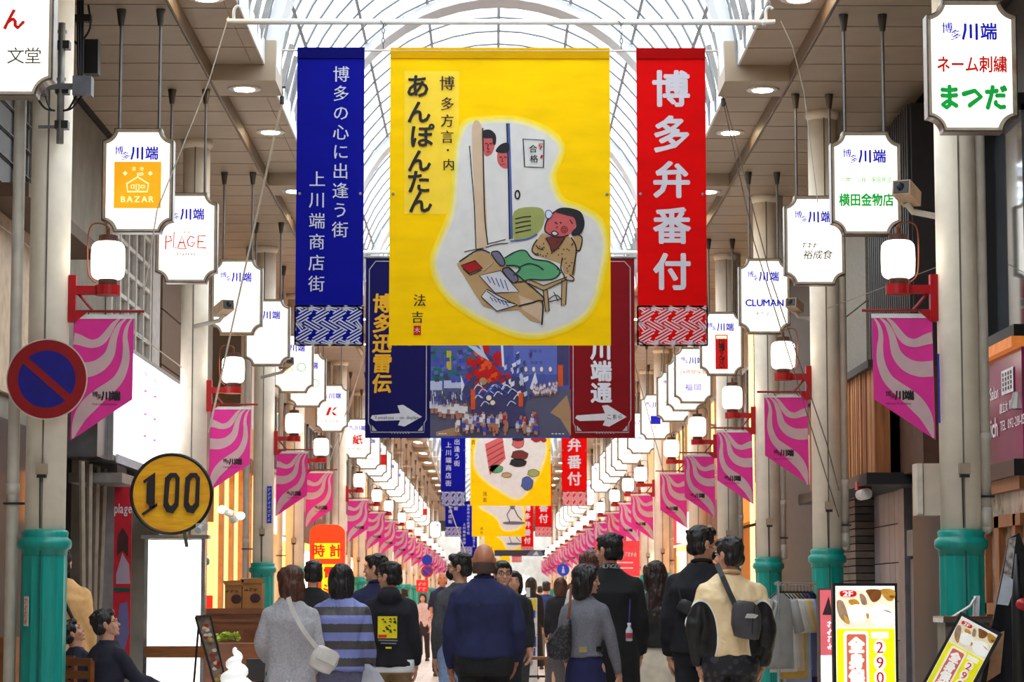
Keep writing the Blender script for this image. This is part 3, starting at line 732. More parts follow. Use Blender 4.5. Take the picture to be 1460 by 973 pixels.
def blob_scene(r, kind):
    """the farther yellow banners: other drawings, small in the picture"""
    t = MB(); y = -.004
    if kind == 0:
        bl = smooth_line([(-.80, -1.0), (-.5, -.7), (.3, -.62), (.78, -.9), (.85, -1.4), (.6, -2.0), (.2, -2.48), (-.3, -2.25), (-.7, -1.95), (-.88, -1.6)], 4, True)
    else:
        bl = smooth_line([(-.75, -.62), (.2, -.55), (.78, -.62), (.70, -1.2), (.90, -1.7), (.8, -2.3), (.2, -2.42), (-.05, -2.0), (-.4, -1.75), (-.72, -1.5)], 4, True)
    for d, mi, yy in ((.06, 2, -.002), (.02, 4, -.004), (-.03, 5, -.006)): t.flat(scale_poly(bl, d), y + yy, mi)
    yy = y - .012
    if kind == 0:
        t.flat([(-.62, -1.15), (-.2, -.95), (-.12, -1.5), (-.5, -1.9)], yy, 7)
        for i in range(4): t.rib([(-.6 + i * .02, -1.3 - i * .14), (-.17, -1.08 - i * .13)], .014, yy - .003, 6)
        for a, b_, r1, r2, mi in ((.18, -1.12, .14, .13, 7), (.22, -1.42, .2, .12, 11), (.18, -1.6, .2, .1, 6), (.62, -1.0, .12, .1, 12), (.8, -1.05, .06, .05, 12), (-.35, -1.75, .16, .1, 9), (.4, -2.1, .14, .17, 13), (.55, -1.85, .14, .09, 10), (-.1, -1.9, .12, .06, 8)):
            p = [(a + r1 * math.cos(k * PI / 8) * (1 + .15 * math.sin(k * 2.3)), b_ + r2 * math.sin(k * PI / 8)) for k in range(16)]
            t.flat(p, yy, mi); t.rib(p, .012, yy - .003, 6, closed=True)
        t.ell((.18, yy - .006, -1.03), (.15, .001, .05), mi=6)
    else:
        for i in range(14):
            a = -.65 + i * .1; t.rib([(a, -.7 - .05 * (i % 3)), (a + .03, -1.1 + .06 * (i % 4))], .05, yy, 13 if i % 2 else 14)
        for a, b_, r1, r2, mi in ((.5, -1.05, .11, .1, 7), (.5, -1.4, .1, .25, 14), (.55, -2.15, .4, .05, 14)):
            p = [(a + r1 * math.cos(k * PI / 8), b_ + r2 * math.sin(k * PI / 8)) for k in range(16)]; t.flat(p, yy, mi); t.rib(p, .014, yy - .003, 6, closed=True)
        t.rib([(.3, -1.45), (.5, -1.3), (.62, -1.4)], .03, yy - .004, 6); t.rib([(.45, -1.6), (.3, -1.85), (.4, -2.1)], .03, yy - .004, 6); t.rib([(.55, -1.6), (.7, -1.9), (.85, -2.05)], .03, yy - .004, 6)
        for i in range(5): t.rib(smooth_line([(-.5 + i * .12, -1.4), (-.42 + i * .12, -1.33), (-.35 + i * .12, -1.42)], 3), .01, yy, 6)
    t.obj('illustration', YP, r)
    q = MB(); vline(q, '法吉', -.62, -2.35, -2.5, .11, yy, 6, .01); vline(q, '博多方言', -.9, -.5, -1.1, .12, yy, 6, .01); q.obj('lettering', YP, r)
ZT = 1.35 + (852 - 61) / PX      # top of the banners
def blue_banner(Y, x, lb, grp):
    r = thing('banner', lb, 'banner', (x, Y, ZT), 0, grp); w0, h = .594, 2.64
    banner_cloth(r, w0, 2.29, [BLUC, BLUD])
    MB().prism([(-w0 / 2, -2.29), (w0 / 2, -2.29), (w0 / 2, -h), (-w0 / 2, -h)], 0, .004).obj('lower_cloth', BLUC, r)
    t = MB(); sayagata(t, -w0 / 2, w0 / 2, -h, -2.295, -.004, 0); t.obj('key_pattern', WPR, r)
    t = MB(); vline(t, '博多の心に出逢う街', .092, -.23, -1.62, .150, -.005, 0, .006, res=2); vline(t, '上川端商店街', -.112, -1.17, -2.10, .150, -.005, 0, .006, res=2)
    t.obj('lettering', WPR, r); return r
def red_banner(Y, x, lb, grp):
    r = thing('banner', lb, 'banner', (x, Y, ZT), 0, grp); w0, h = .61, 2.64
    banner_cloth(r, w0, 2.29, [REDC, REDD])
    MB().prism([(-w0 / 2, -2.29), (w0 / 2, -2.29), (w0 / 2, -h), (-w0 / 2, -h)], 0, .004).obj('lower_cloth', REDC, r)
    t = MB(); sayagata(t, -w0 / 2, w0 / 2, -h, -2.295, -.004, 0); t.obj('key_pattern', WPR, r)
    t = MB()
    for i, ch in enumerate('博多弁番付'): put(t, ch, .0, -.36 - i * .408, .34, -.005, 0, .028, res=2)
    t.obj('lettering', WPR, r); return r
def yellow_banner(Y, x, lb, grp, kind=None):
    r = thing('banner', lb, 'banner', (x, Y, ZT), 0, grp)
    banner_cloth(r, 1.944, 2.64, [YELC, YELD])
    if kind is None: drawing(r)
    else: blob_scene(r, kind)
    return r
def pipe(Y, lb, xa=-2.36, xb=2.50, rodz=True):
    r = thing('hanging_pipe', lb, 'pipe', (0, Y, ZT + .245))
    MB().tube([(xa, 0, 0), (xb, 0, 0)], .027, 12).obj('tube', WHITE, r, smooth=True)
    for sx in (xa + .06, xb - .08):
        MB().tube(smooth_line([(sx, 0, 0), (sx, 0, .10), (sx + .03, 0, .14), (sx + .06, 0, .12)], 4), .014, 7).obj('hook', WHITE, r, smooth=True)
        MB().tube([(sx + .04, 0, .12), (sx + .04, 0, 6.66 - ZT - .245)], .008, 6).obj('hanger', GREYM, r)
    k = MB(); k.tube([(xb - .1 + .012 * math.sin(i * 1.3), .034 * math.sin(i * .9), .03 * math.cos(i * .9)) for i in range(-14, 14)], .007, 5); k.obj('tape', WHITE, r)
    return r
def carrier(Y, xa, xb, lb):
    r = thing('banner_rod', lb, 'rod', (0, Y - .002, ZT - .015))
    MB().tube([(xa, 0, 0), (xb, 0, 0)], .009, 8).obj('bar', PIPEM, r)
    for sx in (-.98, 1.13):
        mb = MB(); zz = 0
        pts = [(sx, 0, 0)]
        for i in range(5):
            a = .02 + i * .045
            mb.tube([(sx + .012 * math.cos(k * PI / 4) * (i % 2) + .004, .012 * math.cos(k * PI / 4) * ((i + 1) % 2), a + .025 + .026 * math.sin(k * PI / 4)) for k in range(8)], .0035, 5, closed=True)
        mb.tube([(sx + .03 * math.cos(k), .034 * math.sin(k * 1.0), .255 + .03 * math.cos(k * 1.9)) for k in range(9)], .004, 5)
        mb.obj('chain', DARKM, r)
    return r
sx0 = 22 / 3600
pipe(22, 'thick white pipe spanning the skylight above the nearest banners')
carrier(22, at(402, 61, 22).x, at(1023, 61, 22).x, 'thin grey rod with chains carrying the nearest blue, yellow and red banners')
g1 = 'dialect banners across the street'
blue_banner(22, at(472, 61, 22).x, 'nearest blue banner with white vertical writing, left of the big yellow banner', g1)
yellow_banner(22.002, at(713, 61, 22).x, 'large yellow banner with a cartoon man lounging with feet on a desk', g1)
red_banner(22, at(953, 61, 22).x + .02, 'nearest red banner with five big white characters, right of the yellow banner', g1)
for Y, kd, n_ in ((61, 0, 'second'), (92, 1, 'third'), (128, 1, 'fourth'), (160, 0, 'last')):
    cx = at(711 if Y < 95 else 706, 852, Y).x + (.5 if Y == 61 else 0)
    pipe(Y, 'far white pipe carrying the %s row of banners' % n_)
    carrier(Y, cx - 1.9, cx + 1.9, 'far thin rod under the pipe of the %s row of banners' % n_)
    if kd == 0: xs = [at(646, 700, Y).x, at(728, 700, Y).x, at(819, 700, Y).x] if Y == 61 else [-1.3, .1, 1.5]
    else: xs = [at(646.5, 700, Y).x, at(711, 700, Y).x, at(775, 700, Y).x] if Y == 92 else [at(665, 800, Y).x, at(718, 800, Y).x, at(752, 800, Y).x]
    blue_banner(Y, xs[0], 'blue vertical banner in the %s row of banners down the street' % n_, g1)
    yellow_banner(Y + .01, xs[1], 'yellow cartoon banner in the %s row of banners down the street' % n_, g1, kd)
    red_banner(Y, xs[2], 'red vertical banner in the %s row of banners down the street' % n_, g1)
# wide festival banner behind the first row
NAVY, MARO = cloth('navy_banner_cloth', (26, 22, 92), .35), cloth('maroon_banner_cloth', (138, 20, 28), .35)
SILV = pr('silver_print', (196, 196, 204)); GOLD = pr('gold_print', (244, 190, 30))
def festival(Y, lb, grp, seed=3):
    k = Y / 3600.0; x0, x1 = at(521, 500, Y).x, at(905, 500, Y).x; zt, zb = at(700, 367, Y).z, at(700, 625, Y).z; s_ = (x1 - x0) / 384.0; cx = (x0 + x1) / 2
    r = thing('banner', lb, 'banner', (cx, Y, zt), 0, grp)
    X = lambda p: (p - 713) * s_; Z = lambda p: -(p - 367) * s_; H = zt - zb
    MB().prism([(X(521), 0), (X(614), 0), (X(614), -H), (X(521), -H)], 0, .005).obj('navy_panel', NAVY, r)
    MB().prism([(X(812), 0), (X(905), 0), (X(905), -H), (X(812), -H)], 0, .005).obj('maroon_panel', MARO, r)
    MB().tube([(X(518), 0, .0), (X(908), 0, .0)], .02, 8).obj('top_rod', GREYM, r)
    for nm, a, b_ in (('navy_trim', 521, 614), ('maroon_trim', 812, 905)):
        t = MB(); y = -.006
        t.rib([(X(a + 5), Z(385)), (X(a + 5), Z(605)), (X(a + 8), Z(610)), (X(a + 8), Z(618)), (X(b_ - 9), Z(618)), (X(b_ - 9), Z(605)), (X(b_ - 6), Z(600)), (X(b_ - 6), Z(382)), (X(b_ - 14), Z(373)), (X(a + 14), Z(373)), (X(a + 5), Z(385))], .011, y, 0)
        t.flat([(X(a + 10), Z(616)), (X(a + 17), Z(616)), (X(a + 10), Z(608))], y, 0); t.flat([(X(b_ - 11), Z(616)), (X(b_ - 18), Z(616)), (X(b_ - 11), Z(608))], y, 0)
        for q in range(7): t.rib([(X(a + 36 + q * 4), Z(617)), (X(a + 39 + q * 4), Z(620))], .01, y, 0)
        # brushed arrow
        ar = [(X(a + 10), Z(594)), (X(a + 50), Z(591)), (X(a + 46), Z(580)), (X(a + 54), Z(579)), (X(b_ - 12), Z(596)), (X(a + 56), Z(610)), (X(a + 47), Z(608)), (X(a + 50), Z(601)), (X(a + 14), Z(602)), (X(a + 8), Z(598))]
        t.flat(ar, y - .001, 1)
        t.obj(nm, [SILV, WPR], r)
    t = MB()
    vline(t, '博多迅雷伝', X(545), Z(434), Z(549), .27, -.008, 0, .03, res=2, shear=.08); vline(t, '乱', X(575), Z(480), Z(480), .3, -.008, 0, .03)
    hline(t, 'Yamakasa - on display', X(566), Z(597), .065, -.010, 1, 0, sx=.95); vline(t, '川端通', X(857), Z(500), Z(562), .29, -.008, 2, .035, res=2)
    hline(t, 'こちら', X(876), Z(596), .075, -.010, 1, .01)
    t.obj('lettering', [GOLD, BPR, WPR], r)
    # the printed night photograph of the festival float
    rnd = random.Random(seed)
    pm = [pr('night_blue_print', (84, 96, 170)), pr('dusk_blue_print', (104, 118, 200)), pr('asphalt_print', (100, 98, 124)), P('dark_float_print', (50, 46, 92), .8), pr('float_red_print', (206, 14, 22)), pr('float_white_print', (206, 212, 236)),
          pr('skin_print', (190, 130, 104)), pr('leaf_green_print', (24, 120, 96)), pr('banner_yellow_print', (206, 190, 40)), pr('lantern_print', (255, 236, 200)), pr('orange_print', (240, 90, 20)), pr('sand_print', (190, 150, 110)), pr('float_blue_print', (60, 80, 190)), WPR]
    t = MB(); y = -.001
    t.prism([(X(614), 0), (X(812), 0), (X(812), -H), (X(614), -H)], 0, .005, 0)
    Q = lambda px, py: (X(613.7 + px / 7.205), Z(490 + py / 7.205))
    cnt_ = [0]
    def nx(): cnt_[0] += 1; return cnt_[0] * .0001
    R = lambda a, b_, c, d, mi, dy=.001: t.flat([Q(a, b_), Q(c, b_), Q(c, d), Q(a, d)], y - nx() - .001, mi)
    G = lambda pts, mi, dy=.002: t.flat([Q(*p) for p in pts], y - nx() - .001, mi)
    R(850, 20, 1300, 330, 1); R(0, 480, 1440, 960, 2); R(1300, 0, 1420, 440, 3, .0015); R(1310, 230, 1360, 450, 10, .003)
    for a in (1020, 1060, 1110): R(a, 70, a + 32, 100, 0, .003); R(a + 10, 190, a + 40, 220, 0, .003)
    G([(1400, 540), (1440, 700), (1440, 960), (1330, 780), (1230, 720)], 11, .002); G([(60, 920), (260, 870), (330, 960), (60, 960)], 11, .002)
    R(0, 395, 120, 490, 5, .003); R(140, 390, 315, 470, 5, .003); R(165, 85, 215, 280, 8, .003); G([(20, 280), (80, 265), (150, 290), (150, 380), (20, 390)], 7, .002)
    for i in range(60): a, b_ = rnd.uniform(0, 420), rnd.uniform(60, 380); G([(a, b_), (a + 40, b_ - 10), (a + 50, b_ + 30), (a + 5, b_ + 34)], rnd.choice((0, 1, 12, 7, 3)), .0015)
    G([(330, 480), (420, 360), (700, 330), (960, 360), (1000, 560), (960, 700), (430, 700)], 3, .003)
    for i in range(70):
        a, b_ = rnd.gauss(540, 90), rnd.gauss(240, 80); c_ = rnd.uniform(20, 70)
        G([(a, b_), (a + c_, b_ - 30), (a + c_ * 1.3, b_ + 20), (a + c_ * .4, b_ + 50)], rnd.choice((4, 4, 4, 4, 3, 10)), .004)
    G([(380, 30), (470, 40), (540, 90), (605, 190), (500, 130)], 5, .005); G([(490, 30), (530, 30), (560, 130)], 5, .005)
    for i in range(40):
        a, b_ = rnd.gauss(860, 80), rnd.gauss(330, 140); c_ = rnd.uniform(20, 50)
        G([(a, b_), (a + c_, b_ - 20), (a + c_, b_ + 26), (a + c_ * .3, b_ + 44)], rnd.choice((5, 5, 12, 13, 3)), .005)
    t.rib([Q(735, 30), Q(748, 250)], .03, y - nx() - .001, 13)
    for i in range(26):
        a = rnd.uniform(360, 900); b_ = rnd.uniform(480, 660); t.rib(smooth_line([Q(a, b_), Q(a + 40, b_ - 50), Q(a + 90, b_ - 20)], 3), .014, y - nx() - .001, rnd.choice((12, 5, 13)))
    t.flat([Q(310, 330), Q(350, 440), Q(330, 500), Q(318, 500)], y - nx() - .001, 13); G([(330, 500), (365, 600), (345, 600)], 12, .006)
    G([(1075, 300), (1100, 410), (1040, 490), (1020, 470)], 13, .006); R(415, 480, 460, 690, 10, .006); R(905, 520, 950, 660, 10, .006)
    for a in (980, 1060, 1140, 1230): t.flat([Q(a + 16 * math.cos(k * PI / 5), 275 + 26 * math.sin(k * PI / 5)) for k in range(10)], y - nx() - .001, 9)
    for a, b_, r_ in ((600, 570, 28), (640, 620, 26), (540, 400, 40)): t.flat([Q(a + r_ * math.cos(k * PI / 5), b_ + r_ * math.sin(k * PI / 5)) for k in range(10)], y - nx() - .001, 9 if r_ < 30 else 11)
    G([(430, 700), (960, 660), (1010, 860), (400, 880)], 3, .006)
    p = Q(497, 432); put(t, '4', p[0] - .012, p[1], .06, y - nx() - .002, 13); put(t, '5', p[0] + .03, p[1], .06, y - nx() - .001, 13)
    def folk(a, b_, s2, mi):
        t.rib([Q(a, b_ - s2), Q(a, b_ + s2)], s2 * 1.5 / 7.205 * s_, y - nx() - .001, mi); t.rib([Q(a, b_ + s2), Q(a, b_ + s2 * 2.4)], s2 * .9 / 7.205 * s_, y - nx() - .001, 6); t.rib([Q(a, b_ - s2 * 1.9), Q(a, b_ - s2)], s2 * .9 / 7.205 * s_, y - nx() - .001, 6)
    for i in range(9): folk(20 + i * 42, 660 + rnd.uniform(-20, 40), 36, 13)
    for i in range(40): folk(rnd.uniform(1040, 1310), rnd.uniform(420, 520), 15, rnd.choice((13, 5, 5)))
    for i in range(60): folk(rnd.uniform(260, 1090), rnd.uniform(760, 900), 26, rnd.choice((13, 4, 12, 5, 6, 13)))
    for i in range(70): a, b_ = rnd.uniform(0, 320), rnd.uniform(490, 600); t.rib([Q(a, b_), Q(a + 6, b_ + 50)], .012, y - nx() - .001, rnd.choice((3, 12, 3, 5)))
    for a in (626, 630, 634, 786, 791, 796, 801): t.rib([(X(a), Z(620.5)), (X(a + 3), Z(620.5))], .012, y - nx() - .001, 13)
    t.obj('photo_panel', pm, r)
    return r
festival(34, 'wide festival banner of navy, night-photo and maroon panels behind the yellow banner', 'festival banners')
pp = thing('hanging_pipe', 'white pipe carrying the wide festival banner', 'pipe', (0, 34.03, at(700, 366, 34).z + .06)); MB().tube([(-2.35, 0, 0), (2.5, 0, 0)], .027, 10).obj('tube', WHITE, pp)
for sx in (-2.2, 2.35): MB().tube([(sx, 0, 0), (sx, 0, 6.66 - pp.location.z)], .01, 6).obj('hanger', GREYM, pp)
# small far photo banner low over the street
fb = thing('banner', 'far dark photo banner low over the street, just above the heads', 'banner', at(741, 789, 120), 0)
t = MB(); t.bb(-1.2, 1.2, 0, .02, -.14, .14, 0); t.flat([(.3, -.13), (1.15, -.13), (1.0, .13), (.5, .1)], -.01, 1); t.flat([(.6, -.1), (.9, -.1), (.8, .1)], -.02, 2)
t.obj('cloth', [P('far_dark_print', (40, 36, 50)), pr('far_grey_print', (120, 130, 160)), WPR], fb)
# ropes of the banner rig
def rope(pts, lb, r=.006, c=(196, 186, 172), n=5, sag=0):
    m_ = P('rope_%d' % sum(c), c, .8, var=.1)
    o = MB().tube(pts, r, n).obj('rope', m_, None); o['label'] = lb; o['category'] = 'rope'; return o
def pulley(p, lb, sx):
    r = thing('pulley', lb, 'pulley', p)
    MB().bb(-.02 + (-.16 if sx > 0 else -.02), .02 + (.02 if sx > 0 else .16), -.02, .02, .12, .135).obj('bracket', DARKM, r)
    MB().tube([(0, 0, .12), (.006, 0, .06), (0, 0, .03)], .006, 5).obj('hook', DARKM, r)
    MB().lathe([(.018, -.05), (.022, -.04), (.022, .03), (.01, .04)], 10).obj('block', DARKM, r)
pulley(at(402, 142, 25.7), 'small black pulley at the left skylight edge', 1); pulley(at(1031, 145, 25.7), 'small black pulley at the right skylight edge', -1)
rope([at(402, 142, 25.7), at(297, 617, 27.0)], 'pale rope from the left pulley down towards the second left pillar')
rope([at(404, 142, 25.7), at(335, 450, 27.3), at(300, 610, 27.8)], 'second pale rope hanging beside the first from the left pulley')
rope([at(326, 24, 22), at(298, 115, 21.9), at(224, 300, 21.7), at(205, 420, 21.6)], 'thin string from the left end of the white pipe')
rope([at(1031, 145, 25.7), at(1075, 345, 26.0), at(1196, 738, 26.2)], 'dark rope slanting from the right pulley to the second right pillar', c=(110, 100, 92))
rope([at(1034, 145, 25.7), at(1100, 400, 26.0), at(1178, 630, 26.2), at(1196, 700, 26.2)], 'second dark rope slanting beside the first on the right', c=(112, 100, 92))
rope([at(1113, 30, 22), at(1130, 66, 22), at(1146, 130, 22), at(1166, 290, 22)], 'thin string from the right end of the white pipe', .004)
rope([at(1180, 440, 24), at(1360, 372, 23), at(1460, 330, 22)] , 'thin wire crossing behind the right flag to the shop window', .004, c=(150, 140, 130))
rope([at(0, 322, 21), at(95, 392, 21)], 'thin wire running to the left pillar near the lamp bracket', .005)
rope([at(197, 478, 26), at(254, 520, 28), at(300, 560, 30)], 'thin wire above the white light box on the left', .006)
rope([at(520, 500, 48), at(470, 690, 49)], 'far pale rope slanting down beside the festival banner', .012)
rope([at(523, 500, 48), at(456, 700, 49)], 'second far pale rope beside the festival banner', .012)
rope([at(905, 520, 46), at(950, 688, 47)], 'far thin rope right of the festival banner', .008, c=(140, 130, 120))
rope([at(612, 640, 70), at(664, 790, 68)], 'far pale rope slanting across the small blue banners', .012)
# ---------------------------------------------------------------- shop fronts along both sides
CONC = P('render_concrete', (150, 142, 130), .8, var=.12, scale=3, bump=.2)
def rot_y90(mb):  # local x-z drawing -> wall plane: x becomes Y
    return mb
WX = {-1: -4.35, 1: 4.5}
def wallbox(mb, sg, y0, y1, z0, z1, out=.05, mi=0, base=None):
    X = base if base is not None else WX[sg]
    mb.bb(X, X - sg * out, y0, y1, z0, z1, mi); return mb
def PYX(px, sg, X=None):   # depth at which a photo column meets the wall
    return onx(px, 600, X if X else WX[sg])[0]
def wallz(px, py, sg, X=None): return onx(px, py, X if X else WX[sg])
DKGL = P('dark_window_glass', (38, 42, 48), .08, var=.2, scale=1.5)
WARM = P('warm_shop_light', (255, 205, 140), .6, var=.25, scale=1.2, emit=1.6, ecol=(255, 190, 110))
WHITEL = P('white_shop_light', (255, 250, 240), .6, var=.04, emit=1.8, ecol=(255, 250, 244))
wallc = [P('building_paint_%s' % n_, c, .75, var=.1, scale=2, bump=.1) for n_, c in (('cream', (214, 196, 172)), ('tan', (176, 146, 116)), ('grey', (150, 146, 142)), ('brown', (116, 86, 64)), ('pale', (228, 220, 210)))]
fasc = [P('fascia_%s' % n_, c, .5, var=.05, emit=.5 if n_ in ('white', 'orange', 'red') else 0) for n_, c in (('white', (246, 240, 228)), ('red', (200, 30, 30)), ('brown', (96, 60, 40)), ('green', (30, 100, 70)), ('orange', (240, 140, 40)), ('cream', (236, 214, 176)))]
framec = P('aluminium_frame', (150, 148, 146), .4, .4)
fname = ['white', 'red', 'brown', 'green', 'orange', 'cream']; wname = ['cream', 'tan', 'grey', 'brown', 'pale']
def shop(sg, y0, y1, i):
    rnd = random.Random(i * 7 + sg)
    wc = rnd.choice(range(5)); fc = rnd.choice(range(6))
    X = WX[sg]
    r = thing('shop_building', '%s-walled two-storey shop with a %s fascia board, %s down the %s side' % (wname[wc], fname[fc], ORD[i], SIDE[sg]), 'shop', (X, y0, 0))
    Ly = y1 - y0; o = -sg
    w_ = MB(); w_.bb(0, sg * .2, .02, Ly - .02, 3.1, 6.5); w_.bb(0, sg * .2, .02, .3, 0, 3.1); w_.bb(0, sg * .2, Ly - .3, Ly - .02, 0, 3.1); w_.obj('wall', wallc[wc], r)
    MB().bb(0, o * .25, .1, Ly - .1, 2.6, 3.2).obj('fascia_board', fasc[fc], r)
    nw = 2
    for q in range(nw):
        a = .5 + q * (Ly - .6) / nw; b_ = a + (Ly - 1.4) / nw
        f = MB()
        for (c, d, e_, g) in ((a, b_, 3.8, 3.86), (a, b_, 5.3, 5.36), (a, a + .06, 3.8, 5.36), (b_ - .06, b_, 3.8, 5.36), ((a + b_) / 2 - .03, (a + b_) / 2 + .03, 3.8, 5.36)): f.bb(0, o * .06, c, d, e_, g)
        fo = f.obj('window', framec, r); MB().bb(0, o * .02, a, b_, 3.8, 5.36).obj('pane', WARM if rnd.random() < (.45 if sg > 0 else .2) else DKGL, fo)
    inside = MB(); inside.bb(sg * 1.2, sg * 1.25, .3, Ly - .3, 0, 2.7); inside.bb(sg * .2, sg * 1.2, .3, Ly - .3, 2.62, 2.7)
    inside.obj('lit_interior', WARM if rnd.random() < .75 else WHITEL, r)
    goods = MB()
    for q in range(10): a = rnd.uniform(.4, Ly - .8); h = rnd.uniform(.5, 1.6); goods.bb(sg * .3, sg * 1.0, a, a + .4, 0, h, rnd.choice((0, 1, 2)))
    goods.obj('display_shelf', [wallc[3], fasc[5], fasc[1]], r)
    if rnd.random() < .6:
        MB().prism([(0, 2.62), (o * .8, 2.40), (o * .8, 2.36), (0, 2.56)], .1, Ly - .1).obj('awning', rnd.choice(fasc), r)
    return r
y = 39.0; i = 0
while y < 165:
    L_ = 6.4
    if i: shop(-1, y, y + L_, i)
    shop(1, y + .5, y + .5 + L_, i); y += L_; i += 1
# end of the street
e = thing('street_end_building', 'pale building closing the far end of the street', 'building', (0, 205, 0)); MB().bb(-6, 6, 0, .5, 0, 9).obj('wall', wallc[4], e); MB().bb(-3, 3, -.1, 0, 0, 3).obj('bright_end_panel', WHITEL, e)  # glowing panel added to make the far end of the street bright

# ---- left wall between the first pillars
lw = thing('shop_building', 'grey rendered building with a white lattice window behind the first left pillar', 'building', (0, 0, 0))
t = MB(); t.bb(-4.35, -4.6, 10, 39, 3.3, 6.5, 0); t.bb(-4.35, -4.6, 10, 25, 0, 3.3, 0); t.bb(-4.35, -4.6, 33, 38.6, 0, 3.3, 0); t.bb(-4.6, -6.9, 33, 33.2, 0, 6.5, 0); t.bb(-4.6, -6.9, 24.6, 24.8, 0, 6.5, 0); t.obj('wall', CONC, lw)
t = MB(); t.bb(-5.6, -5.5, 24, 33.5, 0, 3.3); t.obj('dark_shop_interior', P('dark_interior', (34, 28, 26)), lw)
t = MB(); za, zb = 3.55, 6.1; ya, yb = 28.2, 31.4
for q in range(6): yy = ya + (yb - ya) * q / 5; t.bb(-4.34, -4.28, yy - .04, yy + .04, za, zb)
for q in range(9): zz = za + (zb - za) * q / 8; t.bb(-4.34, -4.29, ya, yb, zz - .025, zz + .025)
lat = t.obj('lattice_window', P('white_lattice', (216, 212, 206)), lw); MB().bb(-4.345, -4.33, ya, yb, za, zb).obj('pane', P('lattice_back', (120, 112, 104)), lat)
MB().bb(-4.34, -4.27, 31.5, 32.2, 3.0, 6.5).obj('pilaster', P('white_pilaster', (196, 192, 188)), lw)
bp = P('brown_wall_panel', (112, 86, 66), .7, var=.08)
for q in range(5): MB().bb(-4.34, -4.26, 32.35, 35.6, 2.9 + q * .72, 3.6 + q * .72).obj('wall_panel', bp, lw)
t = MB(); t.bb(-3.95, -4.3, 25.2, 25.9, 2.75, 3.3); t.obj('grey_box', P('grey_glass_box', (92, 92, 96), .25, var=.3, scale=3), lw)
t = MB()
for q in range(5): t.tube([(-4.1 - .04 * q, 25.6 + .5 * q, 0), (-4.1, 25.2 + .5 * q, 2.7)], .03, 6)
t.obj('leaning_pole', P('pale_bamboo_pole', (170, 158, 142)), lw)
MB().bb(-4.0, -4.3, 26.9, 27.6, 0, 3.2).obj('grey_column', P('grey_column_paint', (150, 148, 152)), lw)
MB().bb(-3.8, -4.35, 25.9, 33, 2.52, 2.62).obj('canopy', framec, lw)
# far left strip, beside the first pillar
t = MB(); Y1 = 22.6; 
b2 = thing('store', 'cropped shop front with dark slats at the left picture edge', 'shop', (0, 0, 0))
MB().bb(-4.34, -4.3, 21, 25, 3.15, 4.75).obj('cream_panel', P('cream_panel', (226, 200, 170)), b2)
MB().bb(-4.34, -4.25, 21, 25, 1.0, 2.9).obj('dark_glass', BLACK, b2)
MB().bb(-4.34, -4.25, 21, 25, 4.8, 6.3).obj('dark_screen', BLACK, b2)
t = MB()
for q in range(6): t.bb(-4.24, -4.21, 22.1 + q * .35, 22.13 + q * .35, 4.8, 6.3)
for q in range(6): t.bb(-4.24, -4.22, 21, 25, 4.9 + q * .24, 4.91 + q * .24)
t.obj('screen_slats', P('pale_slats', (120, 116, 110)), b2, kind='stuff')
MB().bb(-4.30, -3.9, 21, 25, 4.70, 4.82).obj('beam', P('brown_beam', (90, 66, 48)), b2)
MB().bb(-4.3, -4.2, 22.0, 26, 0, 1.0).obj('wooden_door', P('orange_wood', (168, 96, 48), var=.2), b2)
MB().bb(-4.2, -4.17, 23.2, 23.35, 2.05, 2.5).obj('wall_lamp', P('warm_wall_lamp', (255, 190, 110), emit=5, ecol=(255, 150, 60)), b2)

lb = thing('light_box_sign', 'large overexposed white light box with faint pink writing on the left wall', 'sign', (-3.92, 25.9, 2.75))
MB().bb(-.25, .02, 0, 5.5, 0, 1.28).obj('frame', framec, lb)
MB().bb(.02, .035, .06, 5.44, .06, 1.22).obj('light_panel', P('bright_light_panel', (255, 255, 255), emit=1.5, var=.01), lb)
Mw = Matrix(((0, 1, 0), (1, 0, 0), (0, 0, 1))).to_4x4()   # drawing x -> Y
t = MB(); tt = MB(); [marks(tt, 1, a_, z_, .28, .14, 0, 0, int(z_ * 99)) for a_ in (2.2, 3.0) for z_ in (1.05, .85, .62, .40)]
M_ = Matrix(((0, 1, 0, 0), (1, 0, 0, 0), (0, 0, 1, 0), (0, 0, 0, 1)))
for v in tt.v: t.v.append((.045, v[0], v[2]))
t.f = tt.f; t.m = tt.m; t.obj('lettering', P('pink_faint_print', (250, 90, 210), emit=.5), lb)
t = MB(); t.bb(.036, .05, .1, 5.3, -.02, .07); t.obj('lower_strip', P('light_grey_strip', (190, 190, 200)), lb)

nb_ = thing('vertical_banner', 'narrow red salon banner with portrait photos hanging below the light box', 'banner', (at(176, 700, 26.2).x, 26.2, at(176, 945, 26.2).z))
hh = (945 - 697) * 26.2 / 3600
MB().bb(-.09, .09, 0, .02, 0, hh).obj('cloth', P('red_salon_cloth', (196, 10, 40), .7), nb_)
t = MB(); hline(t, 'plage', 0, hh - .22, .14, -.005, 0, .02, sx=.6); t.flat([(-.05, hh - .5), (0, hh - .42), (.06, hh - .52), (.06, hh - .72), (.0, hh - .66), (-.06, hh - .72)], -.005, 1)
t.flat([(-.06, hh - .9), (.0, hh - .68), (.07, hh - .8), (.085, hh - 1.0), (-.06, hh - 1.0)], -.006, 2); t.flat([(-.06, .2), (-.02, .6), (.06, .62), (.08, .3), (.02, .05)], -.005, 3); t.rect(-.085, .085, hh - 1.08, hh - 1.04, -.007, 4)
t.obj('portrait_print', [WPR, P('dark_hair_print', (60, 22, 20)), pr('lilac_print', (200, 190, 214)), pr('lavender_print', (130, 130, 196)), pr('teal_print', (20, 110, 100))], nb_)

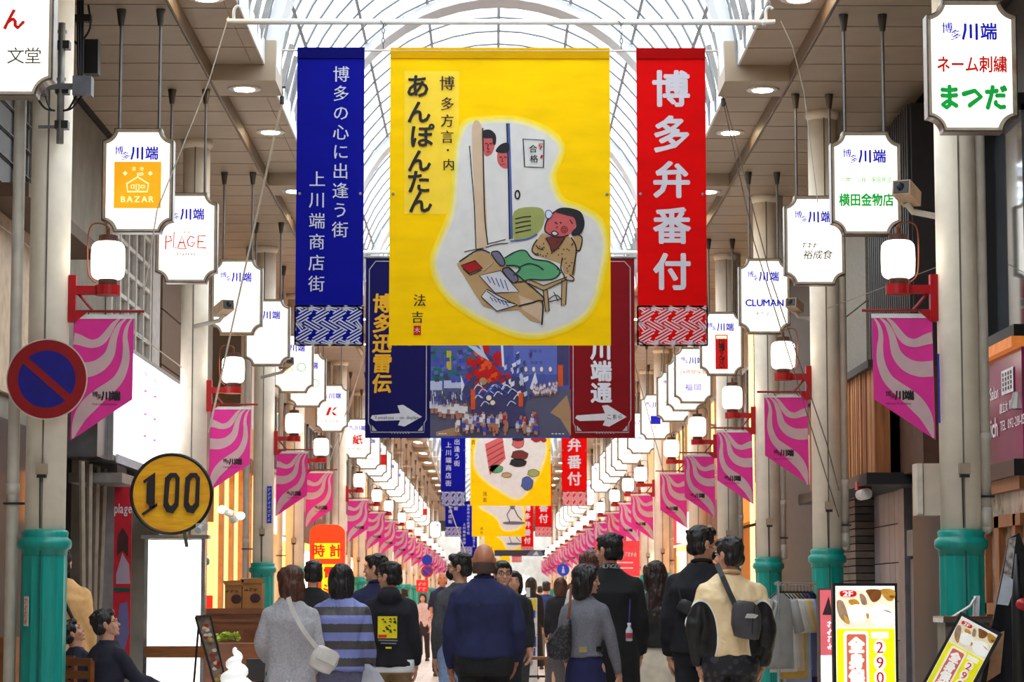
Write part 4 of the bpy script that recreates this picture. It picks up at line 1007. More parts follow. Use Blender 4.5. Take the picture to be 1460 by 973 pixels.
# ---- signs and street things, left
np_ = thing('no_parking_sign', 'round red and blue no-parking sign clamped to the first left pillar', 'traffic sign', at(67, 541, 18.72))
MB().lathe([(.302, -.004), (.302, .006)], 48).obj('rim', P('pale_rim', (206, 196, 180)), np_)
def disc(r_, mi, t, y): t.flat([(r_ * math.cos(a * PI / 32), r_ * math.sin(a * PI / 32)) for a in range(64)], y, mi)
np_.children[0].rotation_euler = (PI / 2, 0, 0)
t = MB(); disc(.293, 0, t, -.008); disc(.213, 1, t, -.010); a = math.radians(-41)
d = Vector((math.cos(a), math.sin(a))) * .225; t.rib([(-d.x, -d.y), (d.x, d.y)], .056, -.012, 0)
t.obj('sign_face', [P('deep_red_reflective', (150, 8, 16), .35), P('deep_blue_reflective', (22, 18, 130), .35)], np_)
MB().bb(-.05, .05, .006, .14, -.02, .02).obj('clamp', GREYM, np_)
for px, py, Y, lbl, k in ((609, 815, 62, 'tiny far no-parking sign low on the left side beyond the crowd', 1), (609, 799, 63, 'tiny far blue round sign just above the far no-parking sign', 0)):
    r = thing('traffic_sign', lbl, 'traffic sign', at(px, py, Y))
    t = MB(); disc(.15, 0, t, -.008) if k else disc(.13, 1, t, -.008)
    if k: disc(.105, 1, t, -.02); t.rib([(-.085, .075), (.085, -.075)], .032, -.03, 0)
    t.obj('sign_face', [P('bright_red_reflective', (210, 20, 30), .35), P('bright_blue_reflective', (20, 60, 200), .35)], r)
    MB().tube([(0, .03, .15), (0, .03, -r.location.z)], .02, 6).obj('pole', GREYM, r)
r = thing('traffic_sign', 'round blue pedestrian sign above the heads right of the centre', 'traffic sign', at(803, 813, 62))
t = MB(); disc(.15, 0, t, -.008); t.ell((0, -.012, .065), (.022, .003, .025), mi=1); t.flat([(-.04, -.08), (-.025, .025), (0, .045), (.025, .025), (.04, -.08)], -.012, 1)
t.obj('sign_face', [P('bright_blue_reflective2', (14, 70, 214), .35), WPR], r); MB().tube([(0, .03, .3), (0, .03, -r.location.z)], .03, 6).obj('pole', GREYM, r)

hs = thing('round_shop_sign', 'round yellow fabric sign with black rim and blackletter 100', 'sign', at(245, 705, 20.3))
R1 = .321
pts = [(R1 * math.cos(a * PI / 32), R1 * .99 * math.sin(a * PI / 32)) for a in range(64)]
t = MB().prism(pts, -.02, .06); t.obj('cloth_disc', P('yellow_satin', (255, 190, 8), .45, var=.2, scale=5, stretch=(.6, 1, 3), bump=.6, tint=(236, 150, 10)), hs)
MB().tube([(1.0 * x, -.02, z) for x, z in pts], .013, 8, closed=True).obj('rim', BLACK, hs)
t = MB(); y = -.045
sc_ = 1 / 178.0
def B(poly): t.flat([((a - 245) * sc_, (705 - b_) * sc_) for a, b_ in poly], y, 0)
B([(205, 686), (222, 674), (222, 724), (214, 726), (214, 686), (206, 690)]); B([(203, 733), (225, 718), (226, 722), (206, 736)]); B([(210, 690), (214, 684), (214, 722), (210, 718)])
for ox in (0, 29):
    out_ = [(236 + ox, 682), (243 + ox, 675), (252 + ox, 675), (257 + ox, 682), (256 + ox, 722), (248 + ox, 733), (239 + ox, 731), (234 + ox, 722)]
    inn = [(243 + ox, 687), (246 + ox, 682), (250 + ox, 682), (251 + ox, 687), (250 + ox, 717), (246 + ox, 722), (243 + ox, 721), (241 + ox, 716)]
    for q in range(8): B([out_[q], out_[(q + 1) % 8], inn[(q + 1) % 8], inn[q]])
t.obj('lettering', P('black_applique', (34, 26, 30)), hs)
MB().tube([(.1, .03, -.30), (.12, .05, -.42)], .015, 6).obj('stem', GREYM, hs)
sp = MB(); sp.box((0, 0, 0), (.09, .08, .06)); sp.tube([(0, -.03, 0), (-.02, -.1, -.03)], .028, 8)
o = sp.obj('spot_lamp', P('silver_lamp', (220, 220, 220), .3, .5), None, at(288, 752, 20.2)); o['label'] = 'small silver spot lamp beside the round 100 sign'; o['category'] = 'lamp'

mbz = at(250, 765, 20.6).z
mbd = thing('menu_board', 'tall glowing white menu board in a chrome frame under the 100 sign', 'sign board', (at(249, 800, 20.6).x, 20.6, 0))
k_ = 20.6 / 3600; hw = 43 * k_
t = MB()
for x in (-hw, hw - .03): t.bb(x, x + .03, 0, .12, 0, mbz)
t.bb(-hw - .03, hw + .03, -.01, .13, mbz - .02, mbz + .01); t.bb(-hw, hw, 0, .12, .1, .14); t.obj('frame', P('chrome', (200, 200, 204), .18, .9), mbd)
MB().bb(-hw + .03, hw - .03, .01, .11, .14, mbz - .03).obj('light_panel', P('menu_light_panel', (255, 254, 248), emit=1.4, var=.01, ecol=(255, 253, 246)), mbd)
t = MB(); rnd = random.Random(5)
for q in range(60): a, b_ = rnd.uniform(-.14, .14), rnd.uniform(.2, mbz - .15); t.rib([(a, b_), (a + .008, b_)], .006, .006, 0)
t.obj('menu_print', P('faint_red_print', (250, 150, 160), emit=.6), mbd)
o = MB().bb(-.24, .24, -.05, 0, 0, .09).obj('wooden_crossbar', P('varnished_wood', (146, 84, 34), .4, var=.2, stretch=(1, 1, 8)), None, at(250, 938, 20.2)); o['label'] = 'brown wooden board crossing the glowing menu board'; o['category'] = 'board'

es = thing('easel_menu', 'folding easel menu with food pictures leaning beside the white menu board', 'easel', (at(303, 900, 18.6).x, 18.6, 0))
z1 = at(300, 880, 18.6).z; k2 = 18.6 / 3600
PXr = lambda px: (px - 303) * k2
t = MB(); t.prism([(PXr(279), z1), (PXr(300), z1 + .01), (PXr(330), .55), (PXr(316), .5)], 0, .02); t.obj('panel', P('food_menu_print', (150, 130, 110), .3, var=.35, scale=18, tint=(60, 40, 40)), es)
t = MB(); t.tube([(PXr(279), -.01, z1), (PXr(322), -.01, .45), (PXr(340), -.01, 0)], .009, 6); t.tube([(PXr(300), -.01, z1 + .01), (PXr(334), -.01, .5)], .008, 6); t.tube([(PXr(279), -.01, z1 + .003), (PXr(300), -.01, z1 + .01)], .009, 6); t.tube([(PXr(283), .02, z1 - .05), (PXr(262), .25, 0)], .009, 6)
t.obj('frame', P('black_easel_frame', (40, 34, 34), .4), es)
rnd = random.Random(9); t = MB()
for q in range(26):
    f_ = rnd.uniform(.05, .95); a = PXr(285 + f_ * 35) + rnd.uniform(0, .05); b_ = z1 - .03 - f_ * (z1 - .6)
    t.ell((a, -.004, b_), (.018, .002, .014), mi=rnd.choice((0, 1, 2)))
t.obj('food_pictures', [pr('food_red', (200, 70, 40)), pr('food_gold', (230, 180, 90)), pr('food_white', (240, 236, 226))], es)
# soft-serve display
ss = thing('soft_serve_display', 'white soft-serve swirl display model at the bottom edge, tip up', 'display model', (at(336, 950, 17).x, 17.0, 0))
zt_ = at(336, 911, 17).z; prof = [(.12, .2), (.16, .45), (.17, .5)]
z = .52; r_ = .16
t = MB(); nz = 0
pts = []; rad = []
for q in range(120):
    f_ = q / 119; ang = f_ * 2 * PI * 4.6; rr = .105 * (1 - f_) ** .8
    pts.append((rr * math.cos(ang), rr * math.sin(ang), .56 + (zt_ - .62) * f_)); rad.append(.062 * (1 - f_) ** .6 + .008)
t.tube(pts, rad, 10); t.lathe([(.07, .5), (.12, .56), (.03, zt_ - .12)], 16)
t.obj('cream_swirl', P('white_soft_serve', (255, 255, 255), .35, var=.01, emit=.35), ss, smooth=True)
MB().lathe([(.10, 0), (.10, .05), (.05, .08), (.07, .3), (.14, .52), (.13, .54)], 20).obj('cone_stand', P('wafer_brown', (200, 150, 90), bump=.3), ss, smooth=True)
# counter, boxes, greens, bicycle wheel
cx_ = at(345, 900, 24).x
ct = thing('wooden_counter', 'brown wooden counter below the cardboard boxes on the left', 'counter', (cx_, 24.0, 0))
wd = P('counter_wood', (140, 76, 30), .35, var=.2, stretch=(1, 1, 6), scale=4)
ctop = at(345, 868, 24).z
MB().bb(-.46, .42, 0, .5, 0, ctop - .05).obj('body', wd, ct); MB().bb(-.5, .46, -.04, .54, ctop - .05, ctop).obj('top', wd, ct); MB().bb(-.48, .44, -.02, 0, ctop - .13, ctop - .1).obj('moulding', wd, ct)
for q in range(2): MB().bb(-.4 + q * .42, -.03 + q * .42, -.015, 0, .3, ctop - .2).obj('panel', P('counter_panel', (120, 60, 22), .4, var=.2), ct)
cb = P('cardboard', (176, 122, 66), .8, var=.12)
for a, b_, c, d, lbl in ((319, 344, 835, 868, 'left open cardboard box with dark print on the wooden counter'), (344, 373, 832, 868, 'right cardboard box with printed logo on the wooden counter')):
    p0, p1 = at(a, d, 24), at(b_, c, 24); r = thing('cardboard_box', lbl, 'box', ((p0.x + p1.x) / 2, 24.2, ctop + .001)); w2 = (p1.x - p0.x) / 2 * .97; h2 = p1.z - p0.z
    MB().bb(-w2, w2, -.14, .16, 0, h2).obj('body', cb, r); MB().prism([(-w2, h2), (w2, h2), (w2 + .03, h2 + .05), (-w2 - .02, h2 + .04)], -.16, -.15).obj('flap', cb, r)
    t = MB(); marks(t, 3, -.01, h2 * .74, .13, .03, -.145, 0, a); t.ell((.03, -.142, h2 * .4), (.05, .002, .045), mi=0); t.obj('print', P('box_print', (70, 30, 40)), r)
o = MB().bb(-.07, .07, -.08, .08, 0, .03).obj('paper_pack', P('white_pack', (236, 234, 230)), None, (at(354, 832, 24).x, 24.2, at(354, 832, 24).z + .02)); o['label'] = 'flat white pack lying on top of the right cardboard box'; o['category'] = 'pack'
t = MB(); rnd = random.Random(2)
for q in range(40): a = rnd.uniform(-.1, .1); t.ell((a, rnd.uniform(-.05, .05), rnd.uniform(0, .05)), (.03, .025, .008), Euler((rnd.random(), rnd.random(), rnd.random() * 6)).to_matrix(), 6, 4)
o = t.obj('leafy_greens', P('leaf_green', (176, 200, 60), .6, var=.3), None, at(324, 912, 22)); o['label'] = 'bunch of yellow-green leaves on the low wooden shelf'; o['category'] = 'greens'
o = MB().bb(-.42, .12, 0, .4, -.25, 0).obj('low_shelf', wd, None, at(350, 918, 22))
o.data.transform(Matrix.Diagonal((1, 1, 3.52, 1))); o['label'] = 'low wooden shelf box in front of the counter under the greens'; o['category'] = 'shelf'
bc = thing('bicycle', 'parked bicycle wheel and basket with a purple bag behind the woman in grey', 'bicycle', (at(373, 973, 21).x, 21.2, 0))
t = MB(); t.tube([(.0 + .30 * math.cos(a * PI / 18), 0, .62 + .0 + .30 * math.sin(a * PI / 18) - .28) for a in range(36)], .018, 8, closed=True); t.obj('tyre', BLACK, bc)
MB().tube([(.335 * math.cos(a * PI / 18), 0, .36 + .335 * math.sin(a * PI / 18)) for a in range(-2, 20)], .02, 6).obj('mudguard', P('white_mudguard', (235, 235, 235)), bc)
t = MB()
for a in range(12): t.tube([(0, 0, .34), (.29 * math.cos(a * PI / 6), 0, .34 + .29 * math.sin(a * PI / 6))], .003, 4)
t.tube([(0, .03, .34), (.05, .03, .85), (.4, .03, .8)], .016, 6); t.tube([(.4, .03, .8), (.9, .03, .34)], .016, 6); t.tube([(.9 + .3 * math.cos(a * PI / 12), 0.0, .34 + .3 * math.sin(a * PI / 12)) for a in range(24)], .018, 6, closed=True); t.obj('frame_and_spokes', GREYM, bc)
MB().prism([(-.12, .66), (.22, .66), (.26, .84), (-.14, .84)], -.1, .12).obj('basket', P('dark_wire_basket', (50, 44, 46)), bc)
o = MB().ell((0, 0, 0), (.15, .12, .08)).obj('purple_bag', P('purple_pattern_bag', (120, 30, 90), var=.3, scale=20, tint=(230, 190, 60)), None, (bc.location.x + .07, 21.2, .925), smooth=True); o['label'] = 'purple patterned bag lying in the bicycle basket'; o['category'] = 'bag'
# warm shop window left between the pillars with lamps and door
wsx = at(325, 700, 33)
ws = thing('lit_shopfront', 'warm orange-lit shop entrance with a curtain, left between second and third pillars', 'shop', (-4.3, 38.8, 0))
MB().bb(.02, .05, 0, 6, 0, 3.6).obj('glowing_wall', WARM, ws)
MB().bb(.0, .35, 0, 6.2, 3.6, 4.1).obj('pelmet', P('tan_pelmet', (206, 160, 112)), ws)
t = MB()
for q in range(14): t.ell((.3, .2 + q * .42, 3.55), (.05, .2, .2), None, 8, 5)
t.obj('scalloped_curtain', P('brown_lace', (130, 90, 60), bump=.4), ws)
for q in range(4): MB().bb(.05, .12, .4 + q * 1.5, .6 + q * 1.5, 0, 3.6).obj('mullion', P('light_wood_post', (196, 140, 90)), ws)
for k_, (px, py) in enumerate(((319, 728), (341, 737))):
    r = thing('spot_lamp', ('left' if k_ == 0 else 'right') + ' white spot lamp of the pair glowing before the orange shop entrance', 'lamp', at(px, py, 33))
    MB().tube([(0, 0, 0), (.10 if k_ == 0 else -.10, .05, -.05)], .05, 12).obj('housing', WHITE, r, smooth=True); MB().ell((-.02 if k_ == 0 else .02, -.02, .01), (.055, .04, .05)).obj('glowing_lens', lampm, r)
# antenna mast with boxes on the first left pillar
am = thing('antenna_mast', 'grey mast with clamps and two grey boxes strapped to the first left pillar', 'antenna', (at(87, 120, 18.75).x, 18.75, 0))
zz = lambda py: at(87, py, 18.75).z; dx = lambda px: (px - 87) * 18.75 / 3600
MB().tube([(0, 0, zz(205)), (0, 0, zz(33))], .027, 14).obj('tube', P('galvanised', (140, 138, 136), .45, .5, var=.2), am, smooth=True)
for py in (64, 128, 178): MB().box((.01, .02, zz(py)), (.10, .09, .06)).obj('clamp', DARKM, am)
for py in (44, 66, 112, 180): MB().box((-.07, .03, zz(py)), (.2, .03, .02)).obj('strap', GREYM, am)
for a, b_, c, d in ((40, 67, 110, 136), (106, 133, 111, 138)): MB().bb(dx(a), dx(b_), -.08, .05, zz(d), zz(c)).obj('box', P('box_grey_paint', (112, 112, 118), .5), am)
MB().bb(dx(67), dx(106), -.03, .01, zz(128), zz(120)).obj('cross_arm', GREYM, am)
for a, b_ in ((52, 80), (66, 80), (118, 92), (110, 92)): MB().tube(smooth_line([(dx(a), -.03, zz(138)), (dx((a + b_) / 2), -.05, zz(156)), (dx(b_), -.03, zz(159))], 5), .008, 6).obj('cable', BLACK, am)
bx = thing('ceiling_box', 'black box and hanging cable bundle under the ceiling behind the mast', 'equipment', at(128, 80, 21.5))
MB().bb(-.05, .07, 0, .15, -.15, .15).obj('case', BLACK, bx)
t = MB()
for q in range(3): t.tube(smooth_line([(-.11 + .02 * q, 0, .5), (-.10 + .02 * q, 0, 0), (-.09 + .015 * q, 0, -.18)], 4), .012, 6)
t.tube(smooth_line([(-.2, 0, .45), (-.19, 0, .2), (-.1, 0, .1)], 4), .01, 6); t.tube(smooth_line([(-.02, 0, .45), (0, 0, .25), (-.08, 0, .12)], 4), .01, 6); t.box((-.10, 0, .33), (.22, .08, .06))
t.obj('cable_bundle', P('black_cable', (30, 28, 34), .4), bx)
# cctv cameras
def cctv(px, py, Y, sg, lbl, s=1, fl=1, al=.24):
    r = thing('security_camera', lbl, 'camera', at(px, py, Y)); r.scale = (s, s, s)
    M1 = Euler((-.18, 0, -fl * .45)).to_matrix()
    MB().box((0, 0, 0), (.12, .26, .10), M1).obj('housing', P('beige_camera_housing', (190, 160, 130)), r)
    f_ = M1 @ Vector((0, -.131, 0)); MB().box(f_, (.10, .012, .08), M1).obj('front_plate', DARKM, r); f2 = M1 @ Vector((0, -.14, 0))
    MB().ell(f2, (.028, .01, .028)).obj('lens', BLACK, r)
    MB().tube([(0, .04, -.05), (fl * .05, .08, -.11), (fl * al, .12, -.14 - (al - .24) * .4)], .022, 8).obj('bracket_arm', P('camera_arm', (196, 190, 182)), r)
    return r
cctv(1293, 276, 19.0, 1, 'beige security camera on the first right pillar in front of a sign', 1.15, 1)
c2 = cctv(319, 440, 28.0, -1, 'security camera on a slanted arm before the plain left sign', 1.15, -1, .30)
cctv(1133, 436, 27.2, 1, 'security camera beside the second right pillar below the brush-lettered sign', 1.0, 1)
cctv(408, 518, 36, -1, 'small far security camera before the coloured symbol sign on the left', 1.1, -1, .34)
cctv(990, 590, 44, 1, 'small far security camera before the green lettered signs on the right', 1.1, 1, .45)
# orange clock-shop sign
oc = thing('shop_sign', 'orange-red glowing sign with rounded top reading 時計 電池', 'sign', at(466, 851, 46))
k3 = 46 / 3600
W_ = 25 * k3; Ht = 102 * k3
pts = [(-W_, -.6), (W_, -.6), (W_, Ht - .18)] + [(W_ - .2 + .2 * math.cos(a * PI / 8), Ht - .16 + .16 * math.sin(a * PI / 8)) for a in range(0, 5)] + [(-W_ + .2 - .2 * math.cos(a * PI / 8), Ht - .16 + .16 * math.sin(a * PI / 8)) for a in range(4, -1, -1)] + [(-W_, Ht - .18)]
MB().prism(pts, 0, .15).obj('case', P('orange_red_case', (250, 60, 14), .4, emit=.6), oc)
t = MB(); t.rect(-W_ * .72, W_ * .72, Ht - .62, Ht - .34, -.005, 0); t.rect(-W_ * .3, W_ * .55, .0, Ht - .72, -.005, 0); hline(t, '時計', 0, Ht - .48, .24, -.01, 1, .03, adv=1.3); vline(t, '電池', .05, Ht - .88, Ht - 1.2, .24, -.01, 1, .03)
t.obj('lettering', [P('yellow_backlit', (255, 222, 20), emit=.8), P('red_lettering', (220, 30, 10), emit=.3)], oc); MB().bb(-.05, .05, .05, .1, -oc.location.z, -.6).obj('post', GREYM, oc)
r = thing('blue_plate', 'narrow vertical blue plate with white writing on the third left pillar', 'sign', at(384, 720, 36.8))
MB().bb(-.035, .035, 0, .01, -.27, .27).obj('plate', P('blue_enamel', (20, 60, 190)), r); t = MB(); [marks(t, 1, 0, .22 - q * .063, .05, .045, -.003, 0, q) for q in range(8)]; t.obj('lettering', WPR, r)
r = thing('blue_plate', 'narrow vertical blue strip on the first right pillar edge beside the flag', 'sign', at(1339, 554, 18.8)); MB().bb(-.006, .006, 0, .01, -.26, .26).obj('plate', P('blue_enamel2', (20, 60, 190)), r)
r = thing('sticker', 'small white sticker with red writing on the first left teal base', 'sticker', at(37, 872, 18.85)); r.rotation_euler = (0, 0, -.85)
MB().bb(-.03, .03, 0, .004, -.11, .11).obj('paper', P('white_sticker', (220, 214, 206)), r); t = MB(); [marks(t, 1, 0, .075 - q * .05, .04, .04, -.004, 0, q) for q in range(4)]; t.obj('lettering', INKRED, r)
r = thing('shop_sign', 'far red square sign with white writing low on the left', 'sign', at(602, 836, 60)); MB().bb(-.14, .14, 0, .05, -.14, .14).obj('panel', P('red_lit_panel', (230, 30, 20), emit=.3), r); MB().bb(-.02, .02, .02, .05, -r.location.z, -.14).obj('post', GREYM, r); t = MB(); marks(t, 2, 0, .05, .2, .08, -.01, 0); marks(t, 2, 0, -.07, .2, .08, -.01, 0, 2); t.obj('lettering', WPR, r)
# ---------------------------------------------------------------- right side
rw = thing('shop_building', 'stone-block building with dark windows and wooden cladding behind the first right pillar', 'building', (0, 0, 0))
X = 4.5
def RZ(px, py): return onx(px, py, X)
def rbox(px0, px1, z0, z1, out, name, mat, par=rw, **kw):
    ya, yb = onx(px1, 600, X)[0], onx(px0, 600, X)[0]
    return MB().bb(X - out, X + .02, ya, yb, z0, z1).obj(name, mat, par, **kw)
def zat(px, py): return onx(px, py, X)[1]
MB().bb(X, X + .2, 20, 39.4, 0, 6.5).obj('wall', P('dark_wall_base', (70, 62, 56)), rw)
stone = [P('stone_block_%d' % i, c, .85, var=.12, scale=5, bump=.3) for i, c in enumerate(((150, 126, 100), (138, 116, 92), (160, 136, 110)))]
rnd = random.Random(4)
zlo = 3.6; hh = .235
for row in range(12):
    y = 30.3 + (.25 if row % 2 else 0); z = zlo + row * hh
    while y < 33.6:
        L_ = rnd.uniform(.55, .8); y1_ = min(y + L_, 33.7)
        MB().bb(X - .05 - rnd.uniform(0, .03), X, y + .01, y1_ - .01, z + .008, z + hh - .008).obj('stone_block', rnd.choice(stone), rw); y = y1_
for a, b_ in ((30.75, 31.7), (32.2, 33.0)):
    t = MB(); za, zb = 4.35, 5.55
    for c, d, e_, g in ((a, b_, za, za + .07), (a, b_, zb - .07, zb), (a, a + .07, za, zb), (b_ - .07, b_, za, zb), ((a + b_) / 2 - .03, (a + b_) / 2 + .03, za, zb)): t.bb(X - .16, X - .05, c, d, e_, g)
    f = t.obj('window', BLACK, rw); MB().bb(X - .09, X - .07, a, b_, za, zb).obj('pane', P('blue_grey_pane', (110, 112, 122), .15, var=.2), f)
for a, b_ in ((3.35, 4.62), (4.64, 6.2)): MB().bb(X - .35, X, 27.9, 30.15, a, b_).obj('concrete_slab', P('speckled_concrete', (146, 140, 130), .85, var=.1, scale=30), rw)
MB().bb(X - .42, X, 30.15, 30.35, 2.9, 6.3).obj('corner_post', P('pale_post', (192, 180, 168)), rw)
t = MB()
for q in range(40): t.bb(X - .30 - (q % 2) * .03, X, 25.0 + q * .07, 25.07 + q * .07, 3.6, 6.3)
t.obj('ribbed_cladding', P('black_ribbed_steel', (44, 40, 42), .5), rw, kind='stuff')
MB().bb(X - .3, X, 24.6, 26, 2.6, 3.6).obj('brown_panel', P('dark_brown_board', (84, 52, 34), .6, var=.2), rw)
# wooden slat front with shield emblem
t = MB(); rnd = random.Random(8)
slm = [P('cedar_slat_%d' % i, c, .6, var=.25, scale=3, stretch=(6, 6, .5)) for i, c in enumerate(((186, 120, 66), (166, 100, 52), (204, 140, 84)))]
y = 26.0
while y < 31.4:
    MB().bb(X - .55 - rnd.uniform(0, .03), X - .4, y + .006, y + .094, 2.62, 3.72).obj('slat', slm[rnd.randrange(3)], rw); y += .1
MB().bb(X - .68, X, 25.8, 31.6, 2.5, 2.62).obj('sill_beam', BLACK, rw); MB().bb(X - .62, X, 26, 31.6, 3.72, 3.80).obj('top_beam', P('dark_top_beam', (60, 52, 50)), rw)
t = MB(); sh = [(-.55, .38), (-.2, .33), (.15, .42), (.5, .55), (.45, .1), (.25, -.35), (-.05, -.52), (-.35, -.3), (-.52, .05)]
for yv in (0, .06): t.add([(X - .60 - yv, 28.6 + a * (1 - yv), 3.22 + b_ * (1 - yv)) for a, b_ in sh], [tuple(range(9))])
t.f.extend([(i, (i + 1) % 9, (i + 1) % 9 + 9, i + 9) for i in range(9)]); t.m.extend([0] * 9)
t.obj('shield_emblem', P('grey_bronze', (128, 108, 90), .35, .5), rw)
MB().bb(X - .3, X, 32.0, 33.8, 2.85, 3.5).obj('pale_panel', P('beige_board', (206, 180, 150)), rw); MB().bb(X - .3, X, 32.0, 33.4, 2.4, 2.85).obj('navy_panel', P('navy_board', (24, 22, 60)), rw)
MB().bb(X - .1, X, 31.3, 33.8, 1.9, 2.3).obj('wood_lintel', P('ochre_lintel', (150, 100, 40)), rw); MB().bb(X - .06, X, 31.4, 33.2, 0, 1.9).obj('door', P('red_brown_door', (110, 52, 26), var=.2, stretch=(4, 4, .5)), rw)
br_ = [P('dark_brick_%d' % i, c, .6, var=.15) for i, c in enumerate(((92, 80, 72), (80, 70, 64), (104, 90, 80)))]
for row in range(26):
    z = .35 + row * .085
    for q in range(3):
        MB().bb(X - .33, X, 29.1 + q * .58 + .01, 29.1 + (q + 1) * .58 - .01, z + .006, z + .079).obj('brick', rnd.choice(br_), rw)
MB().bb(X - .36, X - .1, 30.75, 31.0, .4, 1.85).obj('orange_post', P('rusty_orange_post', (196, 110, 60), var=.35, scale=6), rw)
tl = [P('grey_tile_%d' % i, c, .35, var=.08) for i, c in enumerate(((128, 124, 132), (120, 116, 124), (136, 132, 138)))]
for row in range(6):
    for q in range(5): MB().bb(X - .12, X, 27.2 + q * .37 + .008, 27.2 + (q + 1) * .37 - .008, .05 + row * .42, .05 + (row + 1) * .42 - .012).obj('tile', rnd.choice(tl), rw)
MB().bb(X - .15, X, 26.75, 27.15, 0, 2.5).obj('metal_jamb', P('grey_jamb', (124, 122, 128), .4, .3), rw); MB().bb(X - .1, X, 26.2, 26.7, .02, 1.75).obj('tile_panel', tl[1], rw)
MB().bb(X - .14, X, 26.2, 26.65, 1.78, 2.05).obj('intercom_box', P('grey_intercom', (150, 146, 140)), rw)
MB().bb(X - .16, X - .02, 24.0, 26.15, 0, 2.6).obj('black_shutter', BLACK, rw)
o = MB().tube([(0, 0, 0), (.02, -.28, .0)], .06, 12).obj('wall_lamp', P('white_lamp_tube', (232, 228, 222), .4), None, (3.86, 26.5, 2.42)); o['label'] = 'white tube lamp with a red cap under the wooden front'; o['category'] = 'lamp'; MB().bb(-.05, .1, -.1, .06, .05, .14).obj('cap', REDM, o)
eb = thing('electrical_box', 'tall beige electrical box mounted left of the first right pillar', 'box', at(1325, 735, 19.1))
k = 19.1 / 3600
MB().bb(-17 * k, 17 * k, 0, .2, 0, 74 * k).obj('case', P('beige_box_paint', (208, 192, 174), .5, var=.06), eb); MB().bb(-17 * k, -9 * k, -.015, 0, .01, 73 * k).obj('side_flange', P('beige_box_paint_b', (222, 208, 192)), eb); MB().bb(-.045, -.04, -.004, 0, 0, 74 * k).obj('seam', DARKM, eb)
MB().bb(.05, .2, .05, .1, 52 * k, 54 * k).obj('strap', GREYM, eb)
# shop at the right edge
rs = thing('store', 'cropped shop front at the right edge with magenta glass sign and wooden door', 'shop', (0, 0, 0))
rX = 4.44
t = MB()
for a, b_, c, d in ((21.0, 23.3, 5.45, 5.6), (21.0, 23.3, 3.53, 3.63), (23.1, 23.3, 3.53, 5.6), (22.15, 22.35, 3.55, 5.5)): t.bb(rX - .08, rX + .06, a, b_, c, d)
f = t.obj('window', BLACK, rs); MB().bb(rX + .02, rX + .05, 21, 23.2, 3.4, 5.5).obj('pane', P('mirror_pane', (150, 158, 170), .04, .85, var=.1), f)
t = MB(); t.bb(rX - .1, rX + .05, 21, 23.3, 3.44, 3.53); t.obj('lit_soffit', P('orange_soffit', (210, 120, 50), .5, emit=.5, var=.2), rs)
MB().bb(rX - .02, rX + .05, 21, 23.25, 2.5, 3.44).obj('magenta_panel', P('magenta_glass', (150, 44, 96), .15, var=.25, scale=2, tint=(110, 60, 70)), rs)
t = MB(); tt = MB()
hline(tt, 'Hair Salon', 22.38, 3.14, .16, 0, 0, .01, sx=1.1); hline(tt, 'Rich', 22.45, 2.84, .24, 0, 0, .015, sx=1.2); hline(tt, '創立女 時間', 23.12, 2.98, .10, 0, 0, .02, sx=1.2); hline(tt, 'TEL 092-281-1155', 23.35, 2.83, .12, 0, 0, .01, sx=1.3); tt.rect(22.9, 23.4, 3.09, 3.30, 0, 0)
for i_ in range(4):
    for j_ in range(4): tt.rect(22.95 + i_ * .11, 23.01 + i_ * .11, 3.12 + j_ * .042, 3.15 + j_ * .042, -.002, 1)
# read from the street: mirrored onto the wall plane so that Y runs right to left
cy = 22.3
for v in tt.v: t.v.append((rX - .03 + v[1], 2 * cy - v[0] + .1, v[2]))
t.f = tt.f; t.m = tt.m; t.obj('lettering', [P('white_vinyl', (232, 226, 226)), BLACK], rs)
MB().bb(rX - .1, rX + .05, 21, 23.3, 2.36, 2.5).obj('dark_beam', DARKM, rs)
dw = P('door_wood', (152, 92, 50), .5, var=.2, stretch=(3, 3, .5)); dr = MB()
for a, b_, c, d in ((21, 23.2, 2.25, 2.36), (21, 23.2, 1.95, 2.05), (23.05, 23.2, 0, 2.36), (22.5, 22.6, 0, 2.05), (21.9, 22.1, 0, 2.05), (21.2, 21.3, 0, 2.05), (21, 23.2, 1.2, 1.3)): dr.bb(rX - .06, rX + .04, a, b_, c, d)
d_ = dr.obj('door', dw, rs); MB().bb(rX + .0, rX + .03, 21, 23.1, 0, 2.3).obj('pane', P('door_glass', (190, 170, 150), .1, var=.3), d_)
o = MB().lathe([(.05, 0), (.09, -.14), (.085, -.14), (.03, 0)], 14).obj('cone_lamp', P('grey_cone_lamp', (150, 146, 142), .35, .5), None, at(1453, 560, 21.2)); o['label'] = 'grey cone lamp over the magenta sign at the right edge'; o['category'] = 'lamp'
# lit strip by the third right pillar
ls = thing('light_column', 'tall bright yellow-white lit strip beside the third right pillar', 'lamp', (at(1073, 700, 41).x, 41, 0))
z0, z1 = at(1073, 830, 41).z, at(1073, 420, 41).z
MB().bb(-.035, .035, 0, .1, z0, z1).obj('glowing_tube', P('strip_glow', (255, 236, 170), emit=3.5, ecol=(255, 206, 110)), ls); MB().bb(.035, .16, 0, .2, z0, z1).obj('housing', P('red_brown_housing', (120, 60, 30)), ls)
ls2 = thing('light_column', 'thinner warm lit strip left of the bright one on the right side', 'lamp', (at(1045, 700, 47).x, 47, 0)); MB().bb(-.03, .03, 0, .1, 1.4, 4.4).obj('glowing_tube', P('strip_glow2', (255, 210, 140), emit=2.2, ecol=(255, 180, 90)), ls2)
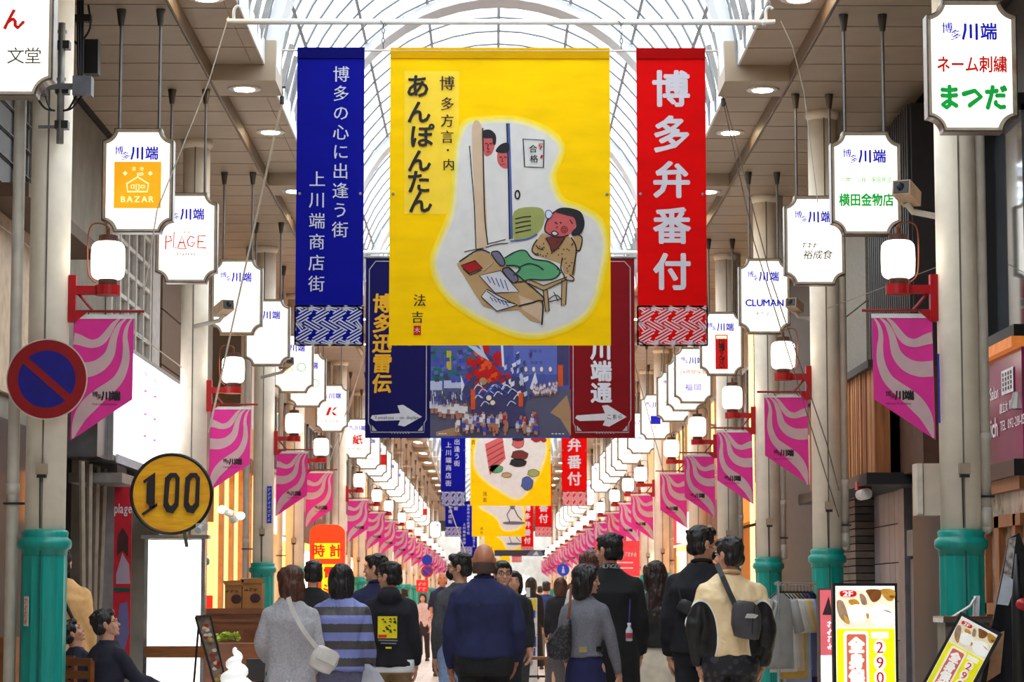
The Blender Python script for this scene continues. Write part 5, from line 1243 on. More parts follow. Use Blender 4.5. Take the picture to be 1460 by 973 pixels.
# red poster and dark board
rp = thing('poster', 'red hanging poster with faint white writing above the crowd on the right', 'poster', at(880, 822, 56))
k = 56 / 3600; MB().bb(-32 * k, 32 * k, 0, .02, 0, 50 * k).obj('sheet', P('coral_red_sheet', (232, 56, 66), emit=.15), rp)
t = MB(); t.rib([(.01 + .14 * math.cos(a * PI / 8), .48 + .14 * math.sin(a * PI / 8)) for a in range(16)], .012, -.01, 0, closed=True); marks(t, 2, -.27, .48, .16, .1, -.01, 0); marks(t, 4, .3, .48, .26, .1, -.01, 0, 2); [t.tube([(a_, .01, .76), (a_, .01, 6.5 - rp.location.z)], .006, 4) for a_ in (-.45, .45)]
for q in range(2): t.rib([(-.3, .3 - q * .12), (.35, .3 - q * .12)], .03, -.01, 0)
t.obj('lettering', WPR, rp)
rb_ = thing('sign_board', 'dark sign board with white and red marks below the red poster', 'sign board', (at(885, 860, 54).x, 54, 0)); MB().bb(-.45, .45, 0, .05, 0, at(880, 828, 54).z).obj('board', P('dark_board', (50, 42, 46)), rb_); t = MB(); z_ = rb_.children[0].data.vertices[1].co.z; marks(t, 3, -.1, z_ - .14, .4, .12, -.01, 0); t.obj('lettering', WPR, rb_)
# 2F sign board in front
def food_board(name, label, Y, pxc, w_, h_, zb, rx=0, lit=1.0):
    r = thing(name, label, 'sign board', (at(pxc, 900, Y).x, Y, zb))
    MB().prism([(-w_ / 2 - .02, -.02), (w_ / 2 + .02, -.02), (w_ / 2 + .02, h_ + .02), (-w_ / 2 - .02, h_ + .02)], 0, .09).obj('case', BLACK, r)
    yy = -.004; e_ = lit
    m = [P('board_white_%g' % lit, (255, 254, 250), emit=.9 * e_), P('board_yellow_%g' % lit, (255, 246, 0), emit=.75 * e_), P('board_coral_%g' % lit, (236, 120, 90), emit=.4 * e_), P('board_red_%g' % lit, (226, 26, 34), emit=.4 * e_),
         P('food_brown_%g' % lit, (150, 90, 30), emit=.3 * e_, var=.3, scale=14), P('food_cream_%g' % lit, (255, 240, 210), emit=.6 * e_, var=.12, scale=12), P('food_gold_%g' % lit, (232, 170, 60), emit=.4 * e_, var=.3, scale=10), P('food_tan_%g' % lit, (196, 160, 130), emit=.3 * e_, var=.3, scale=14)]
    t = MB(); t.rect(-w_ / 2, w_ / 2, 0, h_, yy, 0); W = w_; S = lambda a, b_: (-W / 2 + (a - 190) / 470 * W, h_ - (b_ - 185) / 470 * W)
    t.rect(S(195, 0)[0], S(655, 0)[0], 0, S(0, 522)[1], yy - .002, 1)
    F_ = lambda pts, mi, d=.003: t.flat([S(*p) for p in smooth_line(pts, 3, True)], yy - d, mi)
    t.flat([S(195, 215), S(655, 215), S(655, 510), S(195, 510)], yy - .0015, 5)
    F_([(435, 215), (545, 215), (550, 270), (520, 305), (480, 310), (450, 260)], 4); F_([(195, 310), (250, 310), (300, 470), (270, 480), (215, 420)], 7); F_([(290, 300), (350, 290), (380, 330), (320, 340)], 6); F_([(380, 250), (420, 260), (440, 325), (400, 330)], 7)
    F_([(285, 400), (300, 350), (360, 330), (440, 360), (450, 430), (380, 470), (310, 460)], 0, .004); F_([(455, 380), (520, 340), (600, 340), (645, 400), (640, 480), (540, 500), (470, 450)], 0, .004); F_([(430, 400), (455, 410), (450, 440), (435, 440)], 6, .005); F_([(545, 215), (655, 215), (655, 290), (600, 300)], 6); F_([(620, 260), (655, 262), (650, 282), (622, 280)], 4, .004)
    F_([(560, 370), (600, 390), (640, 400), (610, 380)], 7, .005); F_([(250, 410), (285, 440), (300, 475), (270, 470)], 6, .004)
    F_([(222, 245), (240, 222), (335, 222), (358, 246), (335, 270), (240, 270)], 3, .005)
    p = S(288, 246); hline(t, '2F', p[0], p[1], .052 * W / .43, yy - .009, 0, .03, sx=1.5)
    def rr(a, b_, c, d, mi, dd, rad=18): t.flat([S(*q) for q in [(a + rad, b_), (c - rad, b_), (c, b_ + rad), (c, d), (a, d), (a, b_ + rad)]], yy - dd, mi)
    bot = 185 + h_ / W * 470 - 6
    rr(250, 542, 447, bot, 0, .004); rr(272, 565, 428, bot, 2, .005, 12)
    vline(t, '全身保湿', S(350, 0)[0], S(0, 655)[1], S(0, 655 + 125 * 3)[1], .26 * W, yy - .007, 0, .07)
    for ch, b_ in (('2', 668), ('9', 788), ('0', 905), ('0', 1020)):
        p = S(535, b_); t.ell((p[0], yy - .004, p[1]), (.105 * W, .001, .13 * W), mi=0); put(t, ch, p[0], p[1], .27 * W, yy - .007, 3, .015)
    p = S(538, 574); t.flat([S(468, 548), S(606, 548), S(606, 600), S(468, 600)], yy - .004, 0)
    t.obj('printed_face', m, r); return r
fb2 = food_board('food_sign_board', 'tall glowing yellow and white food sign board marked 2F with price 290', 18.3, 1234, 84 * 18.3 / 3600, 1.25, at(1234, 836, 18.3).z - 1.25)
MB().bb(-.2, .2, .02, .07, -fb2.location.z, .0).obj('stand', BLACK, fb2)
fb3 = food_board('food_sign_board', 'tilted smaller food sign board marked 2F leaning at the bottom right', 16.6, 1372, .26, .60, .72, lit=.3)
fb3.rotation_euler = (0, .50, -.25); fb3.location = (at(1392, 890, 16.6).x - .27, 16.6, at(1370, 885, 16.6).z - .56)
MB().tube([(0, .08, 0), (.12, .12, -.5)], .015, 6).obj('stand', BLACK, fb3)
pk = thing('light_box_sign', 'narrow pink and white light box with tower picture beside the 2F board', 'sign', (at(1178, 880, 19.0).x, 19.0, 0))
z1 = at(1178, 839, 19).z; MB().bb(-.06, .06, 0, .1, 0, z1).obj('case', P('grey_brown_case', (120, 104, 92)), pk)
t = MB(); t.rect(-.045, .06, z1 - .50, z1 - .015, -.004, 0); t.rect(-.045, .06, .1, z1 - .50, -.004, 1); t.flat([(-.03, z1 - .20), (.02, z1 - .06), (.045, z1 - .2)], -.006, 2); t.obj('printed_face', [P('coral_lit', (240, 110, 120), emit=.5), P('white_lit', (255, 250, 250), emit=1.0), P('tower_dark', (90, 60, 60))], pk)
t = MB(); [marks(t, 1, .025, z1 - .27 - q * .055, .045, .045, -.008, 0, q) for q in range(4)]; t.obj('lettering', P('white_lit2', (255, 255, 255), emit=.8), pk)
# clothes rack
cr = thing('clothes_rack', 'chrome clothes rail with wheels right of the man in the cream jacket', 'clothes rack', (at(1135, 900, 20.2).x, 20.2, 0))
zr = at(1135, 833, 20.2).z; k = 20.2 / 3600; hw = 33 * k
t = MB(); t.tube([(-hw, -.4, 0), (-hw, -.4, zr), (-hw, -.4, zr + .02)], .012, 8); t.tube([(hw, .4, 0), (hw, .4, zr)], .012, 8); t.tube([(-hw - .02, -.4, zr), (hw + .02, .4, zr)], .013, 8); t.tube([(-hw, -.6, .08), (-hw, -.2, .08)], .012, 6); t.tube([(hw, .2, .08), (hw, .6, .08)], .012, 6)
t.obj('frame', P('rack_chrome', (226, 226, 230), .2, .8), cr)
gcol = [('grey', (176, 172, 170)), ('white', (236, 234, 230)), ('white', (228, 226, 222)), ('beige', (220, 200, 170)), ('mustard', (220, 176, 90)), ('light blue', (170, 184, 210)), ('blue-grey', (120, 130, 170)), ('slate', (96, 104, 150)), ('navy', (34, 36, 110)), ('dark navy', (26, 28, 80))]
for q, (nm, c) in enumerate(gcol):
    f_ = (q + .5) / len(gcol); x = cr.location.x - hw + 2 * hw * f_; y = 20.2 - .4 + .8 * f_
    g = thing('hanging_shirt', '%s garment hanging %s from the street end of the clothes rack' % (nm, ORD[q]), 'garment', (x, y, zr - .015), .9 + random.uniform(-.1, .1), 'garments on the clothes rack')
    t = MB(); L_ = random.uniform(.55, .85); rings = []
    for j in range(9):
        f2 = j / 8; wx = (.035 if j == 0 else .19 - .02 * math.sin(f2 * 3)) ; 
        rings.append([(wx * math.cos(a * PI / 6), (.022 + .012 * f2) * math.sin(a * PI / 6) * (1 + .4 * math.sin(a * 2.7)), -.06 - (.045 if j else 0) - L_ * max(0, f2 - .05)) for a in range(12)])
    t.loft(rings)
    for sx in (-1, 1): t.tube([(sx * .15, 0, -.12), (sx * .24, 0, -.36)], [.05, .05], 8)
    t.obj('cloth', P('garment_%s_%d' % (nm.replace(' ', '_'), q), c, .85, var=.1), g, smooth=True)
    MB().tube(smooth_line([(-.13, 0, -.10), (0, 0, -.045), (.13, 0, -.10)], 3) , .006, 5).obj('hanger', BLACK, g); MB().tube([(0, 0, -.045), (0, 0, 0), (.012, 0, .02), (.02, 0, .005)], .003, 5).obj('hook', GREYM, g)
# bottom right stand with black umbrella-like frames
bs_ = thing('display_stand', 'wooden and steel stand with leaning framed panels at the bottom right corner', 'stand', (at(1400, 900, 17).x, 17.2, 0))
za = at(1400, 882, 17).z
MB().bb(-.24, .1, -.1, .3, za - .03, za).obj('top', P('steel_top', (150, 146, 144), .3, .6), bs_); MB().bb(-.24, .1, -.11, .3, za, za + .012).obj('wood_edge', wd, bs_); MB().bb(-.22, .08, -.06, .25, 0, za - .03).obj('body', P('stand_grey', (110, 100, 92)), bs_)
MB().prism([(-.02, za), (.02, za), (.03, za + .15), (-.01, za + .15)], 0, .02).obj('white_card', P('white_card', (236, 236, 248)), bs_); MB().tube([(-.18, -.05, za), (-.05, -.05, za + .08), (-.0, .0, za + .14)], .01, 5).obj('white_rail', WHITE, bs_)
fp = thing('leaning_panel', 'tall dark framed panel with photo strip leaning at the right edge', 'panel', (at(1428, 900, 16.8).x, 16.8, 0))
k = 16.8 / 3600
def Q2(px, py): return ((px - 1428) * k, at(1428, py, 16.8).z)
t = MB(); t.prism([Q2(1404, 990), Q2(1398, 973), Q2(1441, 768), Q2(1456, 760), Q2(1470, 800), Q2(1456, 990)], 0, .03); t.obj('board', P('dark_glossy_board', (24, 24, 32), .25), fp)
t = MB(); t.flat([Q2(1441, 768), Q2(1451, 766), Q2(1438, 860), Q2(1424, 862)], -.006, 0); t.flat([Q2(1432, 818), Q2(1450, 830), Q2(1438, 864), Q2(1422, 862)], -.007, 1); t.flat([Q2(1416, 905), Q2(1432, 900), Q2(1425, 960), Q2(1405, 973)], -.006, 2)
t.obj('photo_strip', [P('strip_print', (190, 184, 180), var=.4, scale=30, tint=(80, 50, 50)), P('pale_blue_strip', (200, 206, 220)), P('tan_hand_print', (190, 140, 104), var=.2)], fp)
ub = thing('folded_umbrella', 'black folded umbrella and stand at the very right edge', 'umbrella', (at(1452, 900, 16.5).x, 16.5, 0)); MB().lathe([(.03, .3), (.045, .6), (.04, at(1452, 830, 16.5).z - .12), (.012, at(1452, 790, 16.5).z)], 12).obj('canopy', BLACK, ub, smooth=True); MB().tube([(0, 0, 0), (0, 0, .35)], .015, 6).obj('pole', GREYM, ub)
o = MB().ell((0, 0, 0), (.05, .05, .04)).obj('red_knob', REDM, None, at(1459, 862, 16.4), smooth=True); o['label'] = 'small round red object at the right picture edge'; o['category'] = 'ornament'
# capsule machines and stool
for q, (pyt, pyb) in enumerate(((852, 905), (905, 960))):
    Y = 38; r = thing('capsule_machine', ('upper' if q == 0 else 'lower') + ' white capsule toy machine stacked behind the wooden stool', 'vending machine', (at(753, 900, Y).x, Y, at(753, pyb, Y).z)); h_ = at(753, pyt, Y).z - r.location.z - .01; k = Y / 3600; a = 13 * k
    MB().bb(-a, a, 0, .3, 0 if q == 0 else -r.location.z, h_).obj('case', P('white_machine', (236, 232, 226)), r); t = MB(); t.rect(-a * .9, a * .9, h_ * .68, h_ * .97, -.004, 0 if q == 0 else 1); t.rect(-a * .8, a * .8, h_ * .45, h_ * .66, -.004, 1); t.ell((0, -.01, h_ * .28), (.07, .01, .07), mi=2); t.ell((-.0, -.02, h_ * .28), (.03, .012, .03), mi=3)
    t.obj('front_panel', [P('yellow_label', (246, 214, 60)), P('blue_label', (80, 90, 190)), P('grey_dial', (150, 150, 150)), WHITE], r)
MB()
o = MB().bb(-.03, .03, 0, .01, 0, .14).obj('price_card', WHITE, None, (at(753, 852, 38).x, 38.05, at(753, 852, 38).z + .003)); o['label'] = 'small white card standing on the upper capsule machine'; o['category'] = 'card'
Y = 35; sl = thing('wooden_stool', 'small brown wooden stool standing on the floor right of centre', 'stool', (at(766, 941, Y).x, Y, 0)); zs = at(766, 937, Y).z
MB().bb(-.17, .17, -.1, .14, zs - .04, zs).obj('seat', P('stool_wood', (136, 84, 50), .5, var=.2), sl)
for sx in (-1, 1):
    for sy in (-1, 1): MB().tube([(sx * .11, sy * .08, zs - .04), (sx * .15, sy * .11, 0)], .02, 6).obj('leg', MATS['stool_wood'], sl)
MB().bb(-.13, .13, -.01, .01, .25, .28).obj('stretcher', BROWN, sl)
if zs < .2: print('STOOL', zs)
for q in range(3):
    o = None
# ---------------------------------------------------------------- people
SKIN = P('skin', (214, 156, 126), .5, var=.05); 
HAIRB = P('black_hair', (30, 24, 24), .45, var=.35, scale=60, stretch=(1, 1, .15), bump=.6, spec=.5)
HAIRR = P('brown_hair', (92, 50, 34), .45, var=.35, scale=60, stretch=(1, 1, .15), bump=.6)
HAIRD = P('dark_brown_hair', (52, 30, 24), .45, var=.35, scale=60, stretch=(1, 1, .15), bump=.6)
EYEW = P('eye_white', (225, 220, 215), .3); SHOEM = P('dark_shoe', (30, 28, 28)); SHOEW = P('white_shoe', (220, 216, 210))
def stripes_mat():
    m, N, L, b = node_mat('striped_knit', .95)
    tc = N.new('ShaderNodeTexCoord'); sp = N.new('ShaderNodeSeparateXYZ'); L.new(tc.outputs['Object'], sp.inputs[0])
    ns = N.new('ShaderNodeTexNoise'); ns.inputs['Scale'].default_value = 90; L.new(tc.outputs['Object'], ns.inputs[0])
    a = N.new('ShaderNodeMath'); a.operation = 'MULTIPLY'; a.inputs[1].default_value = 1 / .122; L.new(sp.outputs[2], a.inputs[0])
    f = N.new('ShaderNodeMath'); f.operation = 'FRACT'; L.new(a.outputs[0], f.inputs[0])
    n2 = N.new('ShaderNodeMath'); n2.operation = 'MULTIPLY_ADD'; n2.inputs[1].default_value = .12; L.new(ns.outputs[0], n2.inputs[0]); L.new(f.outputs[0], n2.inputs[2])
    g = N.new('ShaderNodeMath'); g.operation = 'GREATER_THAN'; g.inputs[1].default_value = .56; L.new(n2.outputs[0], g.inputs[0])
    mx = N.new('ShaderNodeMix'); mx.data_type = 'RGBA'; mx.inputs[6].default_value = lin((72, 66, 68)) + (1,); mx.inputs[7].default_value = lin((126, 134, 196)) + (1,)
    L.new(g.outputs[0], mx.inputs[0]); L.new(mx.outputs[2], b.inputs['Base Color']); bp = N.new('ShaderNodeBump'); bp.inputs['Strength'].default_value = .4; bp.inputs['Distance'].default_value = .01; L.new(ns.outputs[0], bp.inputs['Height']); L.new(bp.outputs[0], b.inputs['Normal'])
    return m
def spots_mat(name, c0, c1, scale, th, lo=None):
    m, N, L, b = node_mat(name, .9)
    tc = N.new('ShaderNodeTexCoord'); vo = N.new('ShaderNodeTexVoronoi'); vo.inputs['Scale'].default_value = scale; L.new(tc.outputs['Object'], vo.inputs[0])
    g = N.new('ShaderNodeMath'); g.operation = 'GREATER_THAN'; g.inputs[1].default_value = th; L.new(vo.outputs[0], g.inputs[0])
    mx = N.new('ShaderNodeMix'); mx.data_type = 'RGBA'; mx.inputs[6].default_value = lin(c0) + (1,); mx.inputs[7].default_value = lin(c1) + (1,); L.new(g.outputs[0], mx.inputs[0])
    if lo:
        sp = N.new('ShaderNodeSeparateXYZ'); L.new(tc.outputs['Object'], sp.inputs[0]); h = N.new('ShaderNodeMath'); h.operation = 'LESS_THAN'; h.inputs[1].default_value = lo; L.new(sp.outputs[2], h.inputs[0])
        m2 = N.new('ShaderNodeMix'); m2.data_type = 'RGBA'; L.new(h.outputs[0], m2.inputs[0]); L.new(mx.outputs[2], m2.inputs[6]); m2.inputs[7].default_value = lin((18, 16, 18)) + (1,); L.new(m2.outputs[2], b.inputs['Base Color'])
    else: L.new(mx.outputs[2], b.inputs['Base Color'])
    return m
def panel_jacket_mat():
    """cream jacket with black side and sleeve panels edged in white (seams of the garment, fixed to its own axes)"""
    m, N, L, b = node_mat('cream_black_jacket', .6)
    tc = N.new('ShaderNodeTexCoord'); sp = N.new('ShaderNodeSeparateXYZ'); L.new(tc.outputs['Object'], sp.inputs[0])
    def M(op, a, c=None, d=None):
        n = N.new('ShaderNodeMath'); n.operation = op
        for i, q in enumerate((a, c, d)):
            if q is None: continue
            if isinstance(q, (int, float)): n.inputs[i].default_value = q
            else: L.new(q, n.inputs[i])
        return n.outputs[0]
    ax = M('ABSOLUTE', sp.outputs[0]); dx = M('DIVIDE', M('SUBTRACT', ax, .215), .105); dz = M('DIVIDE', M('SUBTRACT', sp.outputs[2], 1.08), .24)
    d = M('ADD', M('MULTIPLY', dx, dx), M('MULTIPLY', dz, dz))
    cr = N.new('ShaderNodeValToRGB'); cr.color_ramp.interpolation = 'CONSTANT'; e = cr.color_ramp.elements
    e[0].color = lin((20, 18, 20)) + (1,); e[1].position = .5; e[1].color = lin((240, 236, 230)) + (1,); k = cr.color_ramp.elements.new(.57); k.color = lin((246, 214, 166)) + (1,)
    L.new(M('MULTIPLY', d, .5), cr.inputs[0]); ns = N.new('ShaderNodeTexNoise'); ns.inputs['Scale'].default_value = 14; L.new(tc.outputs['Object'], ns.inputs[0])
    bp = N.new('ShaderNodeBump'); bp.inputs['Strength'].default_value = .5; bp.inputs['Distance'].default_value = .03; L.new(ns.outputs[0], bp.inputs['Height']); L.new(bp.outputs[0], b.inputs['Normal']); L.new(cr.outputs[0], b.inputs['Base Color'])
    return m
def cl(name, c, **k): return P(name, c, k.pop('rough', .9), var=k.pop('var', .12), scale=k.pop('scale', 40), bump=.25, **k)
JOBS = []
def remesh_job(mb, voxel, fn):
    me = mb.mesh('tmp', []); o = bpy.data.objects.new('tmp', me); COL.objects.link(o)
    md = o.modifiers.new('r', 'REMESH'); md.mode = 'VOXEL'; md.voxel_size = voxel
    s = o.modifiers.new('s', 'SMOOTH'); s.factor = .5; s.iterations = 2 if voxel < .009 else 3
    JOBS.append((o, fn))
def flush_jobs():
    for o, fn in JOBS: o.hide_viewport = True
    for o, fn in JOBS:
        o.hide_viewport = False
        dg = bpy.context.evaluated_depsgraph_get(); dg.update()
        me = bpy.data.meshes.new_from_object(o.evaluated_get(dg)); o.hide_viewport = True
        m = o.data; bpy.data.objects.remove(o); bpy.data.meshes.remove(m); fn(me)
    JOBS.clear()
def noisy(me, amp, freq, seed=0):
    k = len(me.vertices); co = [0.0] * (k * 3); me.vertices.foreach_get('co', co); nr = [0.0] * (k * 3); me.vertices.foreach_get('normal', nr)
    for i in range(k):
        x, y, z = co[3 * i:3 * i + 3]
        d = amp * (noise.noise(Vector((x * freq[0] + seed, y * freq[1], z * freq[2]))) + .4 * noise.noise(Vector((x * freq[0] * 2.3, y * freq[1] * 2.3 + seed, z * freq[2] * 2.3))))
        co[3 * i] += nr[3 * i] * d; co[3 * i + 1] += nr[3 * i + 1] * d; co[3 * i + 2] += nr[3 * i + 2] * d
    me.vertices.foreach_set('co', co); me.update()
def finish(me, name, mat, parent):
    me.name = name; me.materials.clear(); me.materials.append(mat); me.polygons.foreach_set('use_smooth', [True] * len(me.polygons)); return link(name, me, parent)
def oval(rx, ry, z, cy=0, n=20, cx=0, p=2.4):
    out = []
    for a in range(n):
        c, s = math.cos(2 * PI * a / n), math.sin(2 * PI * a / n)
        out.append((cx + rx * math.copysign(abs(c) ** (2 / p), c), cy + ry * math.copysign(abs(s) ** (2 / p), s), z))
    return out
def hand(mb, wp, d, n_in, k, curl=.5, side=1):
    """palm, four unequal fingers and a thumb; d along the hand, n_in the palm normal"""
    d = d.normalized(); n_in = (n_in - d * n_in.dot(d)).normalized(); b_ = d.cross(n_in) * side
    R = Matrix((b_, d, n_in)).transposed()
    mb.ell(wp + d * .045 * k, (.040 * k, .054 * k, .016 * k), R, 12, 8); mb.cap(wp - d * .03 * k, wp + d * .02 * k, .026 * k, .027 * k, 10)
    for i, (off, ln) in enumerate(((.029, .070), (.010, .080), (-.010, .074), (-.028, .058))):
        p = wp + d * (.088 - abs(off) * .25) * k + b_ * off * k; dd = d + b_ * off * 1.6; pts = [p - d * .02 * k, p]; ang = 0
        for sgm in (.45, .32, .23):
            ang += curl * .8; v = (dd * math.cos(ang) + n_in * math.sin(ang)).normalized(); p = p + v * ln * sgm * k; pts.append(p)
        mb.tube(pts, [.0095 * k, .0092 * k, .0088 * k, .008 * k, .0062 * k], 8); mb.ell(pts[-1], .0064 * k, None, 8, 5)
    p = wp + d * .025 * k + b_ * .032 * k; pts = [p]
    for v, l_ in ((d * .55 + b_ * .75 + n_in * .25, .038), (d * .85 + b_ * .35 + n_in * .4, .032), (d + b_ * .05 + n_in * .5, .024)): p = p + v.normalized() * l_ * k; pts.append(p)
    mb.tube(pts, [.013 * k, .0115 * k, .0105 * k, .008 * k], 8); mb.ell(pts[-1], .008 * k, None, 8, 5)
def person(X, Y, H, label, yaw=0, hy=0, hp=0, bw=1.0, bd=1.0, top=None, hem=.50, sleeve=1.0, loose=.0, bottom=None, skirt=False, hair='short', hairm=None, arms=None, skin=SKIN, stride=.12,
           collar=None, mask=False, glasses=False, seated=False, near=True, hood=False, undershirt=None, topname='sweater', shoe=None, folds=.010, waist=1.0, flare=1.0, z0=0, bald=False, lean=0):
    k = H / 1.72; root = thing('person', label, 'person', (X, Y, z0), yaw)
    V = lambda x, y, z: Vector((x * k, y * k, z * k)); hipz = .90
    dz = -.44 if seated else 0     # seated: the trunk comes down to the seat
    Ly = lambda z: lean * max(0, z - hipz) # forward lean
    sw = .163 * bw
    if arms is None: arms = {}
    A = {}
    for s in (-1, 1):
        e_, w_ = arms.get(s, ((s * (sw + .028), -.03, 1.11), (s * (sw + .032), .045, .865)))
        if s in arms: e_ = (e_[0] * .80, e_[1], e_[2]); w_ = (w_[0] * .82, w_[1], w_[2])
        sh = Vector((s * sw, Ly(1.38), 1.375 + dz)); A[s] = (sh * k, (Vector(e_) + Vector((0, 0, 0))) * k, Vector(w_) * k)
    legs = {}
    for s in (-1, 1):
        st_ = stride * s
        if seated: legs[s] = (V(s * .10, 0, .52), V(s * .13, .42, .52), V(s * .13, .44, .08))
        else: legs[s] = (V(s * .095, 0, .90), V(s * .10, st_ * .5 + .02, .49), V(s * .10, st_, .08))
    # --- body: trunk, limbs, then head in finer mesh, hands
    mb = MB(); rings = []
    for z, rx, ry in ((.82, .13, .10), (.90, .155, .105), (1.0, .14, .095), (1.08, .125, .088), (1.2, .145, .10), (1.32, .15, .10), (1.40, .11, .075), (1.45, .06, .055)):
        rings.append(oval(rx * bw * k, ry * bd * k, (z + dz) * k, Ly(z) * k))
    mb.loft(rings)
    for s in (-1, 1):
        a, b_, c = A[s]; mb.cap(a * .97, b_, .044 * k, .036 * k, 10); mb.cap(b_, c, .035 * k, .025 * k, 10)
        a, b_, c = legs[s]; mb.cap(a, b_, .072 * k, .048 * k, 10); mb.cap(b_, c, .046 * k, .034 * k, 10); mb.ell(c + V(0, .05, -.04), (.04 * k, .11 * k, .035 * k), None, 10, 6)
    np_ = V(0, -.015 + Ly(1.45), 1.49 + dz); RH = Euler((hp, 0, hy)).to_matrix()
    mb.cap(V(0, -.03 + Ly(1.38), 1.38 + dz), V(0, -.01 + Ly(1.5), 1.53 + dz), .058 * k, .052 * k, 12)
    def Hd(x, y, z): return np_ + RH @ V(x, y + .01, z + .115)
    def he(m_, c, r, n=12, mm=8, rot=None): m_.ell(Hd(*c), tuple(q * k for q in r), RH @ rot if rot else RH, n, mm)
    hd = MB()
    hd.cap(np_ + V(0, 0, -.04), Hd(0, -.01, -.05), .050 * k, .052 * k, 14)
    he(hd, (0, -.012, .018), (.075, .094, .096), 18, 12); he(hd, (0, .022, -.028), (.063, .072, .088), 16, 10); he(hd, (0, .038, -.080), (.044, .044, .034))
    he(hd, (0, .092, -.018), (.012, .016, .022)); he(hd, (0, .103, -.036), (.016, .014, .011)); he(hd, (0, .094, .006), (.009, .010, .020))
    he(hd, (0, .088, -.066), (.025, .011, .006)); he(hd, (0, .087, -.074), (.021, .011, .006)); he(hd, (0, .078, -.100), (.022, .014, .014))
    for s in (-1, 1):
        he(hd, (s * .032, .078, .018), (.026, .014, .008)); he(hd, (s * .045, .058, -.035), (.024, .022, .022)); he(hd, (s * .077, -.012, -.012), (.009, .020, .032), rot=Euler((0, s * .25, 0)).to_matrix()); he(hd, (s * .080, -.006, -.036), (.007, .010, .012))
    parts = {}
    def merge_done():
        if 'b' in parts and 'h' in parts:
            out = MB()
            for m_ in (parts['b'], parts['h']): out.add([v.co[:] for v in m_.vertices], [tuple(p.vertices) for p in m_.polygons])
            for s in (-1, 1):
                a, b_, c = A[s]; d = (c - b_).normalized(); hand(out, c + d * .01, d, Vector((-s, .15, 0)) if abs(d.z) > .5 else Vector((0, 0, -1)), k, arms.get('curl', .45), -s)
            out.obj('body', skin, root, smooth=True); bpy.data.meshes.remove(parts['b']); bpy.data.meshes.remove(parts['h'])
    remesh_job(mb, .018 if near else .03, lambda me: (parts.__setitem__('b', me), merge_done()))
    remesh_job(hd, .0055 if near else .012, lambda me: (parts.__setitem__('h', me), merge_done()))
    # eyes, brows
    if abs(hy) > .3 or abs(yaw) > 2:
        t = MB()
        for s in (-1, 1):
            t.ell(Hd(s * .031, .083, .000), (.013 * k, .008 * k, .007 * k), RH, 8, 6, 0); t.ell(Hd(s * .031, .0895, .000), (.006 * k, .004 * k, .0062 * k), RH, 8, 5, 1)
            t.tube([Hd(s * .012, .094, .022), Hd(s * .034, .092, .027), Hd(s * .052, .080, .021)], [.0025 * k, .004 * k, .002 * k], 6, 1)
        t.tube([Hd(-.024, .096, -.070), Hd(0, .101, -.071), Hd(.024, .096, -.070)], [.001, .0022 * k, .001], 6, 2)
        t.obj('eyes_and_mouth', [EYEW, P('dark_iris', (26, 18, 16), .25), P('lip', (168, 84, 76))], root, smooth=True)
    # --- hair
    hm = hairm or HAIRB; hb = MB(); rnd = random.Random(int(X * 100) + int(Y * 10))
    if hair == 'bald':
        hb.loft([[tuple(Hd(.0805 * math.cos(PI + PI * (a / 15) * 1.16 - .25), -.010 + .0985 * math.sin(PI + PI * (a / 15) * 1.16 - .25), z_)) for a in range(16)] + [tuple(Hd(.066 * math.cos(PI + PI * (a / 15) * 1.16 - .25), -.010 + .080 * math.sin(PI + PI * (a / 15) * 1.16 - .25), z_)) for a in range(15, -1, -1)] for z_ in (-.095, -.07, -.04, -.014)])
    elif hair:
        he(hb, (0, -.022, .036), (.084, .094, .088), 18, 12); he(hb, (0, -.055, -.018), (.070, .052, .066), 14, 9); he(hb, (0, .050, .078), (.056, .046, .030))
        for s in (-1, 1): he(hb, (s * .066, .008, .030), (.018, .042, .046)); he(hb, (s * .058, -.05, -.03), (.025, .04, .05))
        if hair in ('short', 'bun'):
            for q in range(16): a = rnd.uniform(0, 2 * PI); r_ = rnd.uniform(.02, .075); he(hb, (r_ * math.cos(a), -.02 + r_ * 1.1 * math.sin(a), .105 - r_ * r_ * 5 + rnd.uniform(-.004, .008)), (.022, .026, .013), 8, 6)
            he(hb, (.025, .072, .068), (.03, .016, .018)); he(hb, (-.025, .072, .068), (.03, .016, .018))
        if hair == 'bun': he(hb, (0, -.115, .005), (.04, .035, .04))
        if hair == 'tied': he(hb, (0, -.07, -.075), (.04, .04, .075))
        if hair in ('bob', 'long'):
            he(hb, (0, -.058, -.055), (.090, .062, .115), 16, 10)
            for s in (-1, 1): he(hb, (s * .074, -.012, -.035), (.030, .060, .110)); he(hb, (s * .070, .03, .03), (.022, .045, .055))
            he(hb, (0, -.045, -.135), (.088, .058, .045))
        if hair == 'long':
            he(hb, (0, -.085, -.20), (.095, .05, .17)); he(hb, (.04, -.09, -.30), (.06, .035, .13)); he(hb, (-.045, -.09, -.28), (.06, .035, .14))
    if hair:
        remesh_job(hb, .0065 if near else .014, lambda me: (noisy(me, .006 if hair != 'bald' else .001, (55, 55, 18), X), finish(me, 'hair', hm if hair != 'bald' else P('cropped_hair_and_shade', (84, 60, 52), .8), root)))  # bald band: cropped hair, with the lower head's shade put into its brown
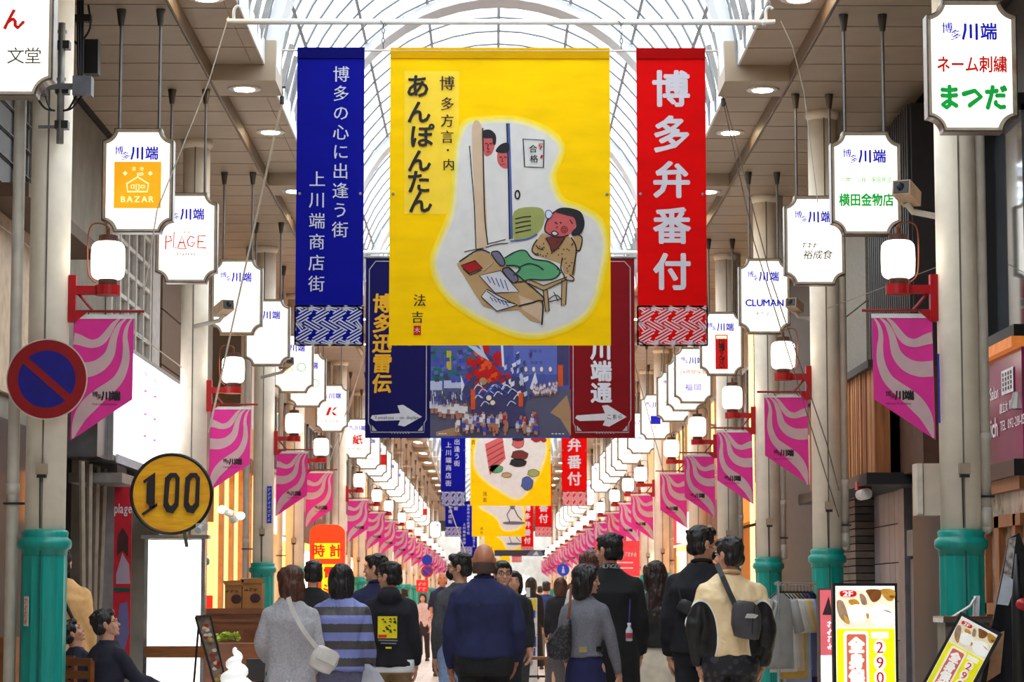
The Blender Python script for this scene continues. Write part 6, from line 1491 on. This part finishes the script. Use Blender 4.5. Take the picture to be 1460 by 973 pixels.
    # --- top
    if top:
        t = MB(); rings = []; L_ = loose
        prof = [(.60, .185, .135), (.70, .18, .132), (.78, .175, .13), (.86, .172, .128), (.94, .166, .122), (1.02, .158 * waist, .115), (1.10, .156 * waist, .113), (1.20, .168, .118), (1.30, .178, .120), (1.36, .172, .112), (1.41, .135, .092), (1.45, .088, .072), (1.475, .066, .064)]
        hz = hem * 1.72
        pr_ = [q for q in prof if q[0] > hz + .02]
        f0 = [q for q in prof if q[0] <= hz + .02]; q0 = f0[-1] if f0 else prof[0]; pr_ = [(hz, q0[1] * flare - .006, q0[2] * flare - .006), (hz + .015, q0[1] * flare, q0[2] * flare)] + pr_
        for z, rx, ry in pr_:
            l2 = L_ if z < 1.36 else L_ * .4
            rings.append(oval((rx * .95 * bw + l2 * .8) * k, (ry * bd + l2) * k, (z + dz) * k, (Ly(z) - .005) * k, 24))
        t.loft(rings)
        for s in (-1, 1):
            a, b_, c = A[s]; c2 = b_ + (c - b_) * (sleeve if sleeve <= 1 else 1)
            t.cap(Vector((a.x * .94, a.y, a.z - (.014 + L_ * .5) * k)), b_, (.055 + L_ * .45) * k, (.046 + L_ * .55) * k, 14)
            if sleeve > .05: t.tube([b_, (b_ + c2) / 2, c2, c2 + (c2 - b_).normalized() * .005], [(.046 + L_ * .55) * k, (.045 + L_ * .6) * k, (.035 + L_ * .4) * k, .03 * k], 14); t.ell(b_, (.047 + L_ * .55) * k, None, 14, 8)
            t.cap(V(s * .06, -.02 + Ly(1.42), 1.425 + dz), Vector((a.x * .92, a.y, a.z - (.006 + L_ * .35) * k)), .040 * k, .052 * k, 12)
        if hood: t.ell(V(0, -.10, 1.43 + dz), (.115 * k, .06 * k, .075 * k)); t.ell(V(0, -.05, 1.475 + dz), (.095 * k, .08 * k, .04 * k))
        seed = X * 3.1
        remesh_job(t, .0125 if near else .022, lambda me: (noisy(me, folds, (6, 6, 4), seed), noisy(me, folds * .5, (16, 16, 7), seed + 5), finish(me, topname, top, root)))
        if collar:
            c_ = MB(); c_.tube([tuple(V(.062 * math.cos(a * PI / 10), -.012 + Ly(1.47) + .062 * math.sin(a * PI / 10), 1.480 + dz - .012 * math.sin(a * PI / 10))) for a in range(20)], .014 * k, 8, closed=True); c_.obj('collar', collar, root, smooth=True)
    if undershirt:
        u = MB(); u.loft([oval((.170 * bw + loose * .8) * k, (.124 * bd + loose * .8) * k, z * k, 0, 24) for z in (hem * 1.72 - .045, hem * 1.72 - .03, hem * 1.72 + .06)]); u.obj('undershirt', undershirt, root, smooth=True)
    # --- bottom
    if bottom:
        t = MB()
        if skirt:
            rings = [oval((.135 * bw + .006) * k, .105 * bd * k, 1.06 * k, 0, 24)]
            for z, rx, ry in ((1.0, .145, .112), (.90, .175, .135), (.75, .19, .15), (.55, .205, .17), (.35, .225, .19), (.22, .235, .20)):
                rings.append([tuple(Vector(p) * 1 + Vector((0, 0, 0))) for p in oval(rx * bw * k, ry * bd * k, z * k, 0, 24)])
            t.loft(rings[::-1])
            nz = (9, 9, 1.2); am = .012
        else:
            t.loft([oval((rx * bw + .004) * k, ry * bd * k, (z + dz) * k, -.012 * k, 20) for z, rx, ry in ((.80, .165, .120), (.88, .178, .128), (.95, .165, .120), (1.02, .148, .112), (1.045, .142, .108))])
            for s in (-1, 1):
                a, b_, c = legs[s]; t.cap(a, b_, .098 * k, .072 * k, 14); t.tube([b_, (b_ + c) / 2, c + V(0, 0, -.01), c + V(0, 0, -.02)], [.072 * k, .068 * k, .064 * k, .05 * k], 14); t.ell(b_, .072 * k, None, 12, 8)
            nz = (8, 8, 5); am = .008
        remesh_job(t, .014 if near else .024, lambda me: (noisy(me, am, nz, X + 2), finish(me, 'skirt' if skirt else 'trousers', bottom, root)))
    for s in (-1, 1):
        c = legs[s][2]; t = MB(); t.loft([[tuple(c + V(x_, y_ + .045, z_ - .08)) for x_, y_, z_ in oval(.046 * w_, .13 * w_, z_, 0, 14)] for z_, w_ in ((0, 1), (.03, 1.02), (.06, .8), (.085, .5))]); t.obj('shoe', shoe or SHOEM, root, smooth=True)
    if mask:
        t = MB(); t.ell(Hd(0, .062, -.060), (.056 * k, .056 * k, .048 * k), RH, 16, 10, 0)
        for s in (-1, 1): t.tube([Hd(s * .045, .085, -.045), Hd(s * .075, .02, -.03), Hd(s * .082, -.02, -.02)], .0025 * k, 5, 0)
        t.obj('face_mask', P('black_mask', (18, 18, 20), .8), root, smooth=True)
    if glasses:
        t = MB()
        for s in (-1, 1):
            t.tube([Hd(s * .032 + .024 * math.cos(a * PI / 6), .102, .0 + .017 * math.sin(a * PI / 6)) for a in range(12)], .0024 * k, 5, closed=True); t.tube([Hd(s * .056, .10, .004), Hd(s * .080, .04, .004), Hd(s * .084, -.01, .0)], .0022 * k, 5)
        t.tube([Hd(-.008, .104, .003), Hd(.008, .104, .003)], .002 * k, 5); t.obj('glasses', BLACK, root)
    return root, V, A, k
def px_person(px, hy_, Y, label, H=None, **kw):
    """stand a person so that the head top meets photograph row hy_ at depth Y"""
    p = at(px, hy_, Y); 
    return person(p.x, Y, (H or p.z / 1.012), label, **kw)
strap_m = P('black_strap', (22, 22, 26), .6)
def label_thing(o, lb, cat, grp=None): o['label'] = lb; o['category'] = cat; return o
# 1 bald man
navy = cl('navy_shirt_cloth', (34, 38, 80), scale=12)
r, V, A, k = px_person(690, 772, 18, 'bald heavy-set man in a navy shirt seen from behind in the middle', bw=1.22, bd=1.2, top=navy, hem=.535, loose=.022, bottom=cl('black_trousers', (24, 24, 26)), hair='bald', topname='shirt', collar=navy,
    arms={-1: ((-.30, -.03, 1.10), (-.285, .05, .845)), 1: ((.30, -.03, 1.12), (.27, .10, .90))}, folds=.014, skin=P('skin_warm', (190, 122, 92), .42))
t = MB(); 
MB().prism([(-.10 , 1.30), (.10, 1.30), (.10, 1.285), (-.10, 1.285)], -.165, -.15).obj('yoke_seam', P('navy_seam', (26, 28, 60)), r)
# 2 masked man on his left
r, V, A, k = px_person(657, 785, 20.5, 'man in grey overshirt and black face mask turning left behind the bald man', yaw=.15, hy=1.15, top=cl('charcoal_overshirt', (78, 78, 84)), hem=.50, bottom=cl('light_blue_jeans', (140, 164, 206)), mask=True, glasses=True, topname='overshirt', loose=.012)
# 3 glasses man facing
r, V, A, k = px_person(717, 797, 22.5, 'man with glasses facing the camera, mostly hidden behind the bald man', yaw=PI + .2, hy=0, top=cl('black_blouson', (30, 32, 36)), bottom=cl('black_trousers2', (28, 28, 34)), glasses=True, topname='jacket', loose=.03, bw=1.08, arms={-1: ((-.29, -.02, 1.12), (-.29, .03, .93))})
r, V, A, k = px_person(733, 812, 27, 'person with dark fringe partly seen behind the man with glasses', yaw=PI, top=cl('dark_coat3', (44, 40, 44)), bottom=cl('dark_skirt3', (60, 60, 66)), hair='bob', near=False, topname='coat')
# 5 woman in grey sweater
gr = cl('light_grey_knit', (178, 174, 180), scale=70)
r, V, A, k = px_person(415, 803, 17.6, 'woman with brown bob in loose light grey sweater and black trousers', yaw=.25, hy=.5, top=gr, hem=.45, loose=.038, bottom=cl('black_track_trousers', (22, 22, 26)), hair='bob', hairm=HAIRR, flare=1.0, bw=.98, arms={-1: ((-.25, .02, 1.15), (-.17, .22, 1.02)), 1: ((.24, -.03, 1.12), (.22, .05, .90))}, folds=.018)
wh = P('white_bag_leather', (214, 206, 202), .45, var=.08)
for xx in (-.055, -.03): MB().bb(xx, xx + .010, -.19, -.12, .12, .78).obj('side_stripe', WHITE, r)
bag = thing('shoulder_bag', 'small silver-white crossbody bag on the hip of the woman in grey', 'bag', at(463, 940, 17.35))
t = MB(); t.loft([[(x, y, z) for x, y, z in oval(rx, .04, z, 0, 16, cx, 3)] for z, rx, cx in ((-.09, .05, -.01), (-.08, .085, -.01), (0, .098, 0), (.06, .085, .0), (.075, .06, .0))]); t.obj('pouch', wh, bag, smooth=True); bag.rotation_euler = (0, .45, .3)
MB().bb(-.07, .07, -.052, -.038, -.02, .05).obj('flap', P('white_bag_flap', (228, 222, 218), .4), bag)
t = MB(); pa = [at(411, 852, 17.33), at(418, 872, 17.32), at(432, 898, 17.30), at(447, 918, 17.31), at(457, 930, 17.32)]
v = []; f = []
for q, p in enumerate(smooth_line([tuple(p) for p in pa], 3)): v += [(p[0] - .015, p[1], p[2] - .006), (p[0] + .015, p[1], p[2] + .006)]
n_ = len(v) // 2; f = [(2 * i, 2 * i + 1, 2 * i + 3, 2 * i + 2) for i in range(n_ - 1)]
v2 = [(a, b_ + .006, c) for a, b_, c in v]; f2 = [tuple(i + len(v) for i in q) for q in f]
o = MB().add([tuple(Vector(p) - bag.location) for p in v + v2], f + f2).obj('strap', wh, bag)
o.matrix_parent_inverse = (Matrix.Translation(bag.location) @ Euler(bag.rotation_euler).to_matrix().to_4x4()).inverted() @ Matrix.Translation(bag.location)
# 6 striped sweater
r, V, A, k = px_person(487, 801, 18.4, 'person in blue-grey and charcoal striped sweater with dark hair seen from behind', yaw=-.08, hy=.1, top=stripes_mat(), hem=.515, loose=.042, bottom=cl('grey_blue_trousers', (108, 108, 134)), hair='bob', hairm=HAIRB, bw=1.02, arms={1: ((.255, -.03, 1.13), (.27, .08, .88))}, folds=.014) 
pb = thing('plastic_bag', 'white plastic shopping bag held beside the striped sweater', 'bag', at(521, 962, 18.4))
t = MB(); t.loft([[(x * (1 + .12 * math.sin(a_ * 1.9)), y, z) for a_, (x, y, z) in enumerate(oval(rx, .05, z, 0, 18))] for z, rx in ((-.20, .10), (-.15, .15), (-.05, .13), (.03, .08), (.075, .03))]); t.obj('sack', P('white_plastic_film', (232, 232, 240), .3, transl=.4, bump=.5), pb)
MB().tube(smooth_line([(-.02, 0, .06), (-.01, -.02, .13), (.015, 0, .06)], 4), .008, 6).obj('handle_loop', P('white_plastic_film', (232, 232, 240)), pb)
# 7 yellow print hoodie
r, V, A, k = px_person(557, 798, 20, 'young man in black hoodie with a yellow square back print and khaki trousers', yaw=-.05, hy=1.0, top=cl('black_hoodie', (26, 25, 34)), hem=.495, loose=.032, bottom=cl('khaki_trousers', (146, 118, 84)), hood=True, undershirt=P('white_tee', (226, 224, 224), .8), topname='hoodie', bw=1.05)
t = MB(); y = -.210
t.rect(-.085, .075, 1.09, 1.27, y, 0); 
for q in range(16): a, b_ = random.uniform(-.06, .06), random.uniform(1.14, 1.25); t.flat([(a, b_), (a + .03, b_ - .012), (a + .02, b_ + .008)], y - .003, 1)
t.rect(-.08, -.01, 1.095, 1.12, y - .004, 2); t.rib([(-.08, 1.075), (.08, 1.07)], .012, y, 3); t.rib([(-.06, 1.05), (.07, 1.047)], .010, y, 3); t.rect(-.02, .03, 1.005, 1.02, y, 0)
t.v = [(a * k, b_ * k, c * k) for a, b_, c in t.v]
t.obj('back_print', [P('yellow_textile_print', (246, 226, 20), .8), P('dark_textile_print', (40, 36, 20), .8), P('red_textile_print', (226, 60, 50), .8), P('grey_textile_print', (130, 130, 138), .8)], r)
# 8 navy jacket man in profile
r, V, A, k = px_person(537, 787, 21.6, 'dark-haired man in navy jacket in left profile behind the hoodie', yaw=.3, hy=.95, top=cl('navy_jacket', (30, 34, 72)), loose=.03, bottom=cl('dark_trousers5', (34, 34, 40)), topname='jacket', collar=cl('navy_jacket', (30, 34, 72)))
r, V, A, k = px_person(447, 797, 22.5, 'person with black hair and black shirt between woman in grey and striped sweater', yaw=0, hy=.1, top=cl('black_shirt9', (26, 24, 26)), loose=.02, bottom=cl('dark_trousers6', (34, 34, 40)), topname='shirt')
r, V, A, k = px_person(631, 815, 44, 'far balding man in navy T-shirt walking towards the camera', yaw=PI, top=cl('navy_tshirt', (34, 38, 84)), sleeve=0, hem=.52, loose=.015, bottom=cl('dark_trousers7', (40, 38, 44)), hair='bald', near=False, topname='tshirt', stride=.25, skin=P('skin_tan', (206, 136, 104)), arms={1: ((.26, -.02, 1.12), (.20, .22, 1.0))})
r, V, A, k = px_person(603, 845, 54, 'small far woman in pale pink top carrying a bag, left of centre', yaw=PI - .2, top=cl('pale_pink_top', (226, 190, 184)), bottom=cl('dark_skirt8', (60, 44, 44)), skirt=False, hair='bob', near=False)
# 12 woman with shoulder bag
r, V, A, k = px_person(834, 802, 18.6, 'woman in grey fitted sweater and navy skirt with black hair, in right profile', yaw=-.25, hy=-1.15, top=cl('mid_grey_knit', (122, 120, 130), scale=70), hem=.575, loose=.008, waist=.92, bottom=cl('navy_long_skirt', (32, 32, 78), scale=14), skirt=True, hair='bob', hairm=HAIRB, bw=.90, arms={1: ((.26, .02, 1.13), (.30, .10, .86)), -1: ((-.23, .0, 1.15), (-.20, .08, .95))})
t = MB(); t.loft([oval(.142 * k, .108 * k, z, 0, 24) for z in (1.035 * k, 1.075 * k)]); t.obj('belt', P('black_belt', (24, 22, 24), .4), r, smooth=True); MB().bb(-.02, .04, -.125, -.10, 1.03 * k, 1.075 * k).obj('buckle', P('gold_buckle', (200, 180, 130), .3, .7), r)
bg_ = thing('shoulder_bag', 'large dark woven shoulder bag of the woman in the grey sweater', 'bag', at(797, 913, 18.45))
t = MB(); t.loft([[(x + sh_, y, z) for x, y, z in oval(rx, .055, z, 0, 18, 0, 3)] for z, rx, sh_ in ((-.14, .05, -.0), (-.12, .085, -.0), (-.03, .095, .0), (.07, .06, .035), (.15, .022, .065))]); t.obj('sack', spots_mat('woven_leather', (64, 58, 62), (26, 24, 28), 55, .45), bg_, smooth=True)
MB().tube([(.065, 0, .14), (.078, -.01, .24), (.09, .02, .40)], .010, 7).obj('handle', P('tan_handle', (150, 84, 50), .4), bg_)
# 13 tall man
r, V, A, k = px_person(869, 757, 19.4, 'tall man in black long coat with lettered collar, black hair, looking left', yaw=0, hy=.75, top=cl('black_coat', (22, 21, 24), scale=12), hem=.34, loose=.035, bottom=cl('black_trousers8', (20, 20, 22)), topname='coat', collar=BLACK, bw=1.12)
t = MB(); tt = MB(); hline(tt, 'HILFIGER', 0, 0, .042, 0, 0, .0)
for a, b_, c in tt.v: an = a / .085; t.v.append((.088 * k * math.sin(an), -.092 * k * math.cos(an), 1.485 * k + c))
t.f = tt.f; t.m = tt.m; t.obj('collar_lettering', WPR, r)
t2 = MB(); 
bt = thing('bottle_holder', 'small drink bottle in a strap holder beside the black coat', 'bottle', at(897, 905, 18.9)); MB().lathe([(.02, -.05), (.026, -.045), (.026, .03), (.012, .055), (.012, .07)], 14).obj('bottle', P('clear_white_plastic', (206, 210, 220), .2), bt, smooth=True); MB().lathe([(.014, .068), (.014, .085)], 12).obj('cap', WHITE, bt); MB().lathe([(.027, -.03), (.027, .01)], 14).obj('label', P('red_blue_label', (190, 60, 80)), bt); MB().tube([(0, .02, .08), (.01, .02, .26)], .006, 5).obj('strap', P('violet_strap', (60, 50, 120)), bt)
r, V, A, k = px_person(842, 782, 21.8, 'woman with reddish brown hair in white top half hidden behind the black coat', yaw=.1, hy=.2, top=cl('white_blouse', (230, 224, 220)), bottom=cl('dark_trousers10', (40, 38, 44)), hair='bob', hairm=HAIRR, topname='blouse', loose=.02)
r, V, A, k = px_person(934, 797, 20.4, 'woman with long dark brown hair, leopard top and cream skirt', yaw=.1, hy=.2, top=spots_mat('leopard_black_knit', (108, 80, 56), (40, 30, 26), 28, .38, 1.14), hem=.575, loose=.02, bottom=cl('cream_skirt', (236, 222, 200), scale=10), skirt=True, hair='long', hairm=HAIRD, bw=.95)
# 16 tall man in black
bk_ = cl('black_sweatshirt', (20, 20, 28), scale=14)
r, V, A, k = px_person(1000, 746, 18.3, 'tall man in black sweatshirt with face mask, thick black hair, looking right', yaw=-.12, hy=-1.0, top=bk_, hem=.51, loose=.045, bottom=cl('black_trousers11', (24, 24, 34)), mask=True, topname='sweatshirt', collar=bk_, bw=1.12, glasses=True)
cb_ = thing('waist_bag', 'black crossbody pouch on the back of the tall man in black', 'bag', at(984, 868, 18.1)); t = MB(); t.loft([[(x, y, z) for x, y, z in oval(rx, .035, z, 0, 14, 0, 3)] for z, rx in ((-.05, .06), (-.04, .09), (.03, .09), (.045, .06))]); t.obj('pouch', P('black_pouch', (34, 34, 40), .5), cb_, smooth=True); cb_.rotation_euler = (0, .45, 0); MB().box((.03, -.045, -.03), (.05, .005, .012)).obj('tag', P('tan_tag', (190, 160, 130)), cb_); MB().tube([(-.08, 0, .02), (-.15, .02, .1)], .010, 6).obj('strap', strap_m, cb_)
# 17 cream jacket
r, V, A, k = px_person(1040, 762, 17.5, 'man in cream and black panelled jacket with black hair, looking left', yaw=.04, hy=.7, top=panel_jacket_mat(), hem=.535, loose=.034, bottom=spots_mat('dark_pattern_trousers', (52, 50, 62), (20, 20, 26), 22, .42), topname='jacket', collar=P('cream_collar', (236, 200, 150), .8), bw=1.12, flare=.92, arms={-1: ((-.30, -.03, 1.13), (-.25, .04, .87)), 1: ((.31, -.03, 1.13), (.27, .05, .87))}, folds=.018)
sb = thing('sling_bag', 'dark grey drawstring sling bag across the back of the cream jacket', 'bag', at(1065, 882, 17.27))
t = MB(); t.loft([[(x + sh_, y, z) for x, y, z in oval(rx, .05, z, 0, 18, 0, 3.2)] for z, rx, sh_ in ((-.14, .05, .02), (-.13, .085, .01), (-.05, .105, 0), (.04, .10, -.01), (.09, .085, -.02), (.115, .05, -.02))]); t.obj('sack', P('charcoal_nylon', (70, 66, 70), .55, bump=.4, var=.15), sb, smooth=True); sb.rotation_euler = (0, .12, 0)
t = MB(); t.flat([(-.02, .0), (.05, .005), (.07, .03), (.03, .035), (-.01, .03)], -.062, 0); t.obj('pale_print', P('pale_textile_print', (210, 206, 200)), sb)
MB().tube([(.04, -.055, .10), (.035, -.06, 0), (.04, -.055, -.1)], .003, 5).obj('cord', BLACK, sb)
pa = [at(1022, 804, 17.42), at(1030, 822, 17.32), at(1040, 845, 17.28), at(1050, 866, 17.26)]
v = []
for p in pa: v += [p + Vector((-.016, 0, -.008)), p + Vector((.016, 0, .008)), p + Vector((.016, .02, .008)), p + Vector((-.016, .02, -.008))]
f = []
for i in range(3):
    for j in range(4): f.append((4 * i + j, 4 * i + (j + 1) % 4, 4 * i + 4 + (j + 1) % 4, 4 * i + 4 + j))
o = MB().add([p - sb.location for p in v], f).obj('strap', strap_m, sb); o.matrix_parent_inverse = (Matrix.Translation(sb.location) @ Euler(sb.rotation_euler).to_matrix().to_4x4()).inverted() @ Matrix.Translation(sb.location)
# far people
for px, hy_, Y, lb, kw in ((799, 822, 34, 'woman with brown hair and black jacket walking away, right of the capsule machines', dict(hair='bob', hairm=HAIRR, top=cl('black_jacket12', (34, 32, 36)), bottom=cl('grey_skirt12', (90, 84, 86)), skirt=True)),
        (757, 822, 42, 'woman with long black hair behind the capsule machines', dict(hair='long', top=cl('black_top13', (30, 28, 32)), bottom=cl('black_skirt13', (30, 30, 36)), skirt=True)),
        (779, 828, 48, 'far person in blue and grey clothes behind the capsule machines, near centre', dict(hair='short', top=cl('blue_top14', (50, 70, 130)), bottom=cl('grey_trousers14', (120, 116, 116)))),
        (705, 832, 60, 'far walker in white top hidden beyond the bald man', dict(top=cl('white_top15', (220, 216, 212)), bottom=cl('black_trousers15', (34, 34, 38)))),
        (770, 835, 70, 'very far walker in dark clothes right of centre', dict(top=cl('dark_top16', (60, 56, 62)), bottom=cl('grey_trousers16', (100, 96, 96)))),
        (645, 838, 72, 'very far walker in grey behind the man in navy T-shirt', dict(top=cl('grey_top17', (130, 126, 128)), bottom=cl('black_trousers17', (34, 34, 38)))),
        (577, 838, 50, 'far walker in black beside the left pillars behind the hoodie', dict(top=cl('black_top18', (36, 34, 36)), bottom=cl('blue_jeans18', (70, 90, 140)))),
        (815, 830, 52, 'far walker in beige coat on the right behind the shoulder-bag woman', dict(top=cl('beige_coat19', (190, 160, 130)), bottom=cl('dark_trousers19', (50, 46, 50)), hair='bob', hairm=HAIRD))):
    px_person(px, hy_, Y, lb, near=False, stride=.22, **kw)
cbag = thing('shoulder_bag', 'black and white checked bag held by the walking brown-haired woman', 'bag', at(806, 908, 33.7)); t = MB(); t.loft([[(x, y, z) for x, y, z in oval(rx, .06, z, 0, 14, 0, 3)] for z, rx in ((-.2, .1), (-.15, .17), (0, .15), (.2, .04), (.35, .02))]); t.obj('sack', spots_mat('checked_cloth', (90, 88, 92), (30, 28, 32), 30, .4), cbag, smooth=True)
# seated pair and standing person behind the first left pillar
suit = cl('dark_suit', (36, 34, 52), scale=20)
seatz = .44
def seated(px, hy_, Y, lb, sz, **kw):
    p = at(px, hy_, Y); H = (p.z + .44 * 0) ; Hh = (p.z) / (1.012 * (1.72 - .44) / 1.72)
    return person(p.x, Y, Hh, lb, seated=True, **kw)
r, V, A, k = seated(146, 866, 19.9, 'seated man in dark suit with glasses leaning right beside the left pillar', 1, yaw=-.85, hy=-.45, hp=.25, top=suit, hem=.50, loose=.02, bottom=suit, glasses=True, topname='suit_jacket', lean=.12, bw=1.05, arms={1: ((.26, .20, .72), (.16, .46, .66)), -1: ((-.26, .12, .70), (-.12, .38, .62)), 'curl': .7})
r2, V2, A2, k2 = seated(111, 880, 20.8, 'seated woman with tied black hair looking down beside the left pillar', 1, yaw=-.7, hy=-.5, hp=-.4 + .9, top=cl('dark_blouse20', (40, 38, 60)), bottom=cl('black_trousers20', (26, 26, 30)), hair='bun', bw=.9, topname='blouse', arms={1: ((.22, .15, .72), (.12, .40, .66)), -1: ((-.22, .12, .70), (-.10, .36, .62))})
r, V, A, k = px_person(88, 780, 21.5, 'person in tan jacket with black strap standing half hidden by the left pillar', yaw=.0, hy=0, top=cl('tan_jacket', (226, 176, 116), scale=10), loose=.07, bw=1.15, bottom=cl('dark_trousers21', (40, 38, 44)), topname='jacket', hem=.48)
MB().tube([tuple(V(-.02, -.16, 1.44)), tuple(V(.06, -.225, 1.30)), tuple(V(.17, -.225, 1.08))], .016, 6).obj('strap', strap_m, r)
def chair(px, Y, lb, yaw):
    c = thing('wooden_chair', lb, 'chair', (px, Y, 0), yaw); 
    MB().bb(-.21, .21, -.2, .22, .40, .43).obj('seat', wd, c)
    for sx in (-1, 1):
        for sy, h in ((-1, .86), (1, .40)): MB().bb(sx * .19 - .018, sx * .19 + .018, sy * .19 - .018, sy * .19 + .018, 0, h).obj('leg', wd, c)
    for z in (.62, .72, .82): MB().bb(-.2, .2, -.205, -.185, z, z + .06).obj('back_slat', wd, c)
p = at(146, 866, 19.9); chair(p.x - .02, 19.9, 'brown wooden chair under the seated man in dark suit', -.85)
p = at(111, 880, 20.8); chair(p.x, 20.8, 'brown wooden chair under the seated woman beside the left pillar', -.7)
flush_jobs()
